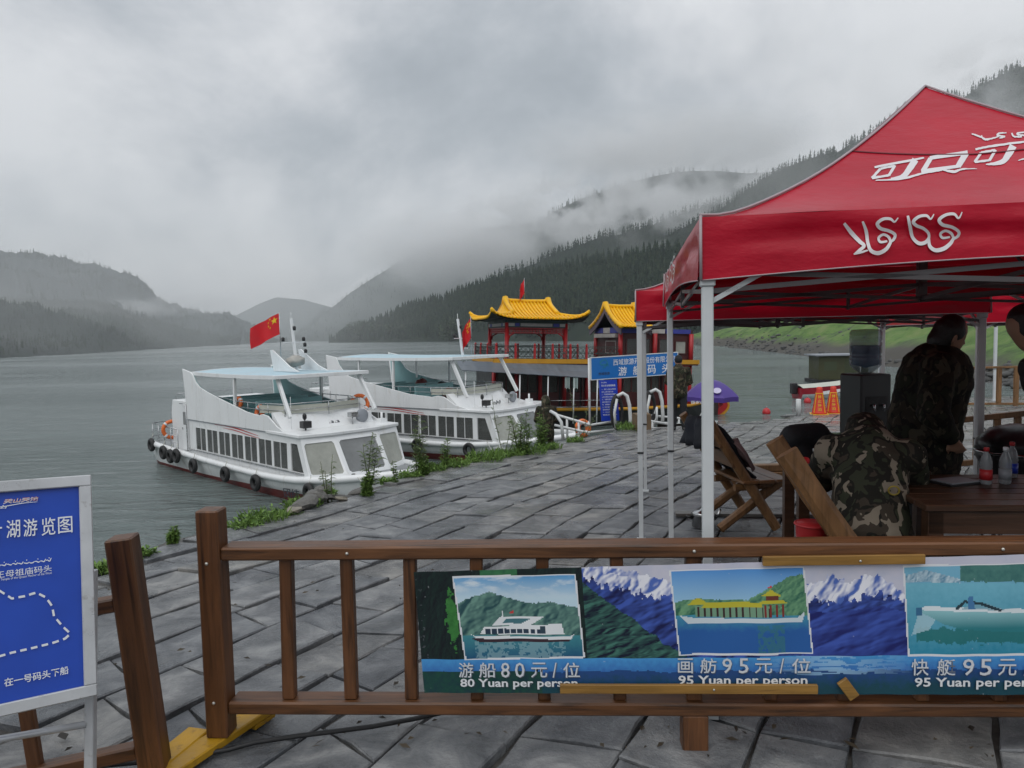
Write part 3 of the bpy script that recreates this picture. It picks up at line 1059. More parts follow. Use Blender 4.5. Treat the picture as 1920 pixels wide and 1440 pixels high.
def tour_boat(label, loc, rz, W=1.8, fwd=0.0, nwin=7, top=3.9, name_sign=None, seats=True, open_top=False):
    t = thing('tour_boat', label, 'boat', loc, rz, 'white tour boats moored at the quay')
    GB = W + 0.2                                   # half beam at the gunwale
    xb = 3.9 + fwd                                 # stem
    x1 = 1.25 + fwd                                # foot of the windscreen
    # ---- hull
    xs = [-11.2, -10.5, -9.5, -8, -6, -4, -2, -1, 0, 0.8, 1.6, 2.3, 2.9, 3.4, 3.7, xb - fwd - 0.02]
    xs = [x if x < 1 else min(x + fwd, xb - 0.02) for x in xs]

    def half(x):
        k = max(0.0, (x - 0.0) / (xb - 0.0))
        return GB * (1 - k ** 2.3) * (0.94 if x < -10.8 else 1.0) + 0.02

    def sheer(x):
        return 0.70 + 0.0022 * (x + 2) ** 2 * (1.2 if x < -2 else 5.0)

    secs = []
    for x in xs:
        h, s = half(x), sheer(x)
        red = 0.12 + 0.20 * smoothstep(-7, 2, x)
        flare = 0.80 + 0.12 * (1 - smoothstep(0, 4, x))
        secs.append([(x, -h, s), (x, -h * 0.985, s - 0.28), (x, -h * flare, red), (x, -h * flare * 0.93, -0.25), (x, -h * 0.45, -0.7), (x, 0, -0.85),
                     (x, h * 0.45, -0.7), (x, h * flare * 0.93, -0.25), (x, h * flare, red), (x, h * 0.985, s - 0.28), (x, h, s)])
    mb = MB()
    n = len(secs[0])
    vs = [p for s_ in secs for p in s_]
    for i in range(len(secs) - 1):
        for j in range(n - 1):
            mb_i = 0 if j in (0, 1, n - 2, n - 3) else 1
            if i == 0 and j == 0:
                pass
    up, lo = MB(), MB()
    fu, fl = [], []
    for i in range(len(secs) - 1):
        for j in range(n - 1):
            q = (i * n + j, i * n + j + 1, (i + 1) * n + j + 1, (i + 1) * n + j)
            (fu if j in (0, 1, n - 2, n - 3) else fl).append(q)
    fu.append((0, 1, 2, n - 3, n - 2, n - 1))
    fl.append(tuple(range(2, n - 2)))
    up.add(vs, fu, 0, True).build('hull', M_HULL, t)
    lo.add(vs, fl, 0, True).build('hull_bottom', M_BOOT, t)
    # deck and rub rail
    dk = []
    for x in xs:
        h, s = half(x), sheer(x)
        dk.append([(x, -h + 0.02, s - 0.03), (x, h - 0.02, s - 0.03)])
    MB().grid(dk, smooth=False).build('deck', M_GREYDECK, t)
    loop = [(x, -half(x) - 0.02, sheer(x)) for x in xs] + [(xb + 0.05, 0, sheer(xb))] + [(x, half(x) + 0.02, sheer(x)) for x in reversed(xs)]
    MB().tube(loop, 0.115, 8).build('rub_rail', M_BOAT, t)
    # ---- cabin side walls with real window openings
    wx0, wx1 = -6.95, 0.02 + fwd * (1 if nwin > 7 else 0)
    pitch = (wx1 - wx0) / nwin
    z0, z1, zd = 0.97, 1.84, 2.10
    zf = 0.68
    xa = -7.45
    for s in (-1, 1):
        y = s * W
        wall = MB()
        ya, yb = (y, y - s * 0.06)
        lo_y, hi_y = min(ya, yb), max(ya, yb)
        wall.box((xa, lo_y, zf), (x1, hi_y, z0))
        wall.box((xa, lo_y, z1), (x1 - 0.42, hi_y, zd))
        edges = [wx0 + k * pitch for k in range(nwin + 1)]
        prev = xa
        for k in range(nwin):
            a, c = edges[k] + 0.05, edges[k + 1] - 0.05
            wall.box((prev, lo_y, z0), (a, hi_y, z1))
            prev = c
        wall.box((prev, lo_y, z0), (wx1 + 0.16, hi_y, z1))
        # raked end with the trapezoid window
        wall.prism([(wx1 + 0.88, z0), (x1, z0), (x1 - 0.42, z1), (wx1 + 0.55, z1)], 1, lo_y, hi_y)
        wall.build('cabin_wall', M_BOAT, t)
        for k in range(nwin):
            a, c = edges[k] + 0.05, edges[k + 1] - 0.05
            fr = MB()
            yo = y + s * 0.006
            f0, f1 = min(yo, y - s * 0.028), max(yo, y - s * 0.028)
            for (p, q) in (((a, z0), (a + 0.018, z1)), ((c - 0.018, z0), (c, z1)), ((a + .018, z0), (c - .018, z0 + 0.02)), ((a + .018, z1 - 0.02), (c - .018, z1)), (((a + c) / 2 - 0.011, z0 + .02), ((a + c) / 2 + 0.011, z1 - .02))):
                fr.box((p[0], f0, p[1]), (q[0], f1, q[1]))
            w_ = fr.build('window', M_BOAT, t)
            for (p, q, dy) in ((a + 0.018, (a + c) / 2 - 0.011, 0.012), ((a + c) / 2 + 0.011, c - 0.018, 0.024)):
                MB().box((p, y - s * dy - 0.003, z0 + .02), (q, y - s * dy + 0.003, z1 - .02)).build('pane', M_GLASS, w_)
        tw = MB().prism([(wx1 + 0.18, z0 + .03), (wx1 + 0.86, z0 + .03), (wx1 + 0.53, z1 - .03), (wx1 + 0.18, z1 - .03)], 1, y - s * .03 - .004, y - s * .03 + .004)
        tw.build('side_pane', M_GLASS, t)
        # sill and gutter lines
        MB().box((xa, y + s * 0.001 if s > 0 else y - 0.05, z0 - 0.05), (wx1 + 0.9, y + 0.05 if s > 0 else y - 0.001, z0 - 0.015)).build('sill', M_STEEL, t)
        MB().box((xa, y if s > 0 else y - 0.035, zd - 0.03), (x1 - 0.5, y + 0.035 if s > 0 else y, zd)).build('gutter', M_GREYDISC, t)
    # cabin floor, seats inside
    MB().box((xa, -W + .07, 0.40), (x1 + 0.2, W - .07, 0.44)).build('cabin_floor', M_GREYDECK, t)
    for k in range(7):
        for s in (-1, 1):
            x = -6.6 + k * 0.95
            MB().box((x, s * 1.0 - 0.5, 0.5), (x + 0.12, s * 1.0 + 0.5, 1.28)).box((x + .12, s * 1.0 - 0.5, 0.5), (x + 0.5, s * 1.0 + 0.5, 0.85)).build('cabin_seat', M_GREYDISC, t, bevel=0.03)
    # ---- faceted windscreen
    base = [(x1, -W - .03, 0.84), (x1 + 0.55, -0.78, 0.80), (x1 + 0.55, 0.78, 0.80), (x1, W + .03, 0.84)]
    head = [(x1 - 0.44, -W - .02, zd - 0.06), (x1 - 0.22, -0.80, zd - 0.04), (x1 - 0.22, 0.80, zd - 0.04), (x1 - 0.44, W + .02, zd - 0.06)]
    for k in range(3):
        b0, b1, h0, h1 = (Vector(p) for p in (base[k], base[k + 1], head[k], head[k + 1]))

        def S(u, v):
            return (b0 * (1 - u) + b1 * u) * (1 - v) + (h0 * (1 - u) + h1 * u) * v
        nr = (b1 - b0).cross(h0 - b0).normalized()
        u0, u1, v0, v1 = (0.07, 0.93, 0.10, 0.86)
        fr = MB()
        outer = [S(0, 0), S(1, 0), S(1, 1), S(0, 1)]
        c_ = 0.05
        inner = [S(u0 + c_, v0), S(u1 - c_, v0), S(u1, v0 + c_), S(u1, v1 - c_), S(u1 - c_, v1), S(u0 + c_, v1), S(u0, v1 - c_), S(u0, v0 + c_)]
        vs = outer + inner + [p - nr * 0.05 for p in inner]
        fs = [(0, 1, 5, 4), (1, 2, 7, 6), (2, 3, 9, 8), (3, 0, 11, 10), (1, 6, 5), (2, 8, 7), (3, 10, 9), (0, 4, 11)]
        fs += [(4 + i, 4 + (i + 1) % 8, 12 + (i + 1) % 8, 12 + i) for i in range(8)]
        fr.add(vs, fs)
        f_ = fr.build('windscreen', M_BOAT, t)
        pn = [p - nr * 0.03 for p in inner]
        MB().add(pn, [tuple(range(8))]).build('pane', M_FOGD if k == 1 else M_FOG, f_)
        if k == 1:
            MB().bar(S(.62, .18) + nr * .01, S(.80, .62) + nr * .01, 0.02, 0.02).build('wiper', M_BLACKP, f_)
    # skirt under the windscreen to the foredeck
    sk = MB()
    for k in range(3):
        b0, b1 = Vector(base[k]), Vector(base[k + 1])
        sk.add([b0, b1, (b1.x + 0.06, b1.y, zf - .06), (b0.x + 0.06, b0.y, zf - .06)], [(0, 1, 2, 3)])
    sk.build('windscreen_skirt', M_BOAT, t)
    # foredeck locker, bitts
    fd = MB().add([(x1 + .6, -.8, .78), (x1 + .6, .8, .78), (xb - 0.9, .35, .86), (xb - .9, -.35, .86), (x1 + .6, -.95, .62), (x1 + .6, .95, .62), (xb - .7, .45, .62), (xb - .7, -.45, .62)],
                  [(0, 1, 2, 3), (0, 3, 7, 4), (3, 2, 6, 7), (2, 1, 5, 6), (0, 4, 5, 1)])
    fd.build('foredeck_hatch', M_GREYDECK, t)
    bt = MB()
    bt.tube([(xb - 1.6, -0.95, .6), (xb - 1.6, -0.95, 1.0)], 0.06, 10).tube([(xb - 1.6, -1.15, .9), (xb - 1.6, -.75, .9)], 0.035, 8)
    bt.build('bitt', M_BLACKP, t)
    # ---- roof over the wheelhouse
    rf = MB()
    lipz = zd + 0.02
    out = [(-1.3 + fwd * .4, -W - .06), (x1 - 0.40, -W - .10), (x1 - 0.13, -0.85), (x1 - 0.13, 0.85), (x1 - 0.40, W + .10), (-1.3 + fwd * .4, W + .06)]
    rf.prism(out, 2, zd - 0.05, zd + 0.06)
    rf.build('wheelhouse_roof', M_BOAT, t, bevel=0.02)
    # ---- upper deck floor, coaming, side fairings
    MB().box((xa, -W + .02, zd - 0.02), (-1.4 + fwd * .4, W - .02, zd + 0.03)).build('upper_deck', M_TEAL, t)
    co = MB()
    cx = fwd * .5
    prof = [(-0.35 + cx, zd + .05), (-1.0 + cx, zd + .62), (-1.08 + cx, zd + .62), (-0.95 + cx, zd + .05)]
    ys = [-W + .06, -W * .6, 0, W * .6, W - .06]
    G = [[(px + (0.16 if abs(y) < W * .9 else 0), y, pz + (0.05 if pz > zd + .3 else 0) * (1 - (y / W) ** 2)) for px, pz in prof] for y in ys]
    co.grid(G, smooth=False)
    co.add([G[0][k] for k in range(4)], [(0, 1, 2, 3)]).add([G[-1][k] for k in range(4)], [(0, 1, 2, 3)])
    co.build('coaming', M_BOAT, t)
    wing = [(0.1 + fwd, zd), (-0.55 + cx, zd + .22), (-1.1 + cx, zd + .52), (-1.45 + cx, zd + .56), (-1.75 + cx, zd + .50), (-2.6, zd + .58), (-4.2, zd + .86), (-5.6, zd + 1.12), (-6.25, zd + 1.28), (-6.55, zd + 1.45), (-6.85, zd + 1.76), (-7.05, top + .03), (-7.75, top + .14), (-7.62, 3.2), (-7.52, zd)]
    for s in (-1, 1):
        y = s * (W + .002)
        MB().prism(wing, 1, min(y, y + s * .05), max(y, y + s * .05)).build('side_fairing', M_BOAT, t, bevel=0.012)
        inn = [(-2.6, zd + .56), (-4.2, zd + .84), (-5.6, zd + 1.10), (-6.25, zd + 1.26), (-6.55, zd + 1.43), (-6.85, zd + 1.74), (-7.05, top), (-7.6, top + .08), (-7.5, 3.2), (-7.42, zd + .05), (-2.0, zd + .05)]
        yi = s * (W - .004)
        MB().prism(inn, 1, min(yi, yi - s * .02), max(yi, yi - s * .02)).build('fairing_lining', M_TEAL, t)
    # ---- canopy: arched across, white underneath edge beams
    cx0, cx1 = -7.1, -0.75 + cx
    G = []
    for i in range(13):
        x = cx0 + (cx1 - cx0) * i / 12
        row = []
        for j in range(9):
            v = -1 + 2 * j / 8
            arch = 0.09 if i < 10 else 0.09 * (1 - (i - 9) / 3.5)
            row.append((x, v * W * 0.97, top + arch * (1 - v * v) - 0.03 * math.sin(math.pi * i / 12)))
        G.append(row)
    cp = MB().grid(G).build('canopy', [M_SKYBLUE], t)
    Gl = [[(x, y, z - 0.05) for x, y, z in row] for row in G]
    MB().grid(Gl, flip=True).build('canopy_lining', M_TEAL if not open_top else M_BOAT, t)
    for s in (-1, 1):
        j = 0 if s < 0 else 8
        e = MB()
        for i in range(12):
            p, q = Vector(G[i][j]), Vector(G[i + 1][j])
            e.bar(p + Vector((0, 0, -.03)), q + Vector((0, 0, -.03)), 0.09, 0.12)
        e.build('canopy_beam', M_BOAT, t)
    MB().box((cx1 - .05, -W, top - .09), (cx1 + .10, W, top + .03)).build('front_beam', M_BOAT, t, bevel=.01)
    fe = MB()
    for j in range(8):
        fe.bar(Vector(G[0][j]) + Vector((0, 0, -.02)), Vector(G[0][j + 1]) + Vector((0, 0, -.02)), 0.08, 0.09)
    fe.build('aft_beam', M_BOAT, t)
    for s in (-1, 1):
        MB().bar((-0.95 + cx, s * W * .86, top - .06), (-0.10 + cx * 1.0, s * W * .9, zd + .50), 0.10, 0.14).build('canopy_post', M_BOAT, t, bevel=.01)
        MB().bar((-3.65, s * W * .95, top - .02), (-3.68, s * W * .95, zd + .7), 0.10, 0.10, up=(1, 0, 0)).build('canopy_post', M_BOAT, t, bevel=.01)
        if nwin > 7:
            MB().bar((-5.75, s * W * .95, top - .02), (-5.75, s * W * .95, zd + 1.0), 0.07, 0.07, up=(1, 0, 0)).build('canopy_post', M_BOAT, t)
    # ---- rails round the upper deck
    ra = MB()
    zr = zd + .88
    path = [(-5.2, -W * .96, zr + .1), (-3.6, -W * .96, zr), (-1.9 + cx, -W * .96, zr), (-0.75 + cx, -W * .8, zr), (-0.45 + cx, 0, zr + .02), (-0.75 + cx, W * .8, zr), (-1.9 + cx, W * .96, zr), (-3.6, W * .96, zr), (-5.2, W * .96, zr + .1)]
    ra.tube(path, 0.018, 6)
    ra.tube([(x, y, z - .2) for x, y, z in path], 0.012, 6)
    for (x, y, z) in path[1:-1]:
        ra.tube([(x, y, z), (x, y, zd + .45 if x > -2.5 else zd + .1)], 0.015, 6)
    for s in (-1, 1):
        for k in (-2.7, -1.3 + cx):
            ra.tube([(k, s * W * .96, zr), (k, s * W * .96, zd + .5)], 0.012, 6)
    ra.build('upper_rail', M_STEEL, t)
    pn = MB()
    pp = [(-1.9 + cx, -W * .95), (-0.78 + cx, -W * .78), (-0.5 + cx, 0), (-0.78 + cx, W * .78), (-1.9 + cx, W * .95)]
    for a, c in zip(pp[:-1], pp[1:]):
        pn.bar((*a, zd + .70), (*c, zd + .70), 0.02, 0.26)
    pn.build('dodger', M_CREAM, t)
    if seats:
        for k in range(4):
            x = -5.9 + k * 0.98
            MB().box((x, -1.3, zd + .35), (x + .42, 1.3, zd + .45)).box((x - .08, -1.3, zd + .35), (x, 1.3, zd + .86)).box((x + .1, -1.2, zd + .03), (x + .2, 1.2, zd + .35)).build('bench', M_TEAL, t, bevel=.02)
    # ---- aft deckhouse, door, stern rail
    MB().prism([(-9.15, 0.72), (-7.47, 0.72), (-7.47, 2.78), (-9.05, 2.78), (-9.2, 2.3)], 1, -W + .02, W - .02).build('deckhouse', M_BOAT, t, bevel=.02)
    dr = MB().box((-8.02, -W - .035, 0.86), (-7.52, -W + .02, 2.62)).build('door', M_BOAT, t, bevel=.01)
    MB().box((-7.92, -W - .042, 1.86), (-7.62, -W - .036, 2.36)).build('pane', M_FOGD, dr)
    MB().box((-8.02, -W - .055, 1.66), (-7.98, -W - .036, 1.74)).build('handle', M_STEEL, dr)
    MB().tube([(-7.52, -W - .08, .86), (-7.52, -W - .08, 2.68), (-8.1, -W - .08, 2.68)], .02, 6).build('door_frame', M_STEEL, t)
    sr = MB()
    sp = [(-8.25, -GB + .05, 1.66), (-9.6, -GB + .05, 1.68), (-11.05, -GB + .12, 1.72), (-11.1, 0, 1.72), (-11.05, GB - .12, 1.72), (-8.25, GB - .05, 1.66)]
    for dz in (0, -.28, -.55):
        sr.tube([(x, y, z + dz) for x, y, z in sp], .022 if dz == 0 else .014, 6)
    for (x, y) in ((-8.25, -GB + .05), (-8.95, -GB + .05), (-9.6, -GB + .05), (-10.3, -GB + .08), (-11.05, -GB + .12), (-11.1, -.7), (-11.1, .7), (-11.05, GB - .12), (-9.6, GB - .05), (-8.25, GB - .05)):
        sr.tube([(x, y, .8), (x, y, 1.69)], .018, 6)
    sr.build('stern_rail', M_STEEL, t)
    MB().tube([(-9.1, -W + .2, 3.0), (-7.7, -W + .2, 3.0)], .018, 6).tube([(-9.1, -W + .2, 2.76), (-9.1, -W + .2, 3.0), (-9.1, W - .2, 3.0), (-9.1, W - .2, 2.76)], .018, 6).build('deckhouse_rail', M_STEEL, t)
    # ---- mast, cowl and top gear
    mx_ = -2.55 if not open_top else -1.45
    if not open_top:
        for s in (-1, 1):
            MB().prism([(-3.0, 3.98), (-1.3, 3.98), (-1.9, 4.15), (-2.5, 4.45), (-3.05, 4.72), (-3.2, 4.72)], 1, s * .55 - .025, s * .55 + .025).build('mast_cowl', M_BOAT, t)
        o = MB()
        bm = bmesh.new(); bmesh.ops.create_icosphere(bm, subdivisions=3, radius=1)
        for v in bm.verts:
            k = 1 + .25 * noise.noise(v.co * 1.8)
            v.co = Vector((v.co.x * .34 * k, v.co.y * .30 * k, v.co.z * .20 * k))
        o.add([v.co[:] for v in bm.verts], [[v.index for v in f.verts] for f in bm.faces], 0, True)
        bm.free()
        o.build('covered_radar', paint('radar_cover', (.40, .39, .36), .8, .3, 3.0, .5, 12), t, loc=(-2.45, 0, 4.32))
    ms = MB().bar((mx_ + .15, 0, 3.95), (mx_ - .12, 0, 5.82), .07, .09)
    ms.bar((mx_, -.42, 4.98), (mx_, .42, 4.98), .035, .035).bar((mx_, .1, 4.55), (mx_, .5, 4.55), .03, .03)
    ms.tube([(mx_ - .12, 0, 5.8), (mx_ - .13, 0, 6.05)], .012, 6)
    mast = ms.build('mast', M_BOAT, t)
    for (y, z) in ((-.4, 5.06), (.4, 5.06), (.44, 4.86), (.46, 4.63), (.05, 5.45)):
        MB().lathe([(.05, 0), (.06, .04), (.06, .12), (.03, .15)], 8, Matrix.Translation((mx_ - .02, y, z - .05))).build('navigation_light', M_BLACKP, mast)
    # wheelhouse roof gear
    lp = MB().box((-.12 + fwd, -1.3, zd + .14), (.14 + fwd, -1.0, zd + .36)).tube([(fwd, -1.15, zd + .06), (fwd, -1.15, zd + .16)], .03, 6).build('floodlight', M_BLACKP, t, bevel=.02)
    MB().tube([(-.35 + fwd, -1.45, zd + .06), (-.35 + fwd, -1.45, zd + 1.15)], .008, 6).build('aerial', M_BOAT, t)
    MB().tube([(-.3 + fwd, -1.0, zd + .06), (-.3 + fwd, -1.0, zd + .42)], .015, 6).lathe([(.03, .36), (.07, .42), (.07, .52), (.03, .58)], 8, Matrix.Translation((-.3 + fwd, -1.0, zd))).build('alarm_lamp', M_BLACKP, t)
    for dy in (0, .22):
        MB().lathe([(.02, 0), (.03, .1), (.09, .2)], 10, Matrix.Translation((-.5 + fwd, dy, zd + .16)) @ Matrix.Rotation(R(90), 4, 'Y')).build('horn', M_STEEL, t)
    MB().tube([(-.2 + fwd, .75, zd + .05), (-.2 + fwd, .75, zd + .32)], .02, 6).box((-.3 + fwd, .62, zd + .30), (-.05 + fwd, .88, zd + .46)).build('searchlight', M_STEEL, t)
    MB().lathe([(.22, 0), (.235, .03), (.235, .10), (.20, .13)], 20, Matrix.Translation((-.35 + fwd, 1.2, zd + .30)) @ Matrix.Rotation(R(90), 4, 'Y')).build('satellite_dish', M_GREYDISC, t)
    MB().box((-.62 + fwd, 1.42, zd + .05), (-.36 + fwd, 1.66, zd + .42)).build('equipment_box', M_BOAT, t, bevel=.015)
    MB().tube([(.30 + fwd, 1.6, zd + .05), (.30 + fwd, 1.6, zd + .42)], .04, 8).box((.18 + fwd, 1.48, zd + .04), (.42 + fwd, 1.72, zd + .2)).build('vent_pipe', M_BOAT, t)
    # red flourish below the fairing
    sw = stroke([(-5.2, 2.02), (-4.2, 2.04), (-3.2, 1.99), (-1.9, 1.88)], [.01, .05, .04, .012])
    MB().add([(p.x, -W - .012, p.y + .03) for p in sw[0]], sw[1]).build('red_flourish', M_RED, t)
    sw = stroke([(-4.6, 2.02), (-3.6, 2.00), (-2.6, 1.92), (-1.8, 1.87)], [.005, .03, .03, .01])
    MB().add([(p.x, -W - .014, p.y - .04) for p in sw[0]], sw[1]).build('red_flourish', M_RED, t)
    if name_sign:
        h0, h1 = half(0.2), half(1.5)
        a = Vector((0.0, -half(0.0) - .035, 0.32)); c = Vector((1.5, -half(1.5) - .03, 0.36))
        wall_text(name_sign, a, c - a, Vector((0, -.12, 1)), .45, 0.0, .75, .30, M_INK, t, bold=.015)
    return t


boat_a = tour_boat('white tour boat nearest the viewer with flag and sky blue canopy', (-5.84, 23.4, WATER), -0.76, 1.8, 0.0, 7, 3.9, '团结')
boat_b = tour_boat('white tour boat moored between the near boat and the pavilion boat', (-1.0, 30.0, WATER), -0.60, 2.0, 0.7, 8, 4.2, None, True, True)


def boat_point(b_, p):
    c, s = math.cos(b_.rotation_euler.z), math.sin(b_.rotation_euler.z)
    return Vector((b_.location.x + c * p[0] - s * p[1], b_.location.y + s * p[0] + c * p[1], b_.location.z + p[2]))


# tyres hung along the hulls
tyre_me = MB().torus(0.20, 0.085, Matrix.Rotation(R(90), 4, 'X') @ Matrix.Scale(1.0, 4), 22, 10).mesh('tyre_fender', M_BLACK)
rope_me = MB().tube([(0, .02, .24), (0, .10, .46)], .012, 5).mesh('rope', M_CREAM)


def tyre(b_, p, label, tilt=0.0):
    q = boat_point(b_, p)
    o = link('tyre_fender', tyre_me, None, None, q, (0, tilt, b_.rotation_euler.z))
    tag(o, label, 'tyre', 'old tyres hung as fenders on the boats')
    link('rope', rope_me, None, o)
    return o


for p, l in (((-10.55, -2.14, .86), 'black tyre fender at the stern corner of the nearest boat'),
             ((-9.05, -2.24, .70), 'first of three tyres bunched under the stern rail'),
             ((-8.35, -2.24, .62), 'middle of three tyres bunched under the stern rail'),
             ((-7.75, -2.24, .70), 'third of three bunched tyres, below the cabin door'),
             ((-6.22, -2.24, .48), 'black tyre below the rearmost cabin windows'),
             ((-3.58, -2.24, .48), 'black tyre below the middle cabin windows'),
             ((-1.41, -2.22, .46), 'large black tyre below the front cabin windows of the nearest boat'),
             ((1.45, -1.98, .50), 'black tyre at the bow behind the weeds')):
    tyre(boat_a, p, l, rng.uniform(-.1, .1))
for p, l in (((-1.94, -2.44, .60), 'black tyre fender on the second boat'),
             ((0.75, -2.42, .62), 'black tyre on the second boat half hidden by weeds')):
    tyre(boat_b, p, l)


def life_ring(loc, rot, label, r=.30):
    o = MB().torus(r, .075, None, 24, 8).build('life_ring', M_ORANGE, None, loc=loc, rot=rot)
    tag(o, label, 'life ring')
    for k in range(4):
        a = R(45 + 90 * k)
        M = Matrix.Rotation(a, 4, 'Z') @ Matrix.Translation((r, 0, 0)) @ Matrix.Rotation(R(90), 4, 'X')
        MB().lathe([(.080, -.04), (.080, .04)], 10, M).build('white_band', M_WHITE, o)
    return o


life_ring(boat_point(boat_a, (-9.3, -1.75, 1.55)), (R(90), 0, -.76 + R(75)), 'orange life ring on the stern rail of the nearest boat', .33)
life_ring(boat_point(boat_a, (-2.1, -1.62, 2.66)), (R(75), 0, -.76), 'orange life ring lying inside the upper deck rail, nearer corner', .2)
life_ring(boat_point(boat_a, (-3.8, -1.55, 2.85)), (R(75), 0, -.76), 'orange life ring beside the canopy post of the nearest boat', .2)
life_ring(boat_point(boat_a, (-1.0, 1.62, 2.76)), (R(70), 0, -.76 + 1.2), 'orange life ring on the far corner of the upper deck rail', .28)


# flags
def flag(loc, label, fly, hoist, pole_below, heading, droop, stars=True, limp=0.0):
    t = thing('flag', label, 'flag', loc, heading)
    MB().tube([(0, 0, -pole_below), (0, 0, hoist + .06)], .014, 6).build('pole', M_STEEL, t)
    nx, nz = 16, 10

    def P(u, v):
        x = u * fly * (1 - .75 * limp)
        y = (.10 * math.sin(u * 7 + v * 1.2) * u + .04 * math.sin(u * 15 - v * 3) * u) * (1 + limp)
        z = v * hoist - droop * u * (1.0 + .25 * u) - limp * u * hoist * .5
        return Vector((x, y, z))
    G = [[P(i / nx, j / nz) for j in range(nz + 1)] for i in range(nx + 1)]
    cl = MB().grid(G).build('cloth', M_FLAG, t)
    if stars:
        for side in (-1, 1):
            for (su, sv, sr, rot) in ((.17, .74, .16, 90), (.33, .90, .055, 60), (.40, .78, .055, 100), (.40, .62, .055, 120), (.33, .50, .055, 80)):
                vs, fs = flat_star(su * fly, sv * hoist, sr * hoist * 1.15, rot)
                out = []
                for (x, y) in vs:
                    p = P(x / fly, y / hoist); p.y += side * .012
                    out.append(p)
                MB().add(out, fs).build('star', M_YELLOW, cl)
    return t


flag(boat_point(boat_a, (-3.5, 0, 5.28)), 'red five star flag flying above the nearest boat', 1.12, .76, 1.0, R(170), .42)
flag(boat_point(boat_b, (-.86, .0, 5.0)), 'limp red flag on the mast of the second boat', .70, .85, .7, R(195), .32, True, .55)

# gear left on the second boat's upper deck
for (p, s, l) in (((-4.2, .5, 2.75), (.3, .28, .42), 'dark brown bag on the upper deck bench of the second boat'),
                  ((-3.3, .9, 2.72), (.34, .26, .30), 'black bag on the upper deck of the second boat'),
                  ((-1.2, -1.2, 2.72), (.26, .2, .22), 'dark red cloth bundle by the front post of the second boat')):
    bm = bmesh.new(); bmesh.ops.create_icosphere(bm, subdivisions=3, radius=1)
    for v in bm.verts:
        k = 1 + .35 * noise.noise(v.co * 1.5 + Vector(p))
        v.co = Vector((v.co.x * s[0] * k, v.co.y * s[1] * k, v.co.z * s[2] * k))
    me = bpy.data.meshes.new('bag'); bm.to_mesh(me); bm.free()
    for f in me.polygons:
        f.use_smooth = True
    o = link('bag', me, M_BOOT if 'red' in l or 'brown' in l else M_BLACKP, None, boat_point(boat_b, p))
    MB().tube([(-.1, 0, s[2] * .8), (0, 0, s[2] * 1.15), (.1, 0, s[2] * .8)], .015, 5).build('handle', M_BLACKP, o)
    tag(o, l, 'bag')

# ================================================================== painted pavilion boat
M_TILE = paint('glazed_tile', (0.86, 0.47, 0.006), 0.34, 0.15, 2.5, coat=0.1, dirt=(0.60, 0.31, 0.01), spec=0.3)
M_COL = paint('lacquer_red', (0.42, 0.018, 0.022), 0.4, 0.18, 1.5)
M_DKRED = paint('maroon_wood', (0.075, 0.016, 0.016), 0.55, 0.3, 1.5)
M_GREEN = paint('beam_green', (0.035, 0.055, 0.05), 0.6, 0.4, 3.0)
M_BLUEP = paint('beam_blue', (0.04, 0.05, 0.30), 0.5, 0.2, 3.0)
M_PALE = paint('beam_pale', (0.42, 0.40, 0.38), 0.6, 0.25, 4.0)
M_AWN = paint('awning_slate', (0.135, 0.155, 0.18), 0.45, 0.15, 1.2, stretch=(3, .4, 1))
M_OCHRE = paint('ochre_band', (0.55, 0.27, 0.015), 0.5, 0.15, 2.0)
M_PURPLEB = paint('bargeboard', (0.13, 0.11, 0.14), 0.7, 0.3, 3.0, 0.4, 12)
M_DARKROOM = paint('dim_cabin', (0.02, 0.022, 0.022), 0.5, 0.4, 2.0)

pav = bpy.data.objects.new('pavilion_boat', None)
pav.location = sight(930, 676, 37)
pav.rotation_euler = (0, R(2.0), R(15))
col.objects.link(pav)
tag(pav, 'red pleasure boat with yellow tiled pavilion roofs and grey awning', 'boat')


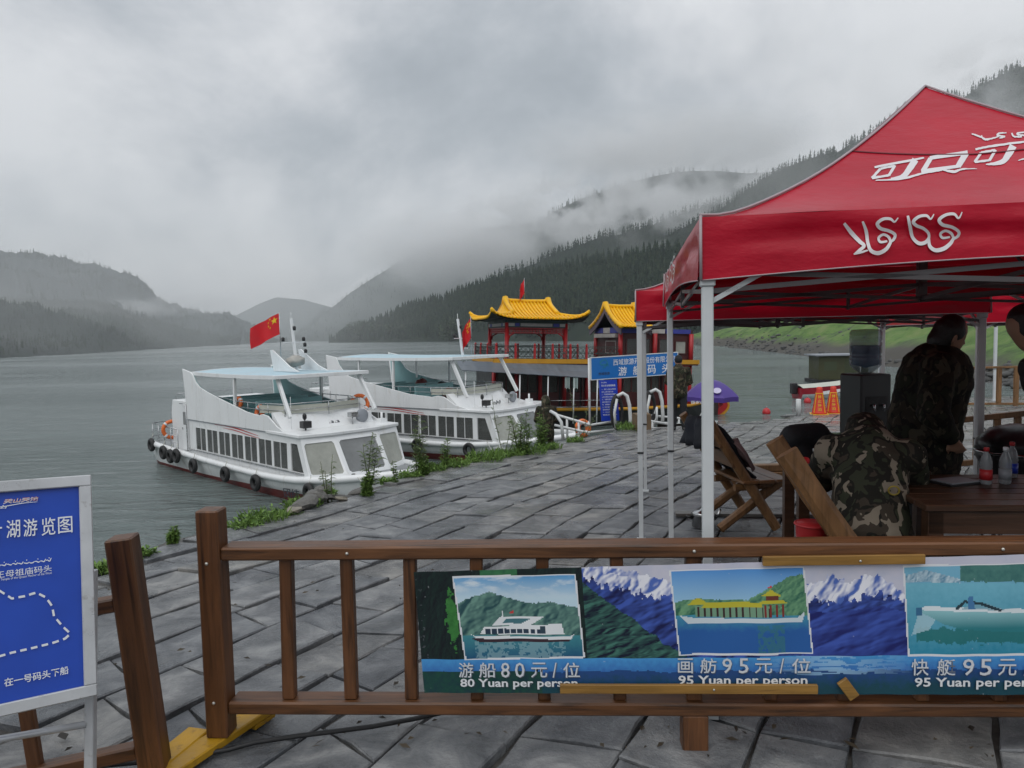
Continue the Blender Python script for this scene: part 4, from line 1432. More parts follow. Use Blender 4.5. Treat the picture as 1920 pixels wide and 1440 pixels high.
def tiled_roof(parent, cu, cv, a, b_, c, ze, zr, hip=True, tip=0.38, pitch=0.20):
    """hip-and-gable roof: eave half sizes a (u) and b_ (v), ridge half length c. Ribs of round tiles run down every slope."""
    zg = ze + 0.40 * (zr - ze)

    def main(v):
        k = max(0.0, 1 - abs(v) / b_)
        return ze + (zr - ze) * (0.55 * k + 0.45 * k ** 2.2)

    def hipz(u):
        k = max(0.0, (a - abs(u)) / (a - c))
        return ze + (zg - ze) * (0.5 * k + 0.5 * k ** 1.8)

    def lift(u, v):
        return tip * (abs(u) / a) ** 5 * (abs(v) / b_) ** 5 if hip else tip * .25 * (abs(v) / b_) ** 5

    def Z(u, v):
        z = main(v)
        if hip and abs(u) > c:
            z = min(z, hipz(u))
        return z + lift(u, v)
    root = bpy.data.objects.new('roof', None)
    root.parent = parent
    root.location = (cu, cv, 0)
    col.objects.link(root)
    us = sorted(set([-a + 2 * a * i / 40 for i in range(41)] + [-c, c, -c - .002, c + .002]))
    if not hip:
        us = [u for u in us if True]
    vs_ = [-b_ + 2 * b_ * i / 30 for i in range(31)]
    G = [[(u, v, Z(u, v)) for v in vs_] for u in us]
    MB().grid(G).build('roof_shell', M_TILE, root)
    MB().grid([[(x, y, z - .10) for x, y, z in row] for row in G], flip=True).build('eave_soffit', M_GREEN, root)

    def rib(path, r=.062):
        MB().tube(path, r, 6).build('tile_rib', M_TILE, root)
    u = -a + pitch / 2
    while u < a:
        for s in (-1, 1):
            end = 0.0
            if hip and abs(u) > c:
                # stop where the hip takes over
                end = b_
                for k in range(40):
                    v = b_ * (1 - k / 40)
                    if main(v) + 1e-6 > hipz(u):
                        break
                    end = v
                if end > b_ * .98:
                    continue
            path = []
            for k in range(9):
                v = b_ + .02 + (end - b_ - .02) * k / 8
                path.append((u, s * v, Z(u, min(v, b_)) + .03))
            rib(path)
        u += pitch
    if hip:
        v = -b_ + pitch / 2
        while v < b_:
            for s in (-1, 1):
                end = None
                for k in range(30):
                    uu = a - (a - c) * k / 29
                    if hipz(uu) > main(v) + 1e-6:
                        break
                    end = uu
                if end is None or end > a * .98:
                    v += 0
                    continue
                path = []
                for k in range(7):
                    uu = a + .02 + (end - a - .02) * k / 6
                    path.append((s * uu, v, Z(min(uu, a), v) + .03))
                rib(path)
            v += pitch
    # ridges
    MB().tube([(-c - .05, 0, zr + .16), (-c * .8, 0, zr + .07), (0, 0, zr + .05), (c * .8, 0, zr + .07), (c + .05, 0, zr + .16)], [.14, .11, .10, .11, .14], 8).build('ridge', M_TILE, root)
    ends = (-1, 1)
    for s in ends:
        for q in (-1, 1):
            vm = b_ * .62 if hip else b_
            path = [(s * (c - .02), q * vm * k / 7, main(vm * k / 7) + .10 + (.10 if k == 0 else 0)) for k in range(8)]
            MB().tube(path, [.17, .15] + [.12] * 6, 8).build('gable_ridge', M_TILE, root)
            if hip:
                path = []
                for k in range(8):
                    f = k / 7
                    uu = c + (a - c) * f; vv = vm + (b_ - vm) * f
                    path.append((s * uu, q * vv, Z(uu, vv) + .07))
                MB().tube(path, .085, 6).build('hip_ridge', M_TILE, root)
        # gable board
        gv = b_ * .60 if hip else b_
        zb = zg if hip else ze - .05
        pts = [(s * (c - .10), v_, main(v_) - .02) for v_ in [gv * (-1 + 2 * k / 12) for k in range(13)]] + [(s * (c - .10), gv, zb), (s * (c - .10), -gv, zb)]
        if hip:
            MB().add(pts, [tuple(range(len(pts)))]).build('gable_board', M_DKRED, root)
        else:
            bd = MB()
            for k in range(12):
                v0, v1 = gv * (-1 + 2 * k / 12), gv * (-1 + 2 * (k + 1) / 12)
                bd.add([(s * (c + .02), v0, main(v0) - .02), (s * (c + .02), v1, main(v1) - .02), (s * (c + .02), v1, main(v1) - .36), (s * (c + .02), v0, main(v0) - .36),
                        (s * (c - .04), v0, main(v0) - .02), (s * (c - .04), v1, main(v1) - .02), (s * (c - .04), v1, main(v1) - .36), (s * (c - .04), v0, main(v0) - .36)],
                       [(0, 1, 2, 3), (4, 7, 6, 5), (3, 2, 6, 7), (0, 4, 5, 1)])
            bd.build('bargeboard', M_PURPLEB, root)
            # round tile ends along the verge
            for k in range(15):
                v_ = gv * (-1 + 2 * (k + .5) / 15)
                MB().lathe([(.075, 0), (.075, .10)], 8, Matrix.Translation((s * (c - .02), v_, main(v_) + .03)) @ Matrix.Rotation(R(90) * s, 4, 'Y')).build('tile_end', M_TILE, root)
    return root


# hull and lower cabin
hl = MB()
secs = []
for u, hw, zt, zb in ((-1.2, 2.3, -2.55, -4.3), (2, 2.75, -2.6, -4.5), (8, 2.75, -2.6, -4.4), (11.5, 2.3, -2.5, -4.2), (13.5, 1.3, -2.3, -4.0), (14.6, .25, -2.0, -3.7)):
    secs.append([(u, 2.6 - hw, zt), (u, 2.6 - hw * .8, zb), (u, 2.6 + hw * .8, zb), (u, 2.6 + hw, zt)])
hl.grid(secs, smooth=False)
hl.add(secs[0], [(0, 1, 2, 3)])
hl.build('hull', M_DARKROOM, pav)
MB().grid([[s_[0], s_[3]] for s_ in secs], smooth=False).build('main_deck', M_DKRED, pav)
MB().tube([s_[0] for s_ in secs] + [s_[3] for s_ in reversed(secs)], .10, 6).build('rub_rail', M_OCHRE, pav)
# red scroll at the bow with yellow edge
sw = stroke([(13.2, -2.75), (13.9, -2.6), (14.6, -2.3), (15.0, -1.95), (14.85, -1.62), (14.5, -1.72), (14.55, -1.98)], [.5, .5, .42, .34, .28, .2, .1], 6)
n2 = len(sw[0])
mb = MB().add([(p.x, 2.3, p.y) for p in sw[0]] + [(p.x, 2.9, p.y) for p in sw[0]], [f for f in sw[1]] + [tuple(i + n2 for i in f)[::-1] for f in sw[1]] +
              [(2 * i, 2 * i + 2, 2 * i + 2 + n2, 2 * i + n2) for i in range(n2 // 2 - 1)] + [(2 * i + 1, 2 * i + 1 + n2, 2 * i + 3 + n2, 2 * i + 3) for i in range(n2 // 2 - 1)])
mb.build('bow_scroll', M_COL, pav, loc=(0, 0, -.8))
sw = stroke([(13.3, -2.95), (14.1, -2.78), (14.9, -2.38), (15.22, -1.9), (14.9, -1.46)], [.14, .16, .16, .14, .08], 6)
MB().add([(p.x, 2.26, p.y) for p in sw[0]], sw[1]).build('scroll_trim', M_OCHRE, pav, loc=(0, 0, -.8))
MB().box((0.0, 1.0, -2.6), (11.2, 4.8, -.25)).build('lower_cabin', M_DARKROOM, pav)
for u in (0.1, 1.35, 2.7, 4.1, 5.4, 6.35, 7.15, 8.5, 10.0, 11.45):
    MB().lathe([(.11, -2.6), (.11, -.2)], 10, Matrix.Translation((u, .35 if u > 6.5 else .85, 0))).build('lower_column', M_COL, pav)
for k in range(9):
    u0 = .25 + k * 1.22
    f = MB()
    for (p, q) in (((u0, -2.55), (u0 + 1.1, -1.75)), ((u0, -.5), (u0 + 1.1, -.3)), ((u0, -1.75), (u0 + .07, -.5)), ((u0 + 1.03, -1.75), (u0 + 1.1, -.5)), ((u0 + .52, -1.75), (u0 + .58, -.5))):
        f.box((p[0], .90, p[1]), (q[0], .985, q[1]))
    w_ = f.build('lower_window', M_DKRED, pav)
    MB().box((u0 + .07, .955, -1.75), (u0 + 1.03, .965, -.5)).build('pane', M_GLASS, w_)
# upper deck slab with ochre band
MB().box((-.15, -.12, -.22), (11.7, 5.25, -.02)).build('upper_deck', M_DKRED, pav)
MB().box((-.18, -.16, -.14), (11.75, -.122, .10)).build('deck_band', M_OCHRE, pav)
MB().box((-.192, -.16, -.14), (-.152, 5.2, .10)).build('deck_band', M_OCHRE, pav)
# upper rail: red posts with caps, lattice panels
posts = [(u, 0.0) for u in (0.0, 1.05, 2.1, 3.1, 4.1, 5.02)] + [(u, 5.1) for u in (0, 1.3, 2.6, 3.9, 5.2, 6.4)] + [(-.05, v) for v in (1.7, 3.4)]
pmesh = MB().box((-.055, -.055, 0), (.055, .055, .76)).lathe([(.03, .76), (.065, .80), (.07, .85), (.015, .93)], 8).mesh('rail_post', M_COL, .008)
for (u, v) in posts:
    link('rail_post', pmesh, None, pav, (u, v, 0))


def lattice(p, q, k):
    p, q = Vector(p), Vector(q)
    m = MB()
    for z in (.10, .42, .72):
        m.bar(p + Vector((0, 0, z)), q + Vector((0, 0, z)), .03, .035)
    N = max(3, int((q - p).length / .24))
    for i in range(N):
        a, c = p.lerp(q, i / N), p.lerp(q, (i + 1) / N)
        m.bar(a + Vector((0, 0, .42)), c + Vector((0, 0, .72)), .02, .022).bar(a + Vector((0, 0, .72)), c + Vector((0, 0, .42)), .02, .022)
        m.bar(a + Vector((0, 0, .10)), c + Vector((0, 0, .42)), .02, .022).bar(a + Vector((0, 0, .42)), c + Vector((0, 0, .10)), .02, .022)
    m.bar(p + Vector((0, 0, .80)), q + Vector((0, 0, .80)), .025, .025)
    m.build('lattice_panel', k, pav)


us = (0.0, 1.05, 2.1, 3.1, 4.1, 5.02)
for a, c in zip(us[:-1], us[1:]):
    lattice((a + .07, 0, 0), (c - .07, 0, 0), M_GREEN)
lattice((5.1, 0, 0), (6.9, 0, 0), M_GREEN)
us = (0, 1.3, 2.6, 3.9, 5.2, 6.4)
for a, c in zip(us[:-1], us[1:]):
    lattice((a + .07, 5.1, 0), (c - .07, 5.1, 0), M_GREEN)
vv = (0, 1.7, 3.4, 5.1)
for a, c in zip(vv[:-1], vv[1:]):
    lattice((-.05, a + .07, 0), (-.05, c - .07, 0), M_GREEN)
# pavilion columns, frieze, painted beam
CU, CV = (.70, 3.98), (.5, 4.4)
for u in CU:
    for v in CV:
        MB().lathe([(.15, 0), (.15, .06), (.115, .10), (.115, 2.0)], 12, Matrix.Translation((u, v, 0))).build('column', M_COL, pav)
for (p, q) in (((CU[0], CV[0]), (CU[1], CV[0])), ((CU[0], CV[1]), (CU[1], CV[1])), ((CU[0], CV[0]), (CU[0], CV[1])), ((CU[1], CV[0]), (CU[1], CV[1]))):
    p3, q3 = Vector((*p, 0)), Vector((*q, 0))
    d = (q3 - p3).normalized(); L = (q3 - p3).length
    fz = MB()
    fz.bar(p3 + Vector((0, 0, 1.72)), q3 + Vector((0, 0, 1.72)), .06, .05).bar(p3 + Vector((0, 0, 1.48)), q3 + Vector((0, 0, 1.48)), .06, .04)
    for k in range(1, 19):
        c_ = p3 + d * (L * k / 19)
        fz.bar(c_ + Vector((0, 0, 1.50)), c_ + Vector((0, 0, 1.70)), .03, .03, up=(1, 0, 0))
    fz.bar(p3 + Vector((0, 0, 1.60)), q3 + Vector((0, 0, 1.60)), .03, .03)
    # curved brackets
    for (o_, s) in ((p3, 1), (q3, -1)):
        fz.tube([o_ + d * s * .10 + Vector((0, 0, 1.10)), o_ + d * s * .16 + Vector((0, 0, 1.32)), o_ + d * s * .42 + Vector((0, 0, 1.47))], .045, 6)
    fz.build('frieze', M_COL, pav)
    out = Vector((d.y, -d.x, 0))
    if (p3 + out - Vector((2.34, 2.45, 0))).length < (p3 - out - Vector((2.34, 2.45, 0))).length:
        out = -out
    bm_ = MB().bar(p3 + Vector((0, 0, 1.95)), q3 + Vector((0, 0, 1.95)), .20, .40).build('beam', M_GREEN, pav)
    seg = [(.02, .12, M_PALE), (.13, .20, M_BLUEP), (.22, .76, M_PALE), (.78, .88, M_BLUEP), (.89, .98, M_PALE)]
    for (f0, f1, mm) in seg:
        a, c = p3 + d * L * f0 + out * .104, p3 + d * L * f1 + out * .104
        MB().bar(a + Vector((0, 0, 1.90)), c + Vector((0, 0, 1.90)), .012, .16).build('painted_panel', mm, bm_)
tiled_roof(pav, 2.34, 2.45, 2.70, 2.78, 1.27, 2.20, 3.22, True, .42)
# deckhouse at the bow end
hs = MB()
hs.box((7.15, .45, 0), (11.4, 4.2, 1.55))
hs.build('deckhouse', M_DKRED, pav)
for (u, v) in ((7.12, .3), (7.12, 3.9), (11.45, .3), (9.2, .3)):
    MB().lathe([(.13, -.1), (.13, 1.55)], 12, Matrix.Translation((u, v, 0))).build('column', M_COL, pav)


def framed_window(p0, ux, w, h, mat_f, mat_p):
    """window standing proud of a wall; p0 lower left corner, ux unit vector along the wall"""
    p0, ux = Vector(p0), Vector(ux)
    uz = Vector((0, 0, 1)); nrm = ux.cross(uz)
    M = Matrix(((ux.x, nrm.x, 0, p0.x), (ux.y, nrm.y, 0, p0.y), (0, 0, 1, p0.z), (0, 0, 0, 1)))
    f = MB()
    for (a, c) in (((0, 0), (w, .06)), ((0, h - .06), (w, h)), ((0, .06), (.06, h - .06)), ((w - .06, .06), (w, h - .06))):
        f.box((a[0], 0, a[1]), (c[0], .05, c[1]), M)
    o = f.build('window', mat_f, pav)
    MB().box((.06, .005, .06), (w - .06, .015, h - .06), M).build('pane', mat_p, o)
    return o


framed_window((7.148, 1.0, .38), (0, 1, 0), 1.5, .75, M_PALE, M_GLASS)
framed_window((7.148, 1.0, .38), (0, 1, 0), 0.01, .01, M_PALE, M_GLASS) if False else None
for k, u in enumerate((7.5, 8.3, 9.5)):
    framed_window((u, .448, .35), (1, 0, 0), .7, .95, M_DKRED, M_GLASS)
framed_window((10.5, .448, .4), (1, 0, 0), .72, .78, M_DKRED, M_FOG)
for (a, c, mm) in ((.0, .34, M_BLUEP), (.36, .62, M_PALE), (.64, 1.0, M_BLUEP)):
    MB().box((7.05, .4 + 3.6 * a, 1.56), (7.14, .4 + 3.6 * c, 1.86)).build('painted_panel', mm, pav)
    MB().box((7.2 + 4.2 * a, .30, 1.56), (7.2 + 4.2 * c, .44, 1.80)).build('painted_panel', mm, pav)
MB().box((7.16, .44, 1.552), (11.6, 4.3, 1.76)).build('deckhouse_roof', M_DKRED, pav)
MB().box((6.9, .6, 1.30), (7.10, 3.7, 1.52)).build('gable_lintel', M_PALE, pav)
tiled_roof(pav, 7.75, 1.95, .9, 2.35, .9, 1.80, 3.05, False, .3)
# awning along the quay side
aw = MB()
G = []
for i in range(27):
    u = -2.1 + 7.4 * i / 26
    G.append([(u, -.06, -.02 - .012 * i / 2), (u, -.7, -.26 - .012 * i + .012 * (i % 2)), (u, -1.55, -.44 - .016 * i + .012 * (i % 2))])
aw.grid(G, smooth=False)
o = aw.build('awning', M_AWN, pav)
solidify(o, .03)
for u in (-1.9, .9, 2.4, 3.8, 5.1):
    MB().tube([(u, -1.45, -.62 - .06 * u), (u, -1.45, -3.2)], .035, 8).build('awning_post', M_BOAT, pav)
M_TASSEL = paint('pale_tassel', (0.42, 0.52, 0.50), 0.7, 0.2, 4.0)
for u in (3.3, 3.75, 5.15):
    m = MB()
    for k in range(4):
        m.box((u + k * .07, -1.5, -1.35 - .05 * (k % 2)), (u + k * .07 + .04, -1.48, -.80))
    m.build('tassel', M_TASSEL, pav)
for u in (0.2, 1.8, 3.4, 5.0):
    for z in (-2.05, -2.4):
        MB().tube([(u - .6, -.9, z), (u + 1.0, -.9, z)], .022, 6).build('deck_rail', M_STEEL, pav)
MB().box((10.7, .2, -.62), (11.35, .29, -.12)).build('red_board', M_RED, pav)
MB().box((10.7, .18, -.70), (11.35, .289, -.62)).build('red_board_edge', M_OCHRE, pav)
flag(pav.matrix_basis @ Vector((2.2, 2.45, 3.75)), 'small red flag standing behind the pavilion roof ridge', .55, .75, .5, R(200), .3, False, .55)

# ================================================================== landing pontoon, signs, rails
M_PIPE = paint('white_pipe', (0.66, 0.68, 0.68), 0.4, 0.1, 3.0, dirt=(0.35, 0.27, 0.2))
M_SIGNBLUE = paint('sign_blue', (0.012, 0.16, 0.50), 0.35, 0.08, 1.0)
M_DEEPBLUE = paint('board_blue', (0.014, 0.05, 0.46), 0.35, 0.08, 1.0)
M_TEALINK = paint('teal_ink', (0.02, 0.20, 0.36), 0.4, 0.1, 1.0)
M_PLANK = wood('pontoon_plank', (0.12, 0.10, 0.085), 1, 0.6)
pt = thing('pontoon', 'dark landing pontoon below the quay between boats and quay', 'pontoon', (4.2, 22.4, WATER))
for k in range(30):
    MB().box((-2.4 + .165 * k, -2.6, .50), (-2.4 + .165 * k + .155, 3.4, .55)).build('plank', M_PLANK, pt)
MB().box((-2.5, -2.7, -.3), (2.7, 3.5, .49)).build('float', M_BLACK, pt)
gw = thing('gangway', 'white railed gangway from the quay to the pontoon', 'gangway', (4.3, 18.0, -.68))
MB().add([(-.6, 0, 0), (.6, 0, 0), (.6, 3.2, -2.1), (-.6, 3.2, -2.1), (-.6, 0, -.1), (.6, 0, -.1), (.6, 3.2, -2.2), (-.6, 3.2, -2.2)], [(0, 1, 2, 3), (4, 7, 6, 5), (0, 3, 7, 4), (1, 5, 6, 2)]).build('ramp', M_PLANK, gw)
for s in (-1, 1):
    m = MB()
    for dz in (.42, .18):
        m.tube([(s * .62, 0, dz), (s * .62, 3.2, -2.1 + dz)], .03, 8)
    for k in range(5):
        m.tube([(s * .62, .8 * k, -.525 * k), (s * .62, .8 * k, -.525 * k + .42)], .025, 8)
    m.build('handrail', M_PIPE, gw)

# low white pipe rail along the quay's end
rl = thing('pipe_rail', 'low white pipe rail along the end of the quay by the notice board', 'railing', (0, 0, 0))
pts_a = [sight(1038, 776, 17.6), sight(1107, 797, 17.3), sight(1152, 790, 17.9)]
pts_b = [sight(1040, 797, 17.6), sight(1100, 811, 17.3), sight(1152, 806, 17.9)]
MB().tube(pts_a, .032, 8).build('top_pipe', M_PIPE, rl)
MB().tube(pts_b, .032, 8).build('lower_pipe', M_PIPE, rl)
for px, py, d in ((1063, 783, 17.5), (1152, 790, 17.9), (1085, 790, 17.4)):
    p = sight(px, py, d)
    MB().tube([p, (p.x, p.y, p.z - .62)], .03, 8).build('upright', M_PIPE, rl)
r2 = thing('pipe_rail', 'low white pipe rail behind the tent poles beside the far person', 'railing', (0, 0, 0))
for (a, c, dz) in (((1185, 783, 17.4), (1262, 797, 17.2), 0), ((1200, 777, 18.4), (1345, 791, 18.6), 0)):
    p, q = sight(*a), sight(*c)
    for k in (0, -.16):
        MB().tube([p + Vector((0, 0, k)), q + Vector((0, 0, k))], .028, 8).build('pipe', M_PIPE, r2)
    for f in (0.02, .5, .98):
        s_ = p.lerp(q, f)
        MB().tube([s_, s_ - Vector((0, 0, .42))], .026, 8).build('upright', M_PIPE, r2)

for root_, p_ in ((rl, pts_a[0]), (r2, sight(1262, 797, 17.2))):
    p_ = Vector((p_.x, p_.y, ground_z(p_.y)))
    root_.location = p_
    for ch in root_.children:
        ch.location = -p_


def curved_post(px, py_top, py_bot, d, label, flip=1):
    a, c = sight(px, py_top, d), sight(px, py_bot, d)
    h = a.z - c.z
    t = thing('mooring_arch', label, 'mooring arch', (a.x, d, c.z), 0, 'white curved mooring arches at the landing')
    s = flip
    MB().tube([(0, 0, 0), (.02 * s, 0, h * .35), (.0, 0, h * .7), (-.06 * s, 0, h * .93), (-.16 * s, 0, h), (-.30 * s, 0, h * .93)], .045, 8).build('arch', M_PIPE, t)
    MB().tube([(-.34 * s, .04, h * .12), (-.37 * s, .04, h * .5), (-.30 * s, .04, h * .86)], .035, 8).build('inner_bar', M_PIPE, t)
    MB().torus(.30, .085, Matrix.Translation((-.30 * s, .12, h * .52)) @ Matrix.Rotation(R(90), 4, 'X') @ Matrix.Rotation(R(0), 4, 'Z') @ Matrix.Diagonal((.45, 1.2, 1, 1)), 20, 8).build('rubber_fender', M_BLACK, t)
    return t


curved_post(1180, 737, 812, 17.5, 'white curved mooring arch beside the blue notice board')
curved_post(1241, 730, 802, 18.2, 'white curved mooring arch behind the second tent pole')
t = thing('bent_rail', 'white pipe curving down beside the person in the hood', 'railing', tuple(sight(1056, 825, 17.2)))
z0 = sight(1040, 775, 17.2).z - sight(1056, 825, 17.2).z
MB().tube([(-.28, .3, z0 + .02), (-.16, .1, z0 - .03), (-.04, 0, z0 - .22), (.0, 0, 0)], .04, 8).build('pipe', M_PIPE, t)
life_ring(sight(1093, 803, 17.9), (R(80), R(10), R(30)), 'orange life ring hanging on the low white pipe rail', .17)

# big blue sign at the landing
P0 = Vector((2.03, 18.05, .49)); P1 = Vector((4.34, 18.55, .57))
sg = thing('landing_sign', 'blue landing sign with white Chinese characters across the quay end', 'sign', tuple(P0))
ux = (P1 - P0).normalized(); Ls = (P1 - P0).length; uz = Vector((0, 0, 1)); nrm = ux.cross(uz).normalized()
Hs = .545
M = Matrix(((ux.x, nrm.x, 0, 0), (ux.y, nrm.y, 0, 0), (ux.z, nrm.z, 1, 0), (0, 0, 0, 1)))
MB().box((0, -.06, 0), (Ls, 0, Hs), M).build('panel', M_SIGNBLUE, sg)
fr = MB()
for (a, c) in (((-.02, -.02), (Ls + .02, .0)), ((-.02, Hs), (Ls + .02, Hs + .02)), ((-.02, 0), (0, Hs)), ((Ls, 0), (Ls + .02, Hs))):
    fr.box((a[0], -.07, a[1]), (c[0], .006, c[1]), M)
fr.build('frame', M_PIPE, sg)
oo = Vector((0, 0, 0))
wall_text('西域旅游开发股份有限公司', oo, ux, uz, 1.44, .40, 1.70, .16, M_WHITE, sg, bold=.004, lift=.005)
for k, ch in enumerate('游艇码头'):
    wall_text(ch, oo, ux, uz, .84 + k * .40, .16, .23, .23, M_WHITE, sg, bold=.008, lift=.005)
# swirl emblem
for st in ([(.28, .33), (.24, .42), (.33, .48), (.42, .45)], [(.40, .46), (.43, .38), (.36, .30), (.29, .27)], [(.26, .36), (.33, .36), (.43, .35), (.46, .30)]):
    sw = stroke(st, [.015, .05, .04, .01], 6)
    MB().add([oo + ux * p.x + uz * p.y + nrm * .005 for p in sw[0]], sw[1]).build('emblem', M_TEALINK, sg)
wall_text('西域旅游', oo, ux, uz, .34, .13, .30, .07, M_INK, sg, bold=.012, lift=.004)
for f, dn in ((.0, 1.35), (.95, 1.5)):
    p = ux * (Ls * f) - nrm * .09
    MB().tube([(p.x - .03, p.y, Hs), (p.x - .03, p.y, -dn + (.0 if f else 0))], .03, 8).build('post', M_PIPE, sg)
# notice board below it
N0 = sight(1128, 790, 17.85); N1 = sight(1160, 788, 17.95); N2 = sight(1123, 713, 17.85)
nb = thing('notice_board', 'tall blue notice board with rows of small white text', 'notice board', tuple(N0))
ux = Vector((N1.x - N0.x, N1.y - N0.y, 0)); Ln = ux.length + .02; ux.normalize()
uz = (N2 - N0); Hn = uz.length; uz.normalize()
nrm = ux.cross(uz).normalized()
M = Matrix(((ux.x, nrm.x, uz.x, 0), (ux.y, nrm.y, uz.y, 0), (ux.z, nrm.z, uz.z, 0), (0, 0, 0, 1)))
MB().box((0, -.03, 0), (Ln, 0, Hn), M).build('panel', M_DEEPBLUE, nb)
wall_text('码头安全管理制度', oo, ux, uz, Ln / 2, Hn * .865, Ln * .78, .05, M_WHITE, nb, bold=.01)
wall_text('天山天池', oo, ux, uz, Ln * .26, Hn * .94, Ln * .30, .035, M_WHITE, nb, bold=.01)
lines = ['一、游客上船前必须购票', '排队上船注意安全', '二、严禁携带易燃易爆物品', '上船后请勿打闹嬉戏', '三、开船后请勿随意走动', '请穿好救生衣听从指挥', '四、请照看好老人和小孩', '五、请勿向湖中乱扔杂物', '请保持船内清洁卫生', '六、大风大雨停止开航', '祝您旅途愉快']
for k, l in enumerate(lines):
    w_ = Ln * (.80 if k % 2 == 0 else .66)
    wall_text(l, oo, ux, uz, Ln * .10, Hn * (.775 - .062 * k), w_, .036, M_WHITE, nb, align='LEFT', bold=.006)
MB().tube([ux * .42 * 1 - nrm * .05 + uz * .3, ux * .42 - nrm * .05 - Vector((0, 0, .4))], .025, 8).build('post', M_PIPE, nb)
# cardboard box by the arch
M_CARD = paint('wet_cardboard', (0.16, 0.105, 0.06), 0.8, 0.25, 3.0)
p = on_ground(1203, 806)
bx = MB().box((-.18, -.15, 0), (.18, .15, .38)).build('cardboard_box', M_CARD, None, bevel=.008, loc=p, rot=(0, 0, .3))
tag(bx, 'brown cardboard box on the quay between the mooring arches', 'box')
MB().box((-.19, -.01, .379), (.19, .16, .386), Matrix.Rotation(R(8), 4, 'X')).build('flap', M_CARD, bx)

# purple umbrella
M_PURPLE = paint('umbrella_purple', (0.065, 0.032, 0.235), 0.45, 0.15, 1.0)
um = thing('parasol', 'purple parasol with white lettering standing beyond the quay', 'parasol', tuple(sight(1333, 745, 23.5) - Vector((0, 0, .0))))
rt, dz = .92, .62
ribs = 8
apex = (0, 0, .52)
for k in range(ribs):
    a0, a1 = R(45 * k + 10), R(45 * k + 55)
    G = []
    for i in range(7):
        f = i / 6
        row = []
        for j in range(5):
            g = j / 4
            p = Vector((math.cos(a0), math.sin(a0), 0)).lerp(Vector((math.cos(a1), math.sin(a1), 0)), g)
            row.append((p.x * rt * f, p.y * rt * f, .60 - .56 * f ** 1.8 + .02 * math.sin(math.pi * g) * f))
        G.append(row)
    cpn = MB().grid(G).build('canopy_panel', M_PURPLE, um)
    G2 = [[Vector(p) for p in G[-1]], [Vector(p) * 1.0 - Vector((0, 0, .15)) for p in G[-1]]]
    MB().grid(G2).build('valance', M_PURPLE, cpn)
    MB().tube([(0, 0, .5), (math.cos(a0) * rt, math.sin(a0) * rt, .03)], .008, 5).build('rib', M_STEEL, um)
MB().tube([(0, 0, .64), (0, 0, -2.4)], .025, 8).build('pole', M_STEEL, um)
MB().lathe([(.30, -2.45), (.30, -2.36), (.05, -2.30)], 14).build('foot', M_BLACK, um)
# print on it
aF = R(-90 - 18)
fr_ = Vector((math.cos(aF), math.sin(aF), 0)); sd_ = Vector((-fr_.y, fr_.x, 0))
wall_text('百岁山', fr_ * (rt * .955) + Vector((0, 0, -.03)), sd_, (0, 0, 1), -.38, -.055, .42, .10, M_WHITE, um, bold=.01, lift=.012)
vs, fs = [], []
c0 = fr_ * rt * .70 + sd_ * .22 + Vector((0, 0, .285))
tn = (Vector((0, 0, 1)) * .85 - fr_ * .55).normalized()
tn = (Vector((0, 0, .62)) - fr_ * .75).normalized()
for k in range(20):
    a = R(18 * k)
    vs.append(c0 + fr_ * .06 + sd_ * .13 * math.cos(a) + tn * .13 * math.sin(a))
MB().add(vs, [tuple(range(20))]).build('round_emblem', paint('emblem_lilac', (.52, .48, .66), .5), um)

# ================================================================== red canopy tents
M_VINYL, nt, b = new_mat('wet_red_vinyl')
n = noise_tex(nt, 2.2, 5.0, 0.6)
r = ramp(nt, n.outputs['Fac'], [(0.3, (0.40, 0.004, 0.020)), (0.7, (0.50, 0.007, 0.028))])
nt.links.new(r.outputs[0], b.inputs['Base Color'])
b.inputs['Roughness'].default_value = 0.30
b.inputs['Coat Weight'].default_value = 0.06
b.inputs['Specular IOR Level'].default_value = 0.2
b.inputs['Coat Roughness'].default_value = 0.16
n2 = noise_tex(nt, 6.0, 5.0, 0.55, (1, 1, 2.2))
bp = nd(nt, 'ShaderNodeBump'); bp.inputs['Strength'].default_value = 0.25; bp.inputs['Distance'].default_value = 0.03
nt.links.new(n2.outputs['Fac'], bp.inputs['Height']); nt.links.new(bp.outputs[0], b.inputs['Normal'])
_out = nt.nodes['Material Output']; _tr = nd(nt, 'ShaderNodeBsdfTranslucent'); _mx = nd(nt, 'ShaderNodeMixShader')
_tr.inputs['Color'].default_value = (0.55, 0.004, 0.02, 1); _mx.inputs[0].default_value = 0.07
nt.links.new(b.outputs[0], _mx.inputs[1]); nt.links.new(_tr.outputs[0], _mx.inputs[2]); nt.links.new(_mx.outputs[0], _out.inputs['Surface'])
M_PIPING = paint('grey_piping', (0.40, 0.33, 0.35), 0.5, 0.1, 5.0)
M_LEG = paint('white_leg', (0.62, 0.65, 0.66), 0.4, 0.1, 4.0)
M_TRUSS = paint('truss_grey', (0.085, 0.075, 0.078), 0.45, 0.15, 5.0)
M_SEAM = paint('seam_maroon', (0.13, 0.004, 0.012), 0.5, 0.1, 5.0)
M_LETTER = paint('vinyl_white', (0.70, 0.68, 0.69), 0.35, 0.05, 5.0)

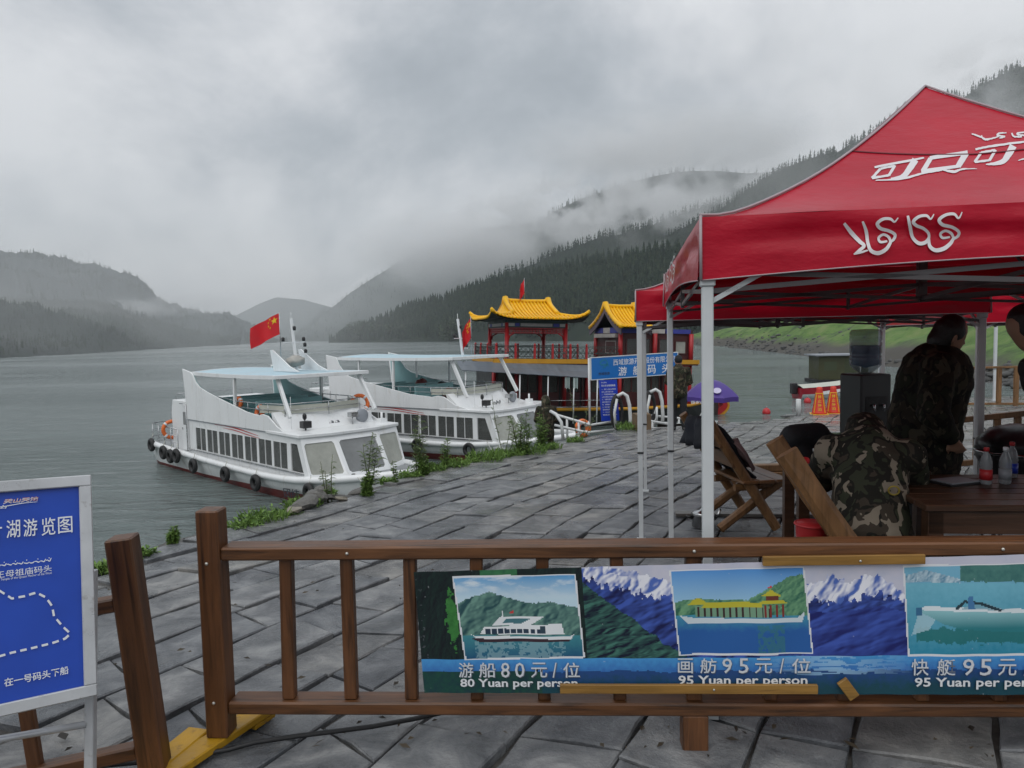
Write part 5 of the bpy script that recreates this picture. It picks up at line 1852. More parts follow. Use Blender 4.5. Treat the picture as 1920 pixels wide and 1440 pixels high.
ARABIC = [  # the flowing lettering, strokes in crop units; (points, widths)
    ([(1045, 697), (1082, 745), (1120, 785), (1142, 806), (1120, 828), (1092, 848)], [12, 19, 17, 14, 14, 5]),
    ([(1092, 848), (1128, 838), (1160, 828)], [5, 10, 6]),
    ([(1135, 688), (1152, 735), (1160, 790), (1176, 830), (1212, 842), (1250, 822), (1272, 788)], [9, 15, 14, 16, 18, 16, 12]),
    ([(1272, 790), (1262, 765), (1236, 752), (1213, 768), (1222, 788), (1255, 784)], [11, 12, 11, 11, 11, 8]),
    ([(1308, 670), (1290, 690), (1270, 676), (1236, 676), (1207, 698), (1222, 722), (1262, 734), (1292, 752), (1286, 775), (1266, 790)], [4, 8, 12, 13, 15, 15, 14, 13, 12, 10]),
    ([(1355, 660), (1366, 715), (1378, 765), (1408, 794), (1440, 790), (1458, 768)], [10, 15, 14, 16, 16, 12]),
    ([(1482, 652), (1466, 676), (1446, 660), (1410, 664), (1382, 688), (1396, 708), (1430, 722), (1455, 745), (1458, 770)], [4, 8, 12, 13, 15, 14, 13, 12, 11]),
    ([(1456, 765), (1462, 808), (1490, 828), (1530, 820), (1562, 795), (1578, 768)], [11, 15, 17, 18, 16, 12]),
    ([(1578, 768), (1565, 745), (1538, 734), (1514, 748), (1524, 768), (1560, 764)], [11, 12, 11, 11, 11, 8]),
    ([(1619, 642), (1602, 672), (1580, 652), (1540, 656), (1508, 680), (1524, 704), (1570, 716), (1602, 738), (1598, 760), (1572, 776)], [4, 8, 12, 13, 15, 15, 14, 13, 12, 10]),
]
BRUSH = [  # the big slanted characters
    ([(1193, 417), (1300, 397), (1434, 371)], [11, 13, 9]),
    ([(1222, 424), (1290, 410)], [13, 11]), ([(1292, 408), (1262, 458)], [15, 15]), ([(1262, 456), (1180, 470)], [13, 13]), ([(1180, 470), (1222, 424)], [14, 14]),
    ([(1392, 380), (1366, 420), (1330, 462), (1272, 472)], [36, 34, 26, 6]),
    ([(1198, 480), (1320, 474), (1430, 446), (1520, 430)], [5, 11, 11, 9]), ([(1520, 428), (1580, 438), (1620, 426), (1692, 424)], [8, 16, 9, 3]),
    ([(1462, 372), (1646, 345)], [20, 22]), ([(1640, 346), (1600, 412)], [34, 30]), ([(1612, 410), (1420, 436)], [15, 20]), ([(1428, 436), (1466, 374)], [24, 24]),
    ([(1684, 330), (1780, 312), (1960, 288)], [11, 12, 9]),
    ([(1712, 346), (1780, 333)], [13, 11]), ([(1782, 333), (1752, 384)], [15, 15]), ([(1752, 383), (1680, 392)], [13, 12]), ([(1680, 392), (1712, 346)], [14, 14]),
    ([(1868, 312), (1846, 352), (1812, 392), (1735, 404)], [40, 36, 26, 5]),
    ([(1892, 384), (1960, 366)], [4, 12]), ([(1925, 320), (2040, 300)], [14, 14]), ([(1980, 310), (1940, 370)], [30, 26]),
]
SMALL = [
    ([(1666, 255), (1700, 266), (1745, 286)], [5, 8, 4]), ([(1712, 262), (1728, 282), (1770, 276), (1800, 266)], [5, 8, 7, 5]),
    ([(1835, 250), (1800, 252), (1792, 262), (1826, 268), (1800, 276)], [4, 8, 8, 7, 5]), ([(1860, 250), (1872, 268), (1910, 268)], [6, 8, 6]), ([(1940, 246), (1895, 250), (1890, 258), (1935, 264)], [4, 8, 8, 6]),
]


def tent(label, FL, ang, w, d, z_eave, z_peak, joint, val_h=.26, sagv=.0, leg_z=None, detail=True, print_front=False, legs=(0, 1, 2, 3), leg_w=.046):
    """FL: ground position of the front left corner; x runs along the front, y to the back"""
    t = thing('canopy_tent', label, 'tent', (FL[0], FL[1], 0), ang, 'red canopy tents on the quay')
    c = Vector((w / 2, d / 2, 0))

    def roof(px_, py_):
        """height of the cloth over the plan point, and nothing outside"""
        fx = 1 - abs(px_ - w / 2) / (w / 2 + .03); fy = 1 - abs(py_ - d / 2) / (d / 2 + .03)
        s = max(0, min(fx, fy))
        z = z_eave + (z_peak - z_eave) * s ** 1.45
        # the panel's middle hangs a little below the hips
        z -= 0.05 * math.sin(math.pi * min(1, s * 1.1)) * (1 - s) * max(0, min(1, (max(fx, fy) - s) * 1.6))
        z += .012 * noise.noise(Vector((px_ * 2.2, py_ * 2.2, 1.0 + FL[0]))) * (1 - s)
        return z
    ov = .03
    cn = [(-ov, -ov), (w + ov, -ov), (w + ov, d + ov), (-ov, d + ov)]
    for k in range(4):
        a, b_ = Vector((*cn[k], 0)), Vector((*cn[(k + 1) % 4], 0))
        N, Mx = 24, 18
        G = []
        for j in range(Mx + 1):
            s = j / Mx
            row = []
            for i in range(N + 1):
                e = a.lerp(b_, i / N)
                p = e.lerp(c, s)
                row.append((p.x, p.y, roof(p.x, p.y)))
            G.append(row)
        pn = MB().grid(G).build('roof_panel', M_VINYL, t)
        # hip piping
        path = []
        for j in range(Mx + 1):
            p = a.lerp(c, j / Mx)
            path.append((p.x, p.y, roof(p.x, p.y) + .008))
        MB().tube(path, .0065, 6).build('piping', M_PIPING, pn)
        # stitched seam across the upper panel
        if detail:
            path = []
            for i in range(N + 1):
                s = .60 - .05 * math.sin(math.pi * i / N)
                p = a.lerp(b_, i / N).lerp(c, s)
                path.append((p.x, p.y, roof(p.x, p.y) + .002))
            MB().tube(path, .005, 5).build('seam', M_SEAM, pn)
        # valance
        out = Vector(((b_ - a).y, -(b_ - a).x, 0)).normalized()
        G = []
        for j in range(9):
            f = j / 8
            row = []
            for i in range(33):
                e = a.lerp(b_, i / 32)
                fold = (.010 * math.sin(i * .9 + k) + .014 * math.sin(f * 9 + 1.2 * math.sin(i * .3))) * math.sin(math.pi * min(1, f * 1.3)) * min(1, i / 3, (32 - i) / 3)
                lift_ = sagv * math.sin(math.pi * i / 32) * f
                row.append(e + out * (fold + .012 * f) + Vector((0, 0, z_eave - val_h * f + lift_)))
            G.append(row)
        v_ = MB().grid(G).build('valance', M_VINYL, t)
        MB().tube([p - Vector((0, 0, .002)) for p in G[-1]], .003, 5).build('hem', M_PIPING, v_)
        MB().tube([Vector((a.x, a.y, z_eave + .005)) + out * .01, Vector((a.x, a.y, z_eave - val_h)) + out * .02], .0065, 6).build('corner_piping', M_PIPING, v_)
    # legs
    gl = [(0, 0), (w, 0), (w, d), (0, d)]
    for k in legs:
        x, y = gl[k]
        wp = Matrix.Rotation(ang, 3, 'Z') @ Vector((x, y, 0)) + Vector((FL[0], FL[1], 0))
        gz = ground_z(wp.y) if leg_z is None else leg_z
        h = joint - .03
        lw = leg_w / 2
        mid = gz + (h - gz) * .42
        lg = MB().box((x - lw, y - lw, mid), (x + lw, y + lw, h)).build('leg', M_LEG, t, bevel=.004)
        MB().box((x - lw * .8, y - lw * .8, gz + .02), (x + lw * .8, y + lw * .8, mid)).build('inner_leg', M_LEG, lg)
        MB().box((x - lw * 1.12, y - lw * 1.12, mid - .012), (x + lw * 1.12, y + lw * 1.12, mid)).build('collar', M_BLACKP, lg)
        MB().box((x - lw * 1.7, y - lw * 1.7, gz + .004), (x + lw * 1.7, y + lw * 1.7, gz + .022)).build('foot_plate', M_LEG, lg)
        MB().box((x - lw * 1.3, y - lw * 1.3, h), (x + lw * 1.3, y + lw * 1.3, h + .07)).build('joint', M_LEG, lg, bevel=.005)
        MB().tube([(x, y, h + .07), (x, y, z_eave - .01)], lw * .6, 6).build('spigot', M_LEG, lg)
    # scissor trusses
    zt, zb = joint + .03, joint - .17

    def trs(p, q, name='truss'):
        m = MB()
        p, q = Vector((*p, 0)), Vector((*q, 0))
        mid = p.lerp(q, .5)
        for (a, e) in ((p, mid), (mid, q)):
            z0, z1 = Vector((0, 0, zt)), Vector((0, 0, zb + .12))
            m.bar(a + z0, e + z1, .012, .020)
            m.bar(a + z1 + Vector((0, 0, .001)), e + z0, .012, .020)
        m.bar(mid + Vector((0, 0, zb + .10)), mid + Vector((0, 0, zt + .04)), .022, .022, up=(1, 0, 0))
        m.build(name, M_TRUSS, t)
    for k in range(4):
        trs(gl[k], gl[(k + 1) % 4])
    trs((w / 2, 0), (w / 2, d)); trs((0, d / 2), (w, d / 2))
    MB().bar((w / 2, d / 2, zb + .12), (w / 2, d / 2, z_peak - .05), .045, .045, up=(1, 0, 0)).build('centre_pole', M_TRUSS, t)
    for k in range(4):
        MB().bar((gl[k][0], gl[k][1], zt + .05), (w / 2, d / 2, z_peak - .35), .014, .022).build('hip_rod', M_TRUSS, t)
    if detail:
        # braces at the corner
        for k in range(4):
            x, y = gl[k]
            dx = (w / 2 - x) / abs(w / 2 - x); dy = (d / 2 - y) / abs(d / 2 - y)
            MB().bar((x, y, joint - .10), (x + dx * .22, y, joint + .02), .012, .02).bar((x, y, joint - .10), (x, y + dy * .22, joint + .02), .012, .02).build('corner_brace', M_LEG, t)
    t['roof_fn'] = 0
    del t['roof_fn']
    return t, roof


T1 = (0.815, 2.95)
A1 = R(-9.5)
tent_a, roof_a = tent('large red canopy tent with white script in the right foreground', T1, A1, 2.68, 2.79, 2.115, 3.0, 1.865, .255, .055, print_front=True)
tent_b, roof_b = tent('red canopy tent behind the front tent, its left corner showing', (1.085, 6.0), R(-11.5), 2.6, 2.45, 2.0, 2.85, 1.74, .25)
tent_c, roof_c = tent('distant red canopy tent beyond the wooden fence', (17.4, 25.5), R(-8), 3.0, 3.0, 1.95, 2.75, 1.72, .28, detail=False, leg_w=.09)
tent_d, roof_d = tent('red canopy tent at the right edge behind the standing person', (4.35, 6.6), R(-10), 2.7, 2.7, 1.93, 2.8, 1.70, .25, legs=(0, 3))

tent_e, roof_e = tent('red canopy tent continuing the row right of the front tent, unseen, to block sky light', (3.52, 2.50), R(-9.5), 2.68, 2.79, 2.115, 3.0, 1.865, .255, .055, legs=(1, 2))  # added out of view to keep sky light off from the right
tent_f, roof_f = tent('red canopy tent continuing the row at the far right, unseen, to block light', (7.1, 6.1), R(-10), 2.7, 2.7, 1.93, 2.8, 1.70, .25, legs=(1, 2))  # out of view too, added to close the tent row against daylight

# ---- lettering on the front tent
Ainv = Matrix.Rotation(-A1, 3, 'Z')


def tent_ray(cx, cy_):
    """line of sight through a crop point, in the tent's own frame"""
    px, py = 1180 + cx / 2.5946, 150 + cy_ / 2.5946
    d = CAM_ROT @ Vector(((px - 960) / 1330.0, -(py - 720) / 1330.0, -1.0))
    return Ainv @ (EYE - Vector((T1[0], T1[1], 0))), Ainv @ d


def on_valance(cx, cy_):
    o, d = tent_ray(cx, cy_)
    k = (-.05 - o.y) / d.y
    for _ in range(4):
        p = o + d * k
        f = max(0, min(1, (2.115 - p.z) / .255)); i = (p.x + .03) / 2.74 * 32
        fold = (.010 * math.sin(i * .9) + .014 * math.sin(f * 9 + 1.2 * math.sin(i * .3))) * math.sin(math.pi * min(1, f * 1.3))
        k = (-(.03 + fold + .012 * f + .012) - o.y) / d.y
    return o + d * k


def on_roof(cx, cy_):
    o, d = tent_ray(cx, cy_)
    k = (-.03 - o.y) / d.y
    for i in range(400):
        p = o + d * k
        if p.z <= roof_a(p.x, p.y) + .012:
            break
        k += .004
    return Vector((p.x, p.y, roof_a(p.x, p.y) + .004))


def print_strokes(strokes, fn, name, parent, wk=1.12):
    for pts, ws in strokes:
        vs, fs = stroke(pts, [w * wk for w in ws], 8)
        MB().add([fn(v.x, v.y) for v in vs], fs).build(name, M_LETTER, parent, fixn=False)


for pts, ws in ARABIC:
    pass
print_strokes(ARABIC, on_valance, 'script_lettering', tent_a)
print_strokes(BRUSH, on_roof, 'character_lettering', tent_a, .9)
print_strokes(SMALL, on_roof, 'small_lettering', tent_a)


def on_side(x, y):
    # the same script on the left valance, read from outside
    f = (x - 1045) / (1619 - 1045)
    yy = 1.95 - 1.15 * f
    zz = 2.115 - .05 - (y - 640) / 210 * .155
    return Vector((-.03 - .050, yy, zz))


print_strokes(ARABIC, on_side, 'script_lettering', tent_a)

# ================================================================== wooden barriers, banner, map board
WOOD_X = wood('stained_rail', (0.130, 0.054, 0.020), 0, 0.44, 4.0, 0.85)
WOOD_Z = wood('stained_post', (0.125, 0.050, 0.018), 2, 0.46, 4.0, 0.85)
WOOD_TAN = wood('tan_batten', (0.30, 0.16, 0.035), 0, 0.5)
M_FOOTY = paint('yellow_paint', (0.46, 0.25, 0.012), 0.45, 0.25, 6.0, 0.3, 40, dirt=(0.14, 0.08, 0.03))
M_NAIL = paint('nail_head', (0.62, 0.60, 0.55), 0.35, 0.2, 9.0, metal=0.6)

fence = thing('wooden_barrier', 'brown wooden rail barrier in front carrying the price banner', 'barrier', (-1.26, 2.80, 0))
FD = Vector((3.21, -.15, 0)); FLn = FD.length
fence.rotation_euler = (0, 0, math.atan2(FD.y, FD.x))
TOPZ, BOTZ = .805, .175


def beam_x(name, x0, x1, y0, y1, z0, z1, mat, parent, bevel=.006, rot=None, n=1):
    m = MB().box((x0, y0, z0), (x1, y1, z1))
    return m.build(name, mat, parent, bevel=bevel)


beam_x('post', .0, .09, -.045, .045, .055, .985, WOOD_Z, fence, .006)
beam_x('post', 3.9, 4.01, -.055, .055, .055, .985, WOOD_Z, fence, .006)
beam_x('top_rail', .09, 3.9, -.035, .065, TOPZ - .024, TOPZ + .030, WOOD_X, fence, .007)
beam_x('bottom_rail', .09, 3.9, -.035, .065, BOTZ - .026, BOTZ + .026, WOOD_X, fence, .007)
slx = [.335, .585, .835, 1.10, 1.365, 1.66, 1.955, 2.255, 2.535, 2.83, 3.12, 3.41, 3.68]
for k, x in enumerate(slx):
    if k == 6:
        continue
    lean = rng.uniform(-.006, .006)
    m = MB().bar((x + lean, .012, BOTZ + .0262), (x - lean, .012, TOPZ - .0242), .050, .044, up=(0, 1, 0))
    m.build('slat', WOOD_Z, fence, bevel=.004)
m = MB().bar((slx[6], .012, BOTZ + .0262), (slx[6], .012, TOPZ - .0242), .060, .044, up=(0, 1, 0)).build('slat', WOOD_Z, fence, bevel=.004)
beam_x('short_leg', slx[6] - .05, slx[6] + .05, -.03, .04, .004, BOTZ - .0262, WOOD_Z, fence, .005)


def yellow_foot(parent, x):
    M = Matrix.Translation((x, 0, 0)) @ Matrix.Rotation(R(-22), 4, 'Z')
    f = MB().box((-.05, -.55, .022), (.05, .26, .056), M).build('foot', M_FOOTY, parent, bevel=.005)
    MB().box((-.047, .14, .0), (.047, .26, .0215), M).build('foot_block', M_FOOTY, f, bevel=.003)
    MB().box((-.047, -.55, .0), (.047, -.43, .0215), M).build('foot_block', M_FOOTY, f, bevel=.003)
    return f


yellow_foot(fence, 0.04)
yellow_foot(fence, 3.95)
for (x, z) in ((.0, TOPZ - .03), (0.0, BOTZ + .03)):
    MB().lathe([(.007, 0), (.006, .004), (.002, .006)], 8, Matrix.Translation((x + .04, -.046, z)) @ Matrix.Rotation(R(90), 4, 'X')).build('nail', M_NAIL, fence)
for x in (.60, 1.95, 3.1):
    MB().lathe([(.007, 0), (.006, .004), (.002, .006)], 8, Matrix.Translation((x, -.0355, TOPZ + .004)) @ Matrix.Rotation(R(90), 4, 'X')).build('nail', M_NAIL, fence)

# left barrier, leaning
f2 = thing('wooden_barrier', 'leaning brown wooden barrier post behind the map board', 'barrier', (-1.375, 2.58, 0), R(8))
f2.rotation_euler = (0, R(-4.5), R(8))
beam_x('post', -.046, .046, -.046, .046, .045, .945, WOOD_Z, f2, .006)
m = MB().bar((-.046, 0, .70), (-1.6, .05, .62), .06, .052).build('top_rail', WOOD_X, f2, bevel=.006)
m = MB().bar((-.046, 0, .13), (-1.6, .05, .02), .06, .052).build('bottom_rail', WOOD_X, f2, bevel=.006)
for x, zz in ((-.42, .66), (-.70, .645), (-1.0, .63), (-1.3, .62)):
    MB().bar((x, .02, zz - .03), (x, .02, .10), .05, .03, up=(0, 1, 0)).build('slat', WOOD_Z, f2, bevel=.004)
yf = yellow_foot(f2, .0)
yf.rotation_euler = (0, R(4.5), 0)
yf.location = (-.01, 0, .006)

# ---- the price banner: a printed sheet, picture drawn as colour on a fine mesh
NX, NY = 620, 118
bx_ = np.linspace(776, 2010, NX + 1)
bt = np.linspace(0, 1, NY + 1)
cxs = (bx_[:-1] + bx_[1:]) / 2
cys_t = (bt[:-1] + bt[1:]) / 2


def y_top(x): return 1072 - (x - 778) * (33 / 1142)
def y_bot(x): return 1298 + (x - 797) * (4 / 1123)


XX, TT = np.meshgrid(cxs, cys_t, indexing='ij')
YY = y_top(XX) * (1 - TT) + y_bot(XX) * TT
C = np.zeros(XX.shape + (3,))


def lin(c):
    c = np.array(c, float) / 255.0
    return np.where(c <= 0.04045, c / 12.92, ((c + 0.055) / 1.055) ** 2.4)


def vnoise(x, y, seed=0, octaves=5, gain=.55):
    """value noise in numpy"""
    tot = np.zeros_like(x); amp = 1.0; nrm = 0
    for o in range(octaves):
        xi, yi = np.floor(x).astype(int), np.floor(y).astype(int)
        fx, fy = x - xi, y - yi
        fx = fx * fx * (3 - 2 * fx); fy = fy * fy * (3 - 2 * fy)

        def h(a, b_):
            n_ = (a * 374761393 + b_ * 668265263 + (seed + o) * 974711) & 0x7fffffff
            n_ = ((n_ ^ (n_ >> 13)) * 1274126177) & 0x7fffffff
            return ((n_ ^ (n_ >> 16)) & 0xffff) / 65535.0
        v = (h(xi, yi) * (1 - fx) + h(xi + 1, yi) * fx) * (1 - fy) + (h(xi, yi + 1) * (1 - fx) + h(xi + 1, yi + 1) * fx) * fy
        tot += v * amp; nrm += amp; amp *= gain
        x = x * 2.03; y = y * 2.03
    return tot / nrm


def put(mask, colr, a=1.0):
    m = (mask * a)[..., None] if mask.dtype != bool else (mask.astype(float) * a)[..., None]
    C[:] = C * (1 - m) + np.asarray(colr) * m


def polym(pts):
    inside_ = np.zeros(XX.shape, bool)
    j = len(pts) - 1
    for i in range(len(pts)):
        xi, yi = pts[i]; xj, yj = pts[j]
        cond = ((yi > YY) != (yj > YY)) & (XX < (xj - xi) * (YY - yi) / (yj - yi + 1e-9) + xi)
        inside_ ^= cond
        j = i
    return inside_


def blend(a, b_, t):
    t = np.clip(t, 0, 1)[..., None]
    return lin(a) * (1 - t) + lin(b_) * t


def profile(pts):
    xs, ys = zip(*pts)
    return np.interp(XX, xs, ys)


def relief(s, sx, sy, k=9.0, tilt=.5):
    """mountain faces lit from the left, as in a landscape photograph"""
    x, y = (XX + YY * tilt) / sx, YY / sy
    a = 1 - 2 * np.abs(vnoise(x, y, s, 4, .48) - .5)
    b_ = 1 - 2 * np.abs(vnoise(x + .10, y + .03, s, 4, .48) - .5)
    return np.clip(.5 + (a - b_) * k * .55, 0, 1)


nz = vnoise(XX / 22, YY / 22, 1)
nf = vnoise(XX / 7, YY / 7, 2)
# background: pale sky, snow peaks, blue ranges, dark forest
C[:] = blend((212, 208, 220), (190, 195, 215), nz)
snow = profile([(776, 1080), (1080, 1072), (1120, 1062), (1160, 1070), (1200, 1078), (1260, 1095), (1500, 1105), (1530, 1090), (1560, 1078), (1590, 1095), (1630, 1076), (1670, 1096), (1700, 1120), (2010, 1120)])
rdg = 1 - 2 * np.abs(vnoise(XX / 16, YY / 34, 31) - .5)
put(YY > snow + (nf - .5) * 10 - (rdg - .6) * 16, blend((70, 104, 186), (240, 240, 248), relief(33, 42, 60) * 1.25 - .05))
rng_b = profile([(776, 1085), (1000, 1075), (1080, 1072), (1130, 1098), (1180, 1112), (1240, 1120), (1290, 1130), (1500, 1118), (1545, 1126), (1600, 1120), (1650, 1112), (1700, 1125), (2010, 1130)])
put(YY > rng_b + (vnoise(XX / 8, YY / 22, 35) - .5) * 44, blend((12, 20, 78), (56, 92, 190), relief(36, 60, 46, 7, 1.2) * .9))
put((YY > rng_b + 22) & (XX > 1500), blend((14, 26, 104), (52, 86, 184), relief(7, 80, 50, 6, 1.4) * .9))
rng_c = profile([(776, 1066), (850, 1070), (1080, 1085), (1120, 1115), (1180, 1160), (1240, 1205), (1300, 1240), (2010, 1300)])
put(YY > rng_c + (nf - .5) * 18, blend((8, 16, 44), (70, 128, 112), relief(4, 54, 30, 6, 1.6) * 1.2 - .25))
put((XX < 1090) & (YY < 1240), blend((6, 14, 24), (24, 52, 46), relief(61, 16, 26, 6, .2) * .8))
gt = (np.abs(XX - (840 + (YY - 1120) * .03)) < 13 * (1 - np.abs(YY - 1160) / 62) + (nf - .5) * 18) & (XX < 862) & (np.abs(YY - 1160) < 62)
put(gt, blend((26, 88, 38), (62, 140, 60), nf))
put((YY < 1078) & (XX > 900) & (XX < 970), blend((30, 90, 60), (60, 130, 80), nf))
# the lake band at the foot
wl = 1234 - (XX - 780) * .006
put(YY > wl, blend((56, 150, 214), (30, 96, 178), (YY - wl) / 34 + (nf - .5) * .6))
put(YY > wl + 26 + (nz - .5) * 12, blend((22, 70, 130), (14, 70, 84), (YY - wl - 30) / 30 + (nf - .5)))
put((YY > wl + 24) & (XX < 1000), blend((16, 46, 66), (24, 84, 62), nf))
put(((YY > wl) & (YY < wl + 34)) * np.clip(1 - np.abs(XX - 1560) / 150, 0, 1) * (vnoise(XX / 30, YY / 3, 41) > .45), lin((150, 195, 228)), .8)


def frame(q, t=3.0):
    xs, ys = [p[0] for p in q], [p[1] for p in q]
    cx, cy_ = sum(xs) / 4, sum(ys) / 4
    o_ = [(x + (t if x > cx else -t), y + (t if y > cy_ else -t)) for x, y in q]
    put(polym(o_), lin((226, 228, 232)))
    return polym(q)


# picture 1: white tour boat before green mountains
q1 = [(850, 1083), (1076, 1078), (1083, 1229), (861, 1234)]
m1 = frame(q1)
S = XX.copy()
put(m1, blend((86, 160, 214), (196, 222, 236), (YY - 1080) / 40))
put(m1 * np.clip((vnoise(XX / 34, YY / 12, 51) - .45) * 4, 0, 1) * np.clip((1125 - YY) / 30, 0, 1), lin((226, 236, 242)), .8)
mt = profile([(840, 1135), (880, 1118), (915, 1108), (945, 1118), (985, 1130), (1030, 1128), (1090, 1140)])
put(m1 & (YY > mt + (nf - .5) * 6), blend((34, 78, 84), (112, 156, 142), relief(9, 44, 40, 7, .6)))
put(m1 & (YY > 1190), blend((60, 140, 150), (14, 84, 124), (YY - 1190) / 42 + (nf - .5) * .4))
put(m1 & (YY > 1201) & (np.abs(XX - 965) < 85) & (nf > .45), lin((150, 190, 196)), .5)
wh = lin((232, 236, 238))
put(polym([(872, 1187), (884, 1192), (1062, 1191), (1070, 1186), (1060, 1199), (890, 1201)]), wh)
put(polym([(890, 1188), (900, 1174), (1046, 1168), (1050, 1188)]), wh)
put(polym([(915, 1172), (930, 1155), (1015, 1154), (985, 1172)]), wh)
put(polym([(934, 1168), (942, 1160), (990, 1158), (970, 1168)]), lin((70, 120, 130)))
for k in range(9):
    put(polym([(902 + k * 12, 1187), (902 + k * 12, 1178), (911 + k * 12, 1178), (911 + k * 12, 1187)]), lin((40, 60, 80)))
put(polym([(1005, 1186), (1005, 1172), (1014, 1172), (1014, 1186)]), lin((50, 70, 84)))
put(polym([(947, 1148), (957, 1144), (957, 1150)]), lin((200, 40, 40)))
put(polym([(934, 1156), (935, 1143), (937, 1143), (937, 1156)]), wh)
put(polym([(874, 1196), (1062, 1197), (1058, 1201), (890, 1203)]), lin((60, 40, 50)))
# picture 2: pavilion boat
q2 = [(1257, 1071), (1504, 1064), (1516, 1222), (1267, 1225)]
m2 = frame(q2)
put(m2, blend((70, 146, 218), (160, 205, 230), (YY - 1066) / 70))
mt = profile([(1250, 1128), (1300, 1122), (1400, 1124), (1440, 1100), (1480, 1080), (1520, 1072)])
put(m2 & (YY > mt + (nf - .5) * 6), blend((44, 104, 84), (116, 168, 124), relief(17, 30, 26, 6, .5)))
put(m2 & (YY > 1152), blend((60, 150, 176), (18, 92, 166), (YY - 1152) / 30 + (nf - .5) * .5))
put(m2 & (YY > 1170) & (np.abs(XX - 1440) < 26) & (nf > .4), lin((60, 130, 110)), .5)
put(polym([(1268, 1152), (1300, 1158), (1490, 1158), (1506, 1145), (1500, 1166), (1284, 1168)]), lin((210, 222, 228)))
put(polym([(1300, 1156), (1300, 1136), (1440, 1134), (1440, 1156)]), lin((120, 160, 130)))
for k in range(12):
    put(polym([(1304 + k * 12, 1156), (1304 + k * 12, 1138), (1307 + k * 12, 1138), (1307 + k * 12, 1156)]), lin((60, 40, 40)))
yl = lin((196, 186, 36))
put(polym([(1284, 1134), (1296, 1124), (1306, 1120), (1318, 1126), (1326, 1133)]), yl)
put(polym([(1312, 1138), (1318, 1128), (1424, 1128), (1424, 1138)]), yl)
put(polym([(1416, 1132), (1426, 1124), (1464, 1123), (1474, 1130)]), yl)
put(polym([(1424, 1116), (1442, 1104), (1460, 1114), (1460, 1117)]), yl)
put(polym([(1432, 1124), (1432, 1116), (1456, 1116), (1456, 1124)]), lin((110, 50, 40)))
for x in (1428, 1438, 1450, 1462):
    put(polym([(x, 1156), (x, 1132), (x + 4, 1132), (x + 4, 1156)]), lin((130, 40, 36)))
put(polym([(1436, 1101), (1444, 1096), (1444, 1102)]), lin((210, 60, 60)))
# picture 3: speedboat
q3 = [(1694, 1062), (2002, 1056), (2004, 1224), (1701, 1226)]
m3 = frame(q3)
put(m3, blend((120, 184, 212), (70, 160, 190), (YY - 1060) / 120))
put(m3 & (YY < 1090 + (nf - .5) * 10) & (XX > 1800), blend((46, 104, 104), (84, 140, 130), nf))
put(m3 & (YY < 1090 + (XX - 1700) * .02) & (YY > 1068 + np.abs(XX - 1735) * .25) & (XX < 1800), blend((92, 146, 176), (196, 218, 228), relief(12, 30, 30)))
put(m3 & (YY > 1092), blend((112, 186, 208), (30, 140, 170), (YY - 1092) / 130 + (nf - .5) * .35))
put(m3 & (YY > 1172) & (YY < 1210) & (XX > 1715) & (np.abs(YY - 1190) < 14 + (nf - .5) * 20), lin((20, 110, 104)), .8)
put(polym([(1706, 1190), (1720, 1150), (1760, 1150), (1740, 1180)]), lin((170, 208, 220)), .8)
put(polym([(1716, 1143), (1735, 1137), (1850, 1140), (2004, 1146), (2004, 1186), (1900, 1184), (1800, 1178), (1764, 1168), (1738, 1154)]), blend((150, 205, 212), (36, 128, 136), (YY - 1142) / 34))
put(polym([(1716, 1142), (1735, 1136), (1850, 1138), (2004, 1144), (2004, 1151), (1850, 1146), (1738, 1144)]), lin((226, 236, 240)))
put(polym([(1800, 1141), (1822, 1128), (1850, 1130), (1884, 1142)]), lin((120, 168, 186)), .8)
put(polym([(1786, 1140), (1806, 1124), (1840, 1128), (1878, 1142), (1872, 1145), (1838, 1133), (1808, 1129), (1794, 1141)]), lin((36, 60, 70)))
put(polym([(1812, 1140), (1812, 1122), (1816, 1116), (1822, 1116), (1826, 1140)]), lin((60, 120, 170)))
put(m3 & (np.abs(XX - 1722) < 6) & (np.abs(YY - 1146) < 7), lin((50, 110, 150)))
# wear and faint creases
put(vnoise(XX / 5, YY / 5, 20) > .84, lin((205, 208, 214)), .3)
put((XX < 790) & (nf > .70), lin((120, 122, 130)), .35)

BAN_Y = -.044       # in the barrier's frame, just before the slats


def ban_pt(px, py, dy=0.0):
    """where the sheet hangs on the barrier"""
    a = fence.rotation_euler.z
    Rm = Matrix.Rotation(-a, 3, 'Z')
    o = Rm @ (EYE - Vector((-1.26, 2.80, 0)))
    d = Rm @ (CAM_ROT @ Vector(((px - 960) / 1330.0, -(py - 720) / 1330.0, -1.0)))
    k = (BAN_Y - dy - o.y) / d.y
    return o + d * k


c00, c10, c01, c11 = ban_pt(776, y_top(776)), ban_pt(2010, y_top(2010)), ban_pt(776 + 20, y_bot(776)), ban_pt(2010, y_bot(2010))
V = np.zeros((NX + 1, NY + 1, 3))
for i in range(NX + 1):
    u = i / NX
    # px is projective along the sheet: find the true fraction of the width
    pt_ = ban_pt(bx_[i], 1180)
    f = (pt_.x - ban_pt(776, 1180).x) / (ban_pt(2010, 1180).x - ban_pt(776, 1180).x)
    a = c00.lerp(c10, f); e = c01.lerp(c11, f)
    for j in (0, NY):
        pass
    A_ = np.array(a); E_ = np.array(e)
    V[i] = A_[None] * (1 - bt[:, None]) + E_[None] * bt[:, None]
    V[i, :, 1] += -.004 + .003 * np.sin(f * 40 + bt * 4) * np.sin(np.pi * bt) + .002 * np.sin(f * 90)
idx = np.arange((NX + 1) * (NY + 1)).reshape(NX + 1, NY + 1)
quads = np.stack([idx[:-1, 1:], idx[1:, 1:], idx[1:, :-1], idx[:-1, :-1]], -1).reshape(-1, 4)
me = bpy.data.meshes.new('printed_sheet')
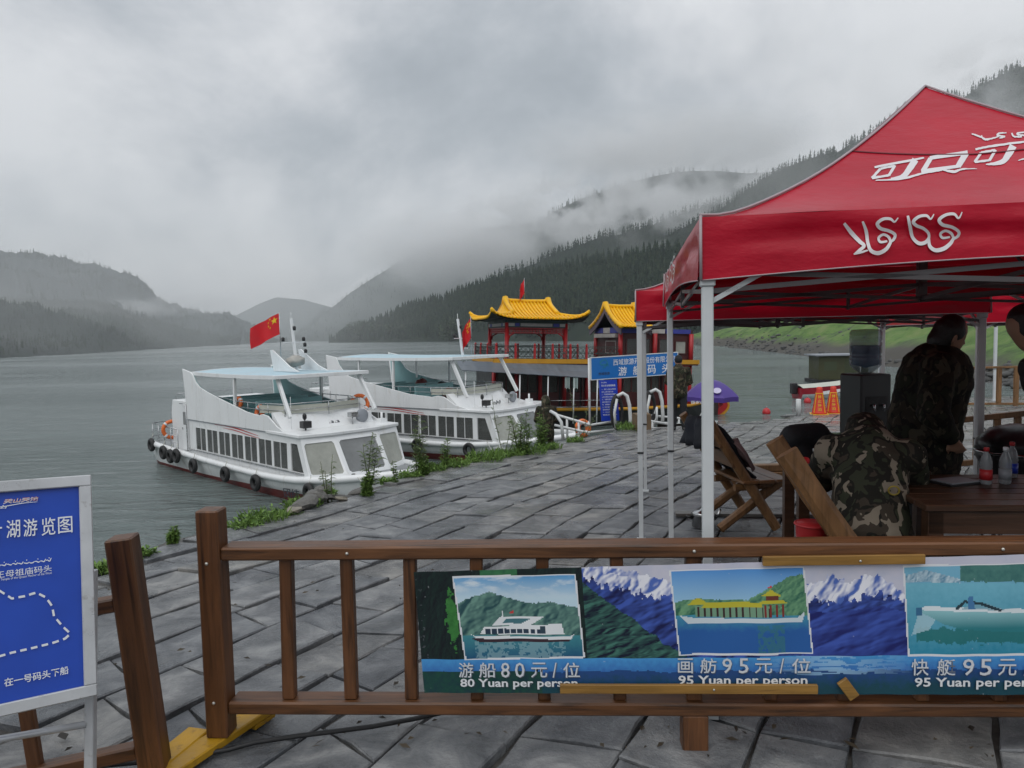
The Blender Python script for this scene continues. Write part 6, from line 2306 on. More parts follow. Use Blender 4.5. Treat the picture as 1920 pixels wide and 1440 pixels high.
me.vertices.add((NX + 1) * (NY + 1)); me.vertices.foreach_set('co', V.astype(np.float32).ravel())
me.loops.add(quads.size); me.loops.foreach_set('vertex_index', quads.astype(np.int32).ravel())
me.polygons.add(len(quads)); me.polygons.foreach_set('loop_start', np.arange(0, quads.size, 4, dtype=np.int32))
me.update(calc_edges=True)
at = me.color_attributes.new('print', 'FLOAT_COLOR', 'CORNER')
cc = np.ones((len(quads), 4, 4), np.float32)
cc[..., :3] = C.reshape(-1, 3)[:, None, :]
at.data.foreach_set('color', cc.ravel())
M_PRINT, nt, b = new_mat('banner_print')
an = nd(nt, 'ShaderNodeAttribute'); an.attribute_name = 'print'
hs_ = nd(nt, 'ShaderNodeHueSaturation'); hs_.inputs['Saturation'].default_value = 0.95; hs_.inputs['Value'].default_value = 1.0
nt.links.new(an.outputs['Color'], hs_.inputs['Color']); nt.links.new(hs_.outputs[0], b.inputs['Base Color'])
b.inputs['Roughness'].default_value = 0.45
banner = thing('price_banner', 'printed blue price banner with three boat pictures hung on the barrier', 'banner', tuple(fence.location), fence.rotation_euler.z)
link('printed_sheet', me, M_PRINT, banner)


def ban_text(s, px0, px1, py0, py1, mat=None, bold=.012, dx=0, dy=0, lift=.010, name='lettering'):
    a = ban_pt(px0 + dx, py1 + dy); c = ban_pt(px1 + dx, py1 + dy); e = ban_pt(px0 + dx, py0 + dy)
    w_ = (c - a).length; h_ = (e - a).length
    ux_ = (c - a).normalized(); uy_ = Vector((0, 0, 1))
    return wall_text(s, a, ux_, uy_, w_ / 2, h_ / 2, w_, h_, mat or M_WHITE, banner, bold=bold, lift=lift, name=name)


M_GREYINK = paint('grey_shadow_ink', (0.16, 0.18, 0.22), 0.5, 0.05, 2.0)
M_SILVER = paint('silver_print', (0.66, 0.69, 0.73), 0.5, 0.05, 2.0)
for (s, xs, y0, y1) in (('游船80元/位', [(861, 888), (899, 930), (940, 956), (966, 984), (996, 1026), (1036, 1044), (1056, 1087)], 1240, 1268),
                        ('画舫95元/位', [(1270, 1298), (1312, 1342), (1353, 1371), (1384, 1402), (1414, 1446), (1460, 1468), (1483, 1518)], 1232, 1260),
                        ('快艇95元/位', [(1706, 1738), (1754, 1788), (1802, 1823), (1834, 1856), (1868, 1902), (1916, 1926), (1940, 1974)], 1233, 1264)):
    for ch, (x0, x1) in zip(s, xs):
        ban_text(ch, x0, x1, y0, y1, M_GREYINK, .004, 1.5, 1.8, .008, 'lettering_shadow')
        ban_text(ch, x0, x1, y0, y1, M_SILVER, .006, lift=.011)
for (s, x0, x1, y0, y1) in (('80 Yuan per person', 864, 1083, 1270, 1290), ('95 Yuan per person', 1271, 1512, 1264, 1286), ('95 Yuan per person', 1712, 1968, 1268, 1290)):
    ban_text(s, x0, x1, y0, y1, M_GREYINK, .02, 1.2, 1.4, .008, 'lettering_shadow')
    ban_text(s, x0, x1, y0, y1, M_WHITE, .02, lift=.011)

# battens that hold it
for (p, q, h, l) in (((1430, 1052), (1734, 1048), .036, 'upper tan wooden batten holding the banner to the barrier'), ((1050, 1291), (1533, 1292), .036, 'long lower tan wooden batten across the bottom of the banner')):
    a, c = ban_pt(*p, .022), ban_pt(*q, .022)
    ow = fence.location; Rm = Matrix.Rotation(fence.rotation_euler.z, 3, 'Z')
    o = MB().bar((0, 0, 0), (c - a), .014, h).build('batten', WOOD_TAN, None, bevel=.002, loc=ow + Rm @ a, rot=(0, 0, fence.rotation_euler.z))
    tag(o, l, 'batten')
    MB().lathe([(.005, 0), (.004, .003)], 8, Matrix.Translation(((c - a).x * .6, -.0072, 0)) @ Matrix.Rotation(R(90), 4, 'X')).build('nail', M_NAIL, o)
a = ban_pt(1578, 1276, .022); c = ban_pt(1602, 1308, .022)
o = MB().bar((0, 0, 0), (c - a), .014, .042).build('batten', WOOD_TAN, None, bevel=.002, loc=fence.location + Matrix.Rotation(fence.rotation_euler.z, 3, 'Z') @ a, rot=(0, 0, fence.rotation_euler.z))
tag(o, 'short tan wooden batten nailed slantwise at the banner foot', 'batten')

# ---- the map board on the left
M_ALU = paint('aluminium', (0.56, 0.57, 0.58), 0.35, 0.15, 8.0, metal=0.35, dirt=(0.20, 0.17, 0.14))
M_MAPBLUE, nt, b = new_mat('map_blue')
n = noise_tex(nt, 5.0, 3.0, 0.5)
r = ramp(nt, n.outputs['Fac'], [(0.3, (0.007, 0.055, 0.40)), (0.7, (0.010, 0.068, 0.48))])
nt.links.new(r.outputs[0], b.inputs['Base Color']); b.inputs['Roughness'].default_value = 0.3
TR, TL, BR, BL = sight(168, 893, 2.36), sight(0, 905, 2.22), sight(154, 1306, 2.17), sight(0, 1331, 2.04)
mp_ = thing('map_board', 'blue lake tour map board in a silver metal frame', 'sign', tuple(BR))
xax = (TL - TR).normalized(); yax = (BR - TR).normalized()
yax = (yax - xax * yax.dot(xax)).normalized()
HM = (BR - TR).length; WM = .92
nm = yax.cross(xax).normalized()
if nm.y > 0:
    nm = -nm
lt = TR - BR


def mpt(px, py, lift=0.0):
    """point of the board's plane on a line of sight, relative to the board"""
    d = CAM_ROT @ Vector(((px - 960) / 1330.0, -(py - 720) / 1330.0, -1.0))
    k = (TR - EYE).dot(nm) / d.dot(nm)
    return EYE + d * k - BR + nm * lift


Mm = Matrix(((-xax.x, -nm.x, -yax.x, lt.x + xax.x * WM), (-xax.y, -nm.y, -yax.y, lt.y + xax.y * WM), (-xax.z, -nm.z, -yax.z, lt.z + xax.z * WM), (0, 0, 0, 1)))
# board frame coordinates: x 0..WM to the right, y into the board, z from -HM (bottom) to 0 (top)
MB().box((.0, .004, -HM), (WM, .022, 0), Mm).build('panel', M_MAPBLUE, mp_)
fr = MB()
fw = .032
fr.box((-.004, -.012, -fw), (WM + .004, .026, .004), Mm).box((-.004, -.012, -HM - .004), (WM + .004, .026, -HM + fw), Mm)
fr.box((-.004, -.012, -HM + fw), (fw, .026, -fw), Mm).box((WM - fw, -.012, -HM + fw), (WM + .004, .026, -fw), Mm)
fr.build('frame', M_ALU, mp_, bevel=.003)


def map_text(s, px0, px1, py0, py1, mat=M_WHITE, bold=.012, shear=0.0):
    a, c, e = mpt(px0, py1), mpt(px1, py1 - (px1 - px0) * .11), mpt(px0, py0)
    w_, h_ = (c - a).length, (e - a).length
    return wall_text(s, a, -xax, -yax, w_ / 2, h_ / 2, w_, h_, mat, mp_, bold=bold, lift=.004, shear=shear)


for ch, x0, x1, y0, y1 in (('环', -36, 4, 992, 1024), ('湖', 12, 38, 976, 1010), ('游', 44, 70, 974, 1007), ('览', 78, 104, 972, 1005), ('图', 109, 136, 970, 1001)):
    map_text(ch, x0, x1, y0, y1, M_WHITE, .006)
map_text('王母祖庙码头', -8, 97, 1072, 1085, M_WHITE, .004)
map_text('Pier of Ancestral Temple of the Queen Mother of the West', -40, 97, 1090, 1096, M_WHITE, .0)
map_text('在一号码头下船', 8, 128, 1272, 1288, M_WHITE, .014)
M_LOGOR = paint('logo_orange', (0.55, 0.16, 0.08), 0.5, 0.1, 2.0)
map_text('天山天池', 6, 72, 937, 945, M_WHITE, .03, .2)
map_text('天山天池', 6, 72, 936, 944, M_LOGOR, .0, .2)
map_text('天山', -28, 14, 950, 957, M_WHITE, .01, .2)
sw = stroke([(-30, 953), (0, 951), (40, 944), (70, 941)], [1, 1.6, 1.4, .6], 5)
MB().add([mpt(p.x, p.y, .004) for p in sw[0]], sw[1]).build('flourish', M_WHITE, mp_, fixn=False)
# line in a cursive script above the small text
for k in range(13):
    x = 96 - k * 10.5
    y = 1051 + (96 - x) * .1
    sw = stroke([(x, y - rng.uniform(0, 5)), (x - 3, y + 1), (x - 7, y + rng.uniform(-1, 2)), (x - 10, y)], [1.2, 2.0, 1.8, 1.2], 4)
    MB().add([mpt(p.x, p.y, .004) for p in sw[0]], sw[1]).build('script_mark', M_WHITE, mp_, fixn=False)
    if k % 2 == 0:
        vs = [mpt(x - 4 + 1.2 * math.cos(a), y - 5 + 1.2 * math.sin(a), .004) for a in (0, 1.57, 3.14, 4.71)]
        MB().add(vs, [(0, 1, 2, 3)]).build('script_dot', M_WHITE, mp_, fixn=False)
# dashed route
route = [(-40, 1092), (0, 1108), (22, 1122), (45, 1118), (68, 1111), (86, 1120), (98, 1137), (101, 1155), (118, 1175), (132, 1188), (122, 1197), (100, 1205), (60, 1215), (20, 1224), (0, 1230), (-60, 1240)]
dn = []
for a, c in zip(route[:-1], route[1:]):
    L = math.dist(a, c); k = max(1, int(L / 2))
    dn += [(a[0] + (c[0] - a[0]) * i / k, a[1] + (c[1] - a[1]) * i / k) for i in range(k)]
i = 0
while i < len(dn) - 9:
    seg = dn[i:i + 8:2]
    sw = stroke(seg, 4.2, 3)
    MB().add([mpt(p.x, p.y, .004) for p in sw[0]], sw[1]).build('route_dash', M_WHITE, mp_, fixn=False)
    i += 10
# stand: right leg, cross bars, rear leg
p0 = sight(170, 1066, 2.30) - BR; p1 = sight(160, 1104, 2.28) - BR
leg_top = sight(172, 1068, 2.33) - BR; leg_bot = sight(169, 1480, 2.24) - BR
MB().bar(leg_top, leg_bot, .030, .026, up=(0, 1, 0)).build('stand_leg', M_ALU, mp_, bevel=.003)
MB().bar(leg_top + Vector((-1.0, 0, 0)), leg_bot + Vector((-1.0, 0, 0)), .030, .026, up=(0, 1, 0)).build('stand_leg', M_ALU, mp_, bevel=.003)
q0 = sight(161, 1358, 2.26) - BR; q1 = sight(0, 1386, 2.14) - BR
MB().tube([q0, q1, q1 + (q1 - q0) * 3], .012, 8).build('cross_bar', M_ALU, mp_)
print('fence ok')

# ================================================================== people
M_SKIN = paint('skin', (0.36, 0.20, 0.13), 0.5, 0.1, 8.0)
M_HAIR = paint('black_hair', (0.010, 0.009, 0.009), 0.5, 0.3, 20.0, 0.4, 80)
M_BLACKCLOTH = paint('black_cloth', (0.010, 0.011, 0.014), 0.85, 0.3, 6.0, 0.3, 50)


def camo(name, cols, scale=9.0):
    m, nt, b = new_mat(name)
    n1 = noise_tex(nt, scale, 2.5, 0.5, distortion=0.8)
    n2 = noise_tex(nt, scale * 1.3, 2.5, 0.5, (1.1, 1.0, .8), distortion=0.9)
    r1 = ramp(nt, n1.outputs['Fac'], [(0.0, cols[0]), (0.46, cols[1]), (0.55, cols[2]), (1.0, cols[2])])
    r1.color_ramp.interpolation = 'CONSTANT'
    k = nd(nt, 'ShaderNodeMath', operation='GREATER_THAN'); k.inputs[1].default_value = 0.575
    nt.links.new(n2.outputs['Fac'], k.inputs[0])
    mx = nd(nt, 'ShaderNodeMix', data_type='RGBA')
    nt.links.new(k.outputs[0], mx.inputs[0]); nt.links.new(r1.outputs[0], mx.inputs[6]); mx.inputs[7].default_value = (*cols[3], 1)
    nt.links.new(mx.outputs[2], b.inputs['Base Color'])
    b.inputs['Roughness'].default_value = 0.85
    b.inputs['Specular IOR Level'].default_value = 0.2
    n3 = noise_tex(nt, 9.0, 4.0, 0.6, (1, 1, .5))
    bp = nd(nt, 'ShaderNodeBump'); bp.inputs['Strength'].default_value = 0.5; bp.inputs['Distance'].default_value = 0.02
    nt.links.new(n3.outputs['Fac'], bp.inputs['Height']); nt.links.new(bp.outputs[0], b.inputs['Normal'])
    return m


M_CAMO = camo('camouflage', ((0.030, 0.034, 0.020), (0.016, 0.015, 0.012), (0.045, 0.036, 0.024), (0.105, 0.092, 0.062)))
M_CAMO_SHADED = camo('shaded_camouflage', ((0.018, 0.020, 0.013), (0.010, 0.009, 0.008), (0.026, 0.021, 0.015), (0.060, 0.052, 0.036)))  # the same camouflage with the tent's shade put into its colours
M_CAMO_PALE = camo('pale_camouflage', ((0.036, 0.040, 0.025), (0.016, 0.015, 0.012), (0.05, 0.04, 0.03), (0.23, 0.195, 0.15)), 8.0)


def blob(mb, a, c, ra, rc, squash=None, n=12):
    """tapered limb with round ends; squash = (axis vector, factor) flattens it"""
    a, c = Vector(a), Vector(c)
    d = c - a
    L = d.length
    if L < 1e-6:
        d = Vector((0, 0, 1)); L = 1e-6
    dn_ = d.normalized()
    pts, rs = [], []
    for k in range(4):
        t_ = k / 4
        pts.append(a - dn_ * ra * math.cos(t_ * math.pi / 2)); rs.append(max(.001, ra * math.sin(t_ * math.pi / 2)))
    for k in range(5):
        pts.append(a.lerp(c, k / 4)); rs.append(ra + (rc - ra) * k / 4)
    for k in range(1, 5):
        t_ = k / 4
        pts.append(c + dn_ * rc * math.sin(t_ * math.pi / 2)); rs.append(max(.001, rc * math.cos(t_ * math.pi / 2)))
    s0 = len(mb.v)
    mb.tube(pts, rs, n)
    if squash:
        ax, f = Vector(squash[0]).normalized(), squash[1]
        m = (a + c) / 2
        for i in range(s0, len(mb.v)):
            p = Vector(mb.v[i])
            k = (p - m).dot(ax)
            mb.v[i] = tuple(p - ax * k * (1 - f))
    return mb


def fuse(mb, name, mat, parent, voxel=.018, smooth=4, wrinkle=0.0, seed=0):
    """melt overlapping pieces into one continuous skin"""
    me = mb.mesh(name + '_raw')
    ob = bpy.data.objects.new(name + '_raw', me)
    m = ob.modifiers.new('remesh', 'REMESH'); m.mode = 'VOXEL'; m.voxel_size = voxel
    if smooth:
        s = ob.modifiers.new('smooth', 'SMOOTH'); s.iterations = smooth; s.factor = .5
    out = evaluated_mesh(ob)
    bpy.data.meshes.remove(me)
    out.name = name
    if wrinkle:
        for v in out.vertices:
            q = Vector((v.co.x * 7, v.co.y * 7, v.co.z * 14 + seed))
            v.co += v.normal * wrinkle * (noise.noise(q) + .5 * noise.noise(q * 2.1))
    out.materials.clear()
    out.materials.append(mat)
    for p in out.polygons:
        p.use_smooth = True
    return link(name, out, None, parent)


def hand(mb, wrist, direction, palm_n, s=1.0, curl=.5):
    """palm, four unequal fingers and a thumb"""
    d = Vector(direction).normalized(); n_ = Vector(palm_n); n_ = (n_ - d * n_.dot(d)).normalized()
    side = d.cross(n_)
    w = Vector(wrist)
    for k in range(4):
        o_ = side * (-.030 + .020 * k) * s
        blob(mb, w + o_ * .8 + d * .02 * s, w + o_ + d * .085 * s, .014 * s, .013 * s, n=8)
        L = (.060, .072, .066, .050)[k] * s
        k1 = w + o_ + d * .09 * s
        k2 = k1 + (d * math.cos(curl) + n_ * math.sin(curl)) * L * .55
        k3 = k2 + (d * math.cos(curl * 2) + n_ * math.sin(curl * 2)) * L * .5
        blob(mb, k1, k2, .0095 * s, .0088 * s, n=8); blob(mb, k2, k3, .0088 * s, .0075 * s, n=8)
    t0 = w + side * -.03 * s + d * .03 * s
    t1 = t0 + (d * .7 - side * .7).normalized() * .045 * s
    blob(mb, t0, t1, .013 * s, .011 * s, n=8); blob(mb, t1, t1 + (d * .9 - side * .2 + n_ * .2).normalized() * .035 * s, .011 * s, .009 * s, n=8)


def person(label, loc, rz, J, jacket, legs, hood=False, hat=None, boots=True, voxel=.02, jacket_len=0.0, bulk=1.0):
    """J: joint positions in the person's own frame (facing -Y): pelvis, waist, chest, neck, head, sh/el/wr/hip/kn/an with _l and _r"""
    t = thing('person', label, 'person', loc, rz)
    V_ = {k: Vector(v) for k, v in J.items()}
    face = V_.get('look', Vector((0, -1, 0))).normalized()
    up = (V_['head'] - V_['neck']).normalized()
    side = face.cross(up).normalized()
    mb = MB()
    hd = V_['head']
    blob(mb, hd - up * .035 + face * .01, hd + up * .05, .082, .088, (side, .86), 14)
    blob(mb, hd - up * .085 + face * .035, hd - up * .055 + face * .03, .048, .060, (side, .85), 12)       # jaw
    blob(mb, hd + face * .078 - up * .005, hd + face * .092 - up * .033, .010, .014, n=8)                     # nose
    for s in (-1, 1):
        blob(mb, hd + side * .080 * s + up * .015, hd + side * .082 * s - up * .03, .016, .012, n=8)            # ears
        blob(mb, hd + face * .076 + side * .032 * s + up * .005, hd + face * .076 + side * .030 * s + up * .006, .010, .010, n=6)
    blob(mb, hd + face * .080 - up * .062 + side * .02, hd + face * .080 - up * .062 - side * .02, .010, .010, n=6)
    blob(mb, V_['neck'], hd - up * .05, .058, .055)
    blob(mb, V_['pelvis'], V_['waist'], .135, .125, None, 14); blob(mb, V_['waist'], V_['chest'], .125, .15, None, 14); blob(mb, V_['chest'], V_['neck'], .14, .06)
    for s in ('l', 'r'):
        blob(mb, V_['sh_' + s], V_['el_' + s], .052, .043); blob(mb, V_['el_' + s], V_['wr_' + s], .042, .028)
        blob(mb, V_['hip_' + s], V_['kn_' + s], .082, .056); blob(mb, V_['kn_' + s], V_['an_' + s], .056, .038)
        hd_dir = (V_['wr_' + s] - V_['el_' + s]).normalized()
        hand(mb, V_['wr_' + s], hd_dir, (V_['chest'] - V_['wr_' + s]), 1.0)
    fuse(mb, 'body', M_SKIN, t, .011 if voxel < .02 else .016, 2)
    # jacket
    mb = MB()
    g = bulk
    blob(mb, V_['chest'] + (V_['neck'] - V_['chest']) * .35, V_['waist'], .185 * g, .185 * g, None, 16)
    blob(mb, V_['waist'], V_['pelvis'] + (V_['pelvis'] - V_['waist']).normalized() * jacket_len, .185 * g, .20 * g, None, 16)
    for s in ('l', 'r'):
        blob(mb, V_['chest'] + (V_['neck'] - V_['chest']) * .45, V_['sh_' + s], .11 * g, .095 * g)
        blob(mb, V_['sh_' + s], V_['el_' + s], .095 * g, .078 * g); blob(mb, V_['el_' + s], V_['wr_' + s] - (V_['wr_' + s] - V_['el_' + s]).normalized() * .03, .075 * g, .056 * g)
    blob(mb, V_['neck'] - up * .02, V_['neck'] + up * .03, .095, .090)
    if hood:
        blob(mb, hd - face * .03 - up * .06, hd - face * .02 + up * .045, .125, .118)
    jk = fuse(mb, 'jacket', jacket, t, voxel, 5, .010, loc[0])
    # trousers
    mb = MB()
    for s in ('l', 'r'):
        blob(mb, V_['pelvis'], V_['hip_' + s], .125, .105)
        blob(mb, V_['hip_' + s], V_['kn_' + s], .105, .078); blob(mb, V_['kn_' + s], V_['an_' + s] + Vector((0, 0, .03)), .078, .066)
    fuse(mb, 'trousers', legs, t, voxel, 4, .006, 3)
    if boots:
        for s in ('l', 'r'):
            mb = MB()
            an = V_['an_' + s]
            f2_ = Vector((face.x, face.y, 0)).normalized()
            blob(mb, an + Vector((0, 0, .02)), an + Vector((0, 0, -.04)), .052, .05)
            blob(mb, an - f2_ * .04 + Vector((0, 0, -.045)), an + f2_ * .14 + Vector((0, 0, -.05)), .042, .040)
            fuse(mb, 'boot', M_BLACK, t, .014, 2)
    if hat:
        mb = MB()
        blob(mb, hd + up * .050 - face * .030, hd + up * .070 - face * .022, .098, .090, (side, .95), 16)
        if hat == 'cap':
            blob(mb, hd + up * .055 + face * .06, hd + up * .045 + face * .135, .07, .055, (up, .16), 12)
        else:
            blob(mb, hd - up * .03 - face * .05, hd + up * .04 - face * .02, .088, .102, (side, .95), 14)
        fuse(mb, 'cap' if hat == 'cap' else 'hair', M_BLACKCLOTH if hat == 'cap' else M_HAIR, t, .012, 2)
    return t


def standing(h=1.72, lean=0.0, arms=0.06, step=0.04, fold=0.0, look=(0, -1, 0)):
    k = h / 1.72
    J = {'pelvis': (0, 0, .92), 'waist': (0, .01 - lean * .2, 1.08), 'chest': (0, .02 - lean * .6, 1.30), 'neck': (0, .02 - lean, 1.47), 'head': (0, .0 - lean * 1.25, 1.615),
         'sh_l': (.185, .03 - lean * .9, 1.41), 'sh_r': (-.185, .03 - lean * .9, 1.41),
         'el_l': (.235 + arms, .05 - lean * .6 - fold * .05, 1.14), 'el_r': (-.235 - arms, .05 - lean * .6 - fold * .05, 1.14),
         'wr_l': (.24 + arms * .6 - fold * .12, -.02 - lean * .5 - fold * .2, .91 + fold * .16), 'wr_r': (-.24 - arms * .6 + fold * .12, -.02 - lean * .5 - fold * .2, .91 + fold * .16),
         'hip_l': (.095, 0, .88), 'hip_r': (-.095, 0, .88), 'kn_l': (.105, -.02 - step, .49), 'kn_r': (-.105, -.02 + step, .49), 'an_l': (.11, .03 - step, .09), 'an_r': (-.11, .03 + step, .09)}
    J = {a: tuple(x * k for x in v) for a, v in J.items()}
    J['look'] = look
    return J


g = on_ground(1273, 807)
person('person in camouflage jacket and black trousers standing at the quay end, seen from behind', tuple(g), R(172), standing(1.70, .04, .02, .05, .8), M_CAMO, M_BLACKCLOTH, False, 'cap', jacket_len=.0)
g = sight(1024, 742, 18.2)
st_ = thing('landing_step', 'concrete landing step on the bank below the hooded person', 'step', (g.x, g.y, g.z - 1.765))
MB().box((-.7, -.6, -2.2), (.7, .6, 0)).build('block', paint('wet_concrete', (.13, .13, .125), .6, .3, 2.0, .4, 20), st_, bevel=.03)
person('person in a hooded camouflage coat by the second boat, seen from behind', (g.x, g.y, g.z - 1.76), R(190), standing(1.72, .06, .03, .03, .9), M_CAMO, M_CAMO, True, None, jacket_len=.16)
person('person in a camouflage coat darkened for tent shade standing under the red tent', (2.88, 4.95, ground_z(4.95)), R(62), standing(1.78, .12, .09, .03, .35, (.25, -.95, -.15)), M_CAMO_SHADED, M_BLACKCLOTH, False, 'hair', voxel=.018, jacket_len=.16, bulk=1.27)
SIT = {'pelvis': (0, 0, .50), 'waist': (0, -.05, .66), 'chest': (0, -.16, .88), 'neck': (0, -.30, .99), 'head': (0, -.42, 1.03), 'sh_l': (.20, -.20, .95), 'sh_r': (-.20, -.20, .95),
       'el_l': (.26, -.38, .74), 'el_r': (-.26, -.38, .74), 'wr_l': (.12, -.58, .72), 'wr_r': (-.12, -.58, .72), 'hip_l': (.10, -.02, .48), 'hip_r': (-.10, -.02, .48),
       'kn_l': (.16, -.45, .52), 'kn_r': (-.16, -.45, .52), 'an_l': (.15, -.42, .09), 'an_r': (-.15, -.42, .09), 'look': (0, -.75, -.6)}
sit = person('person in pale camouflage sitting bent forward with their back to the viewer', (2.0, 3.92, -.03), R(158), SIT, M_CAMO_PALE, M_CAMO_PALE, True, None, voxel=.016, bulk=1.08, jacket_len=-.04)
M_LOGOY = paint('yellow_stitch', (0.30, 0.22, 0.03), 0.7, 0.2, 8.0)
bk = Vector((-.10, .10, .80))
MB().torus(.026, .005, Matrix.Translation(bk) @ Matrix.Rotation(R(74), 4, 'X'), 18, 6).build('round_patch', M_LOGOY, sit)
LEAN = standing(1.74, .36, .02, .03, .0, (0, -.95, -.3))
person('person leaning in at the right edge under the tent', (3.13, 3.62, -.02), R(-95), LEAN, M_BLACKCLOTH, M_BLACKCLOTH, False, 'hair', jacket_len=.05)

# ================================================================== furniture under the tents
LOG = wood('rough_log', (0.23, 0.115, 0.045), 2, 0.5, 4.0)
LOGX = wood('rough_plank', (0.21, 0.10, 0.04), 1, 0.4, 4.0)
LOGD = wood('dark_plank', (0.070, 0.033, 0.018), 0, 0.35, 4.0)


def log_bar(name, p, q, w, h, parent, seed=0, mat=None):
    """a hewn, uneven timber"""
    p, q = Vector(p), Vector(q)
    r_ = random.Random(seed)
    d = (q - p); L = d.length; dn_ = d.normalized()
    s = dn_.cross(Vector((0, 1, 0))).normalized(); u = s.cross(dn_)
    rows = []
    for i in range(7):
        c = p + d * i / 6
        ring = []
        for k in range(8):
            a = 2 * math.pi * (k + .5) / 8
            x = max(-.5, min(.5, .62 * math.cos(a))) * w * r_.uniform(.9, 1.06)
            y = max(-.5, min(.5, .62 * math.sin(a))) * h * r_.uniform(.9, 1.06)
            ring.append(c + s * x + u * y)
        rows.append(ring + [ring[0]])
    m = MB().grid(rows, smooth=False)
    m.add(rows[0][:8], [tuple(range(8))]).add(rows[-1][:8], [tuple(range(8))])
    return m.build(name, mat or LOG, parent)


def rustic_chair(label, loc, rz, depth=.62, seat_planks=3, slats=True, pw=.085):
    """faces +X: crossed log legs whose rear pair run on up as the back posts"""
    t = thing('log_chair', label, 'chair', loc, rz, 'rustic log chairs under the tent')
    for k, y in enumerate((0.03, depth - .03)):
        log_bar('back_post', (.34, y, .03), (-.30, y, 1.02), pw, .075, t, 3 + k)
        log_bar('front_leg', (.40, y + (.08 if k == 0 else -.08), .42), (-.16, y + (.08 if k == 0 else -.08), .03), .08, .07, t, 13 + k)
        log_bar('seat_bearer', (-.02, y + (.085 if k == 0 else -.085), .395), (.46, y + (.085 if k == 0 else -.085), .415), .06, .06, t, 23 + k)
    for k in range(seat_planks):
        x = .0 + k * .155
        MB().box((x, -.02, .445), (x + .148, depth + .02, .478)).build('seat_plank', LOGX, t, bevel=.008)
    for (z, x) in ((.66, -.075), (.84, -.19)) if slats else ():
        MB().box((x - .02, 0, z - .06), (x + .012, depth, z + .06), None).build('back_slat', LOGX, t, bevel=.006)
    return t


rustic_chair('log chair near the tent pole with a dark jacket over its back', (2.02, 6.20, -.155), R(8), .66)
rustic_chair('rough log chair the bent person sits on', (1.76, 3.70, -.03), R(-12), .50, 3, False, .115)


def cloth_heap(name, label, cat, loc, lumps, mat, voxel=.02, wr=.02, seed=1, rz=0):
    mb = MB()
    for (a, c, ra, rc) in lumps:
        blob(mb, a, c, ra, rc)
    o = fuse(mb, name, mat, None, voxel, 3, wr, seed)
    o.location = loc
    o.rotation_euler = (0, 0, rz)
    return tag(o, label, cat)


M_DARKBLUE = paint('dark_jacket', (0.012, 0.014, 0.022), 0.8, 0.3, 5.0, 0.3, 30)
M_MAUVE = paint('mauve_lining', (0.20, 0.13, 0.13), 0.8, 0.2, 5.0)
prof = [(.14, .50), (.06, .58), (-.03, .72), (-.10, .84), (-.17, .95), (-.22, 1.02), (-.27, 1.03), (-.315, .96), (-.32, .88), (-.325, .82), (-.33, .76)]
jk = thing('jacket', 'black jacket with mauve lining thrown over the log chair back', 'jacket', (2.03, 6.20, -.165), R(8))


def drape(y0, y1, lo_, hi_, seed, push=0.0):
    G_ = []
    for i in range(15):
        u = i / 14
        row = []
        for j, (x, z) in enumerate(prof[lo_:hi_]):
            w_ = noise.noise(Vector((u * 4.2 + seed, j * .45, seed))) * .045 + .018 * math.sin(u * 16 + j * .5 + seed)
            sag = .06 * noise.noise(Vector((u * 3 + seed, 7, 0))) if j in (0, hi_ - lo_ - 1) else 0
            row.append((x + w_ + push, y0 + (y1 - y0) * u + .03 * noise.noise(Vector((j * .7, u * 3, seed))), z + sag + w_ * .3))
        G_.append(row)
    return G_


o = MB().grid(drape(.06, .62, 0, 11, 1.0)).build('shell', M_DARKBLUE, jk); solidify(o, .02)
o = MB().grid(drape(.34, .56, 1, 6, 5.0, .035)).build('sleeve', M_DARKBLUE, jk); solidify(o, .05)
o = MB().grid(drape(.02, .16, 1, 4, 9.0, .05)).build('lining', M_MAUVE, jk); solidify(o, .015)

# stainless pot beside the pole
M_INOX = paint('pot_steel', (0.50, 0.50, 0.50), 0.18, 0.1, 9.0, metal=1.0)
p = on_ground(1318, 990)
pot = thing('cooking_pot', 'small steel pot with foil lid on the wet stones behind the tent pole', 'pot', tuple(p))
MB().lathe([(.085, .012), (.10, .02), (.105, .13), (.112, .135)], 22).build('bowl', M_INOX, pot)
MB().lathe([(.112, .136), (.08, .155), (.03, .17), (.012, .19)], 18).build('lid', M_INOX, pot)
for s in (-1, 1):
    MB().tube([(s * .10, -.02, .10), (s * .15, -.015, .115), (s * .15, .015, .115), (s * .10, .02, .10)], .010, 6).build('handle', M_BLACKP, pot)
MB().tube([(.09, .02, .05), (.15, .02, .12), (.17, .02, .17)], .014, 8).build('spout', M_INOX, pot)
p = on_ground(1395, 975)
pk = thing('plank', 'long grey plank lying on the stones behind the steel pot', 'plank', (p.x, p.y + .15, p.z), R(-6))
MB().box((-.62, -.06, .003), (.75, .05, .035)).build('board', wood('grey_plank', (.14, .13, .12), 0), pk, bevel=.005)
MB().box((-.2, .06, .003), (.7, .12, .02)).build('thin_board', wood('grey_plank_b', (.10, .095, .09), 0), pk, bevel=.003)

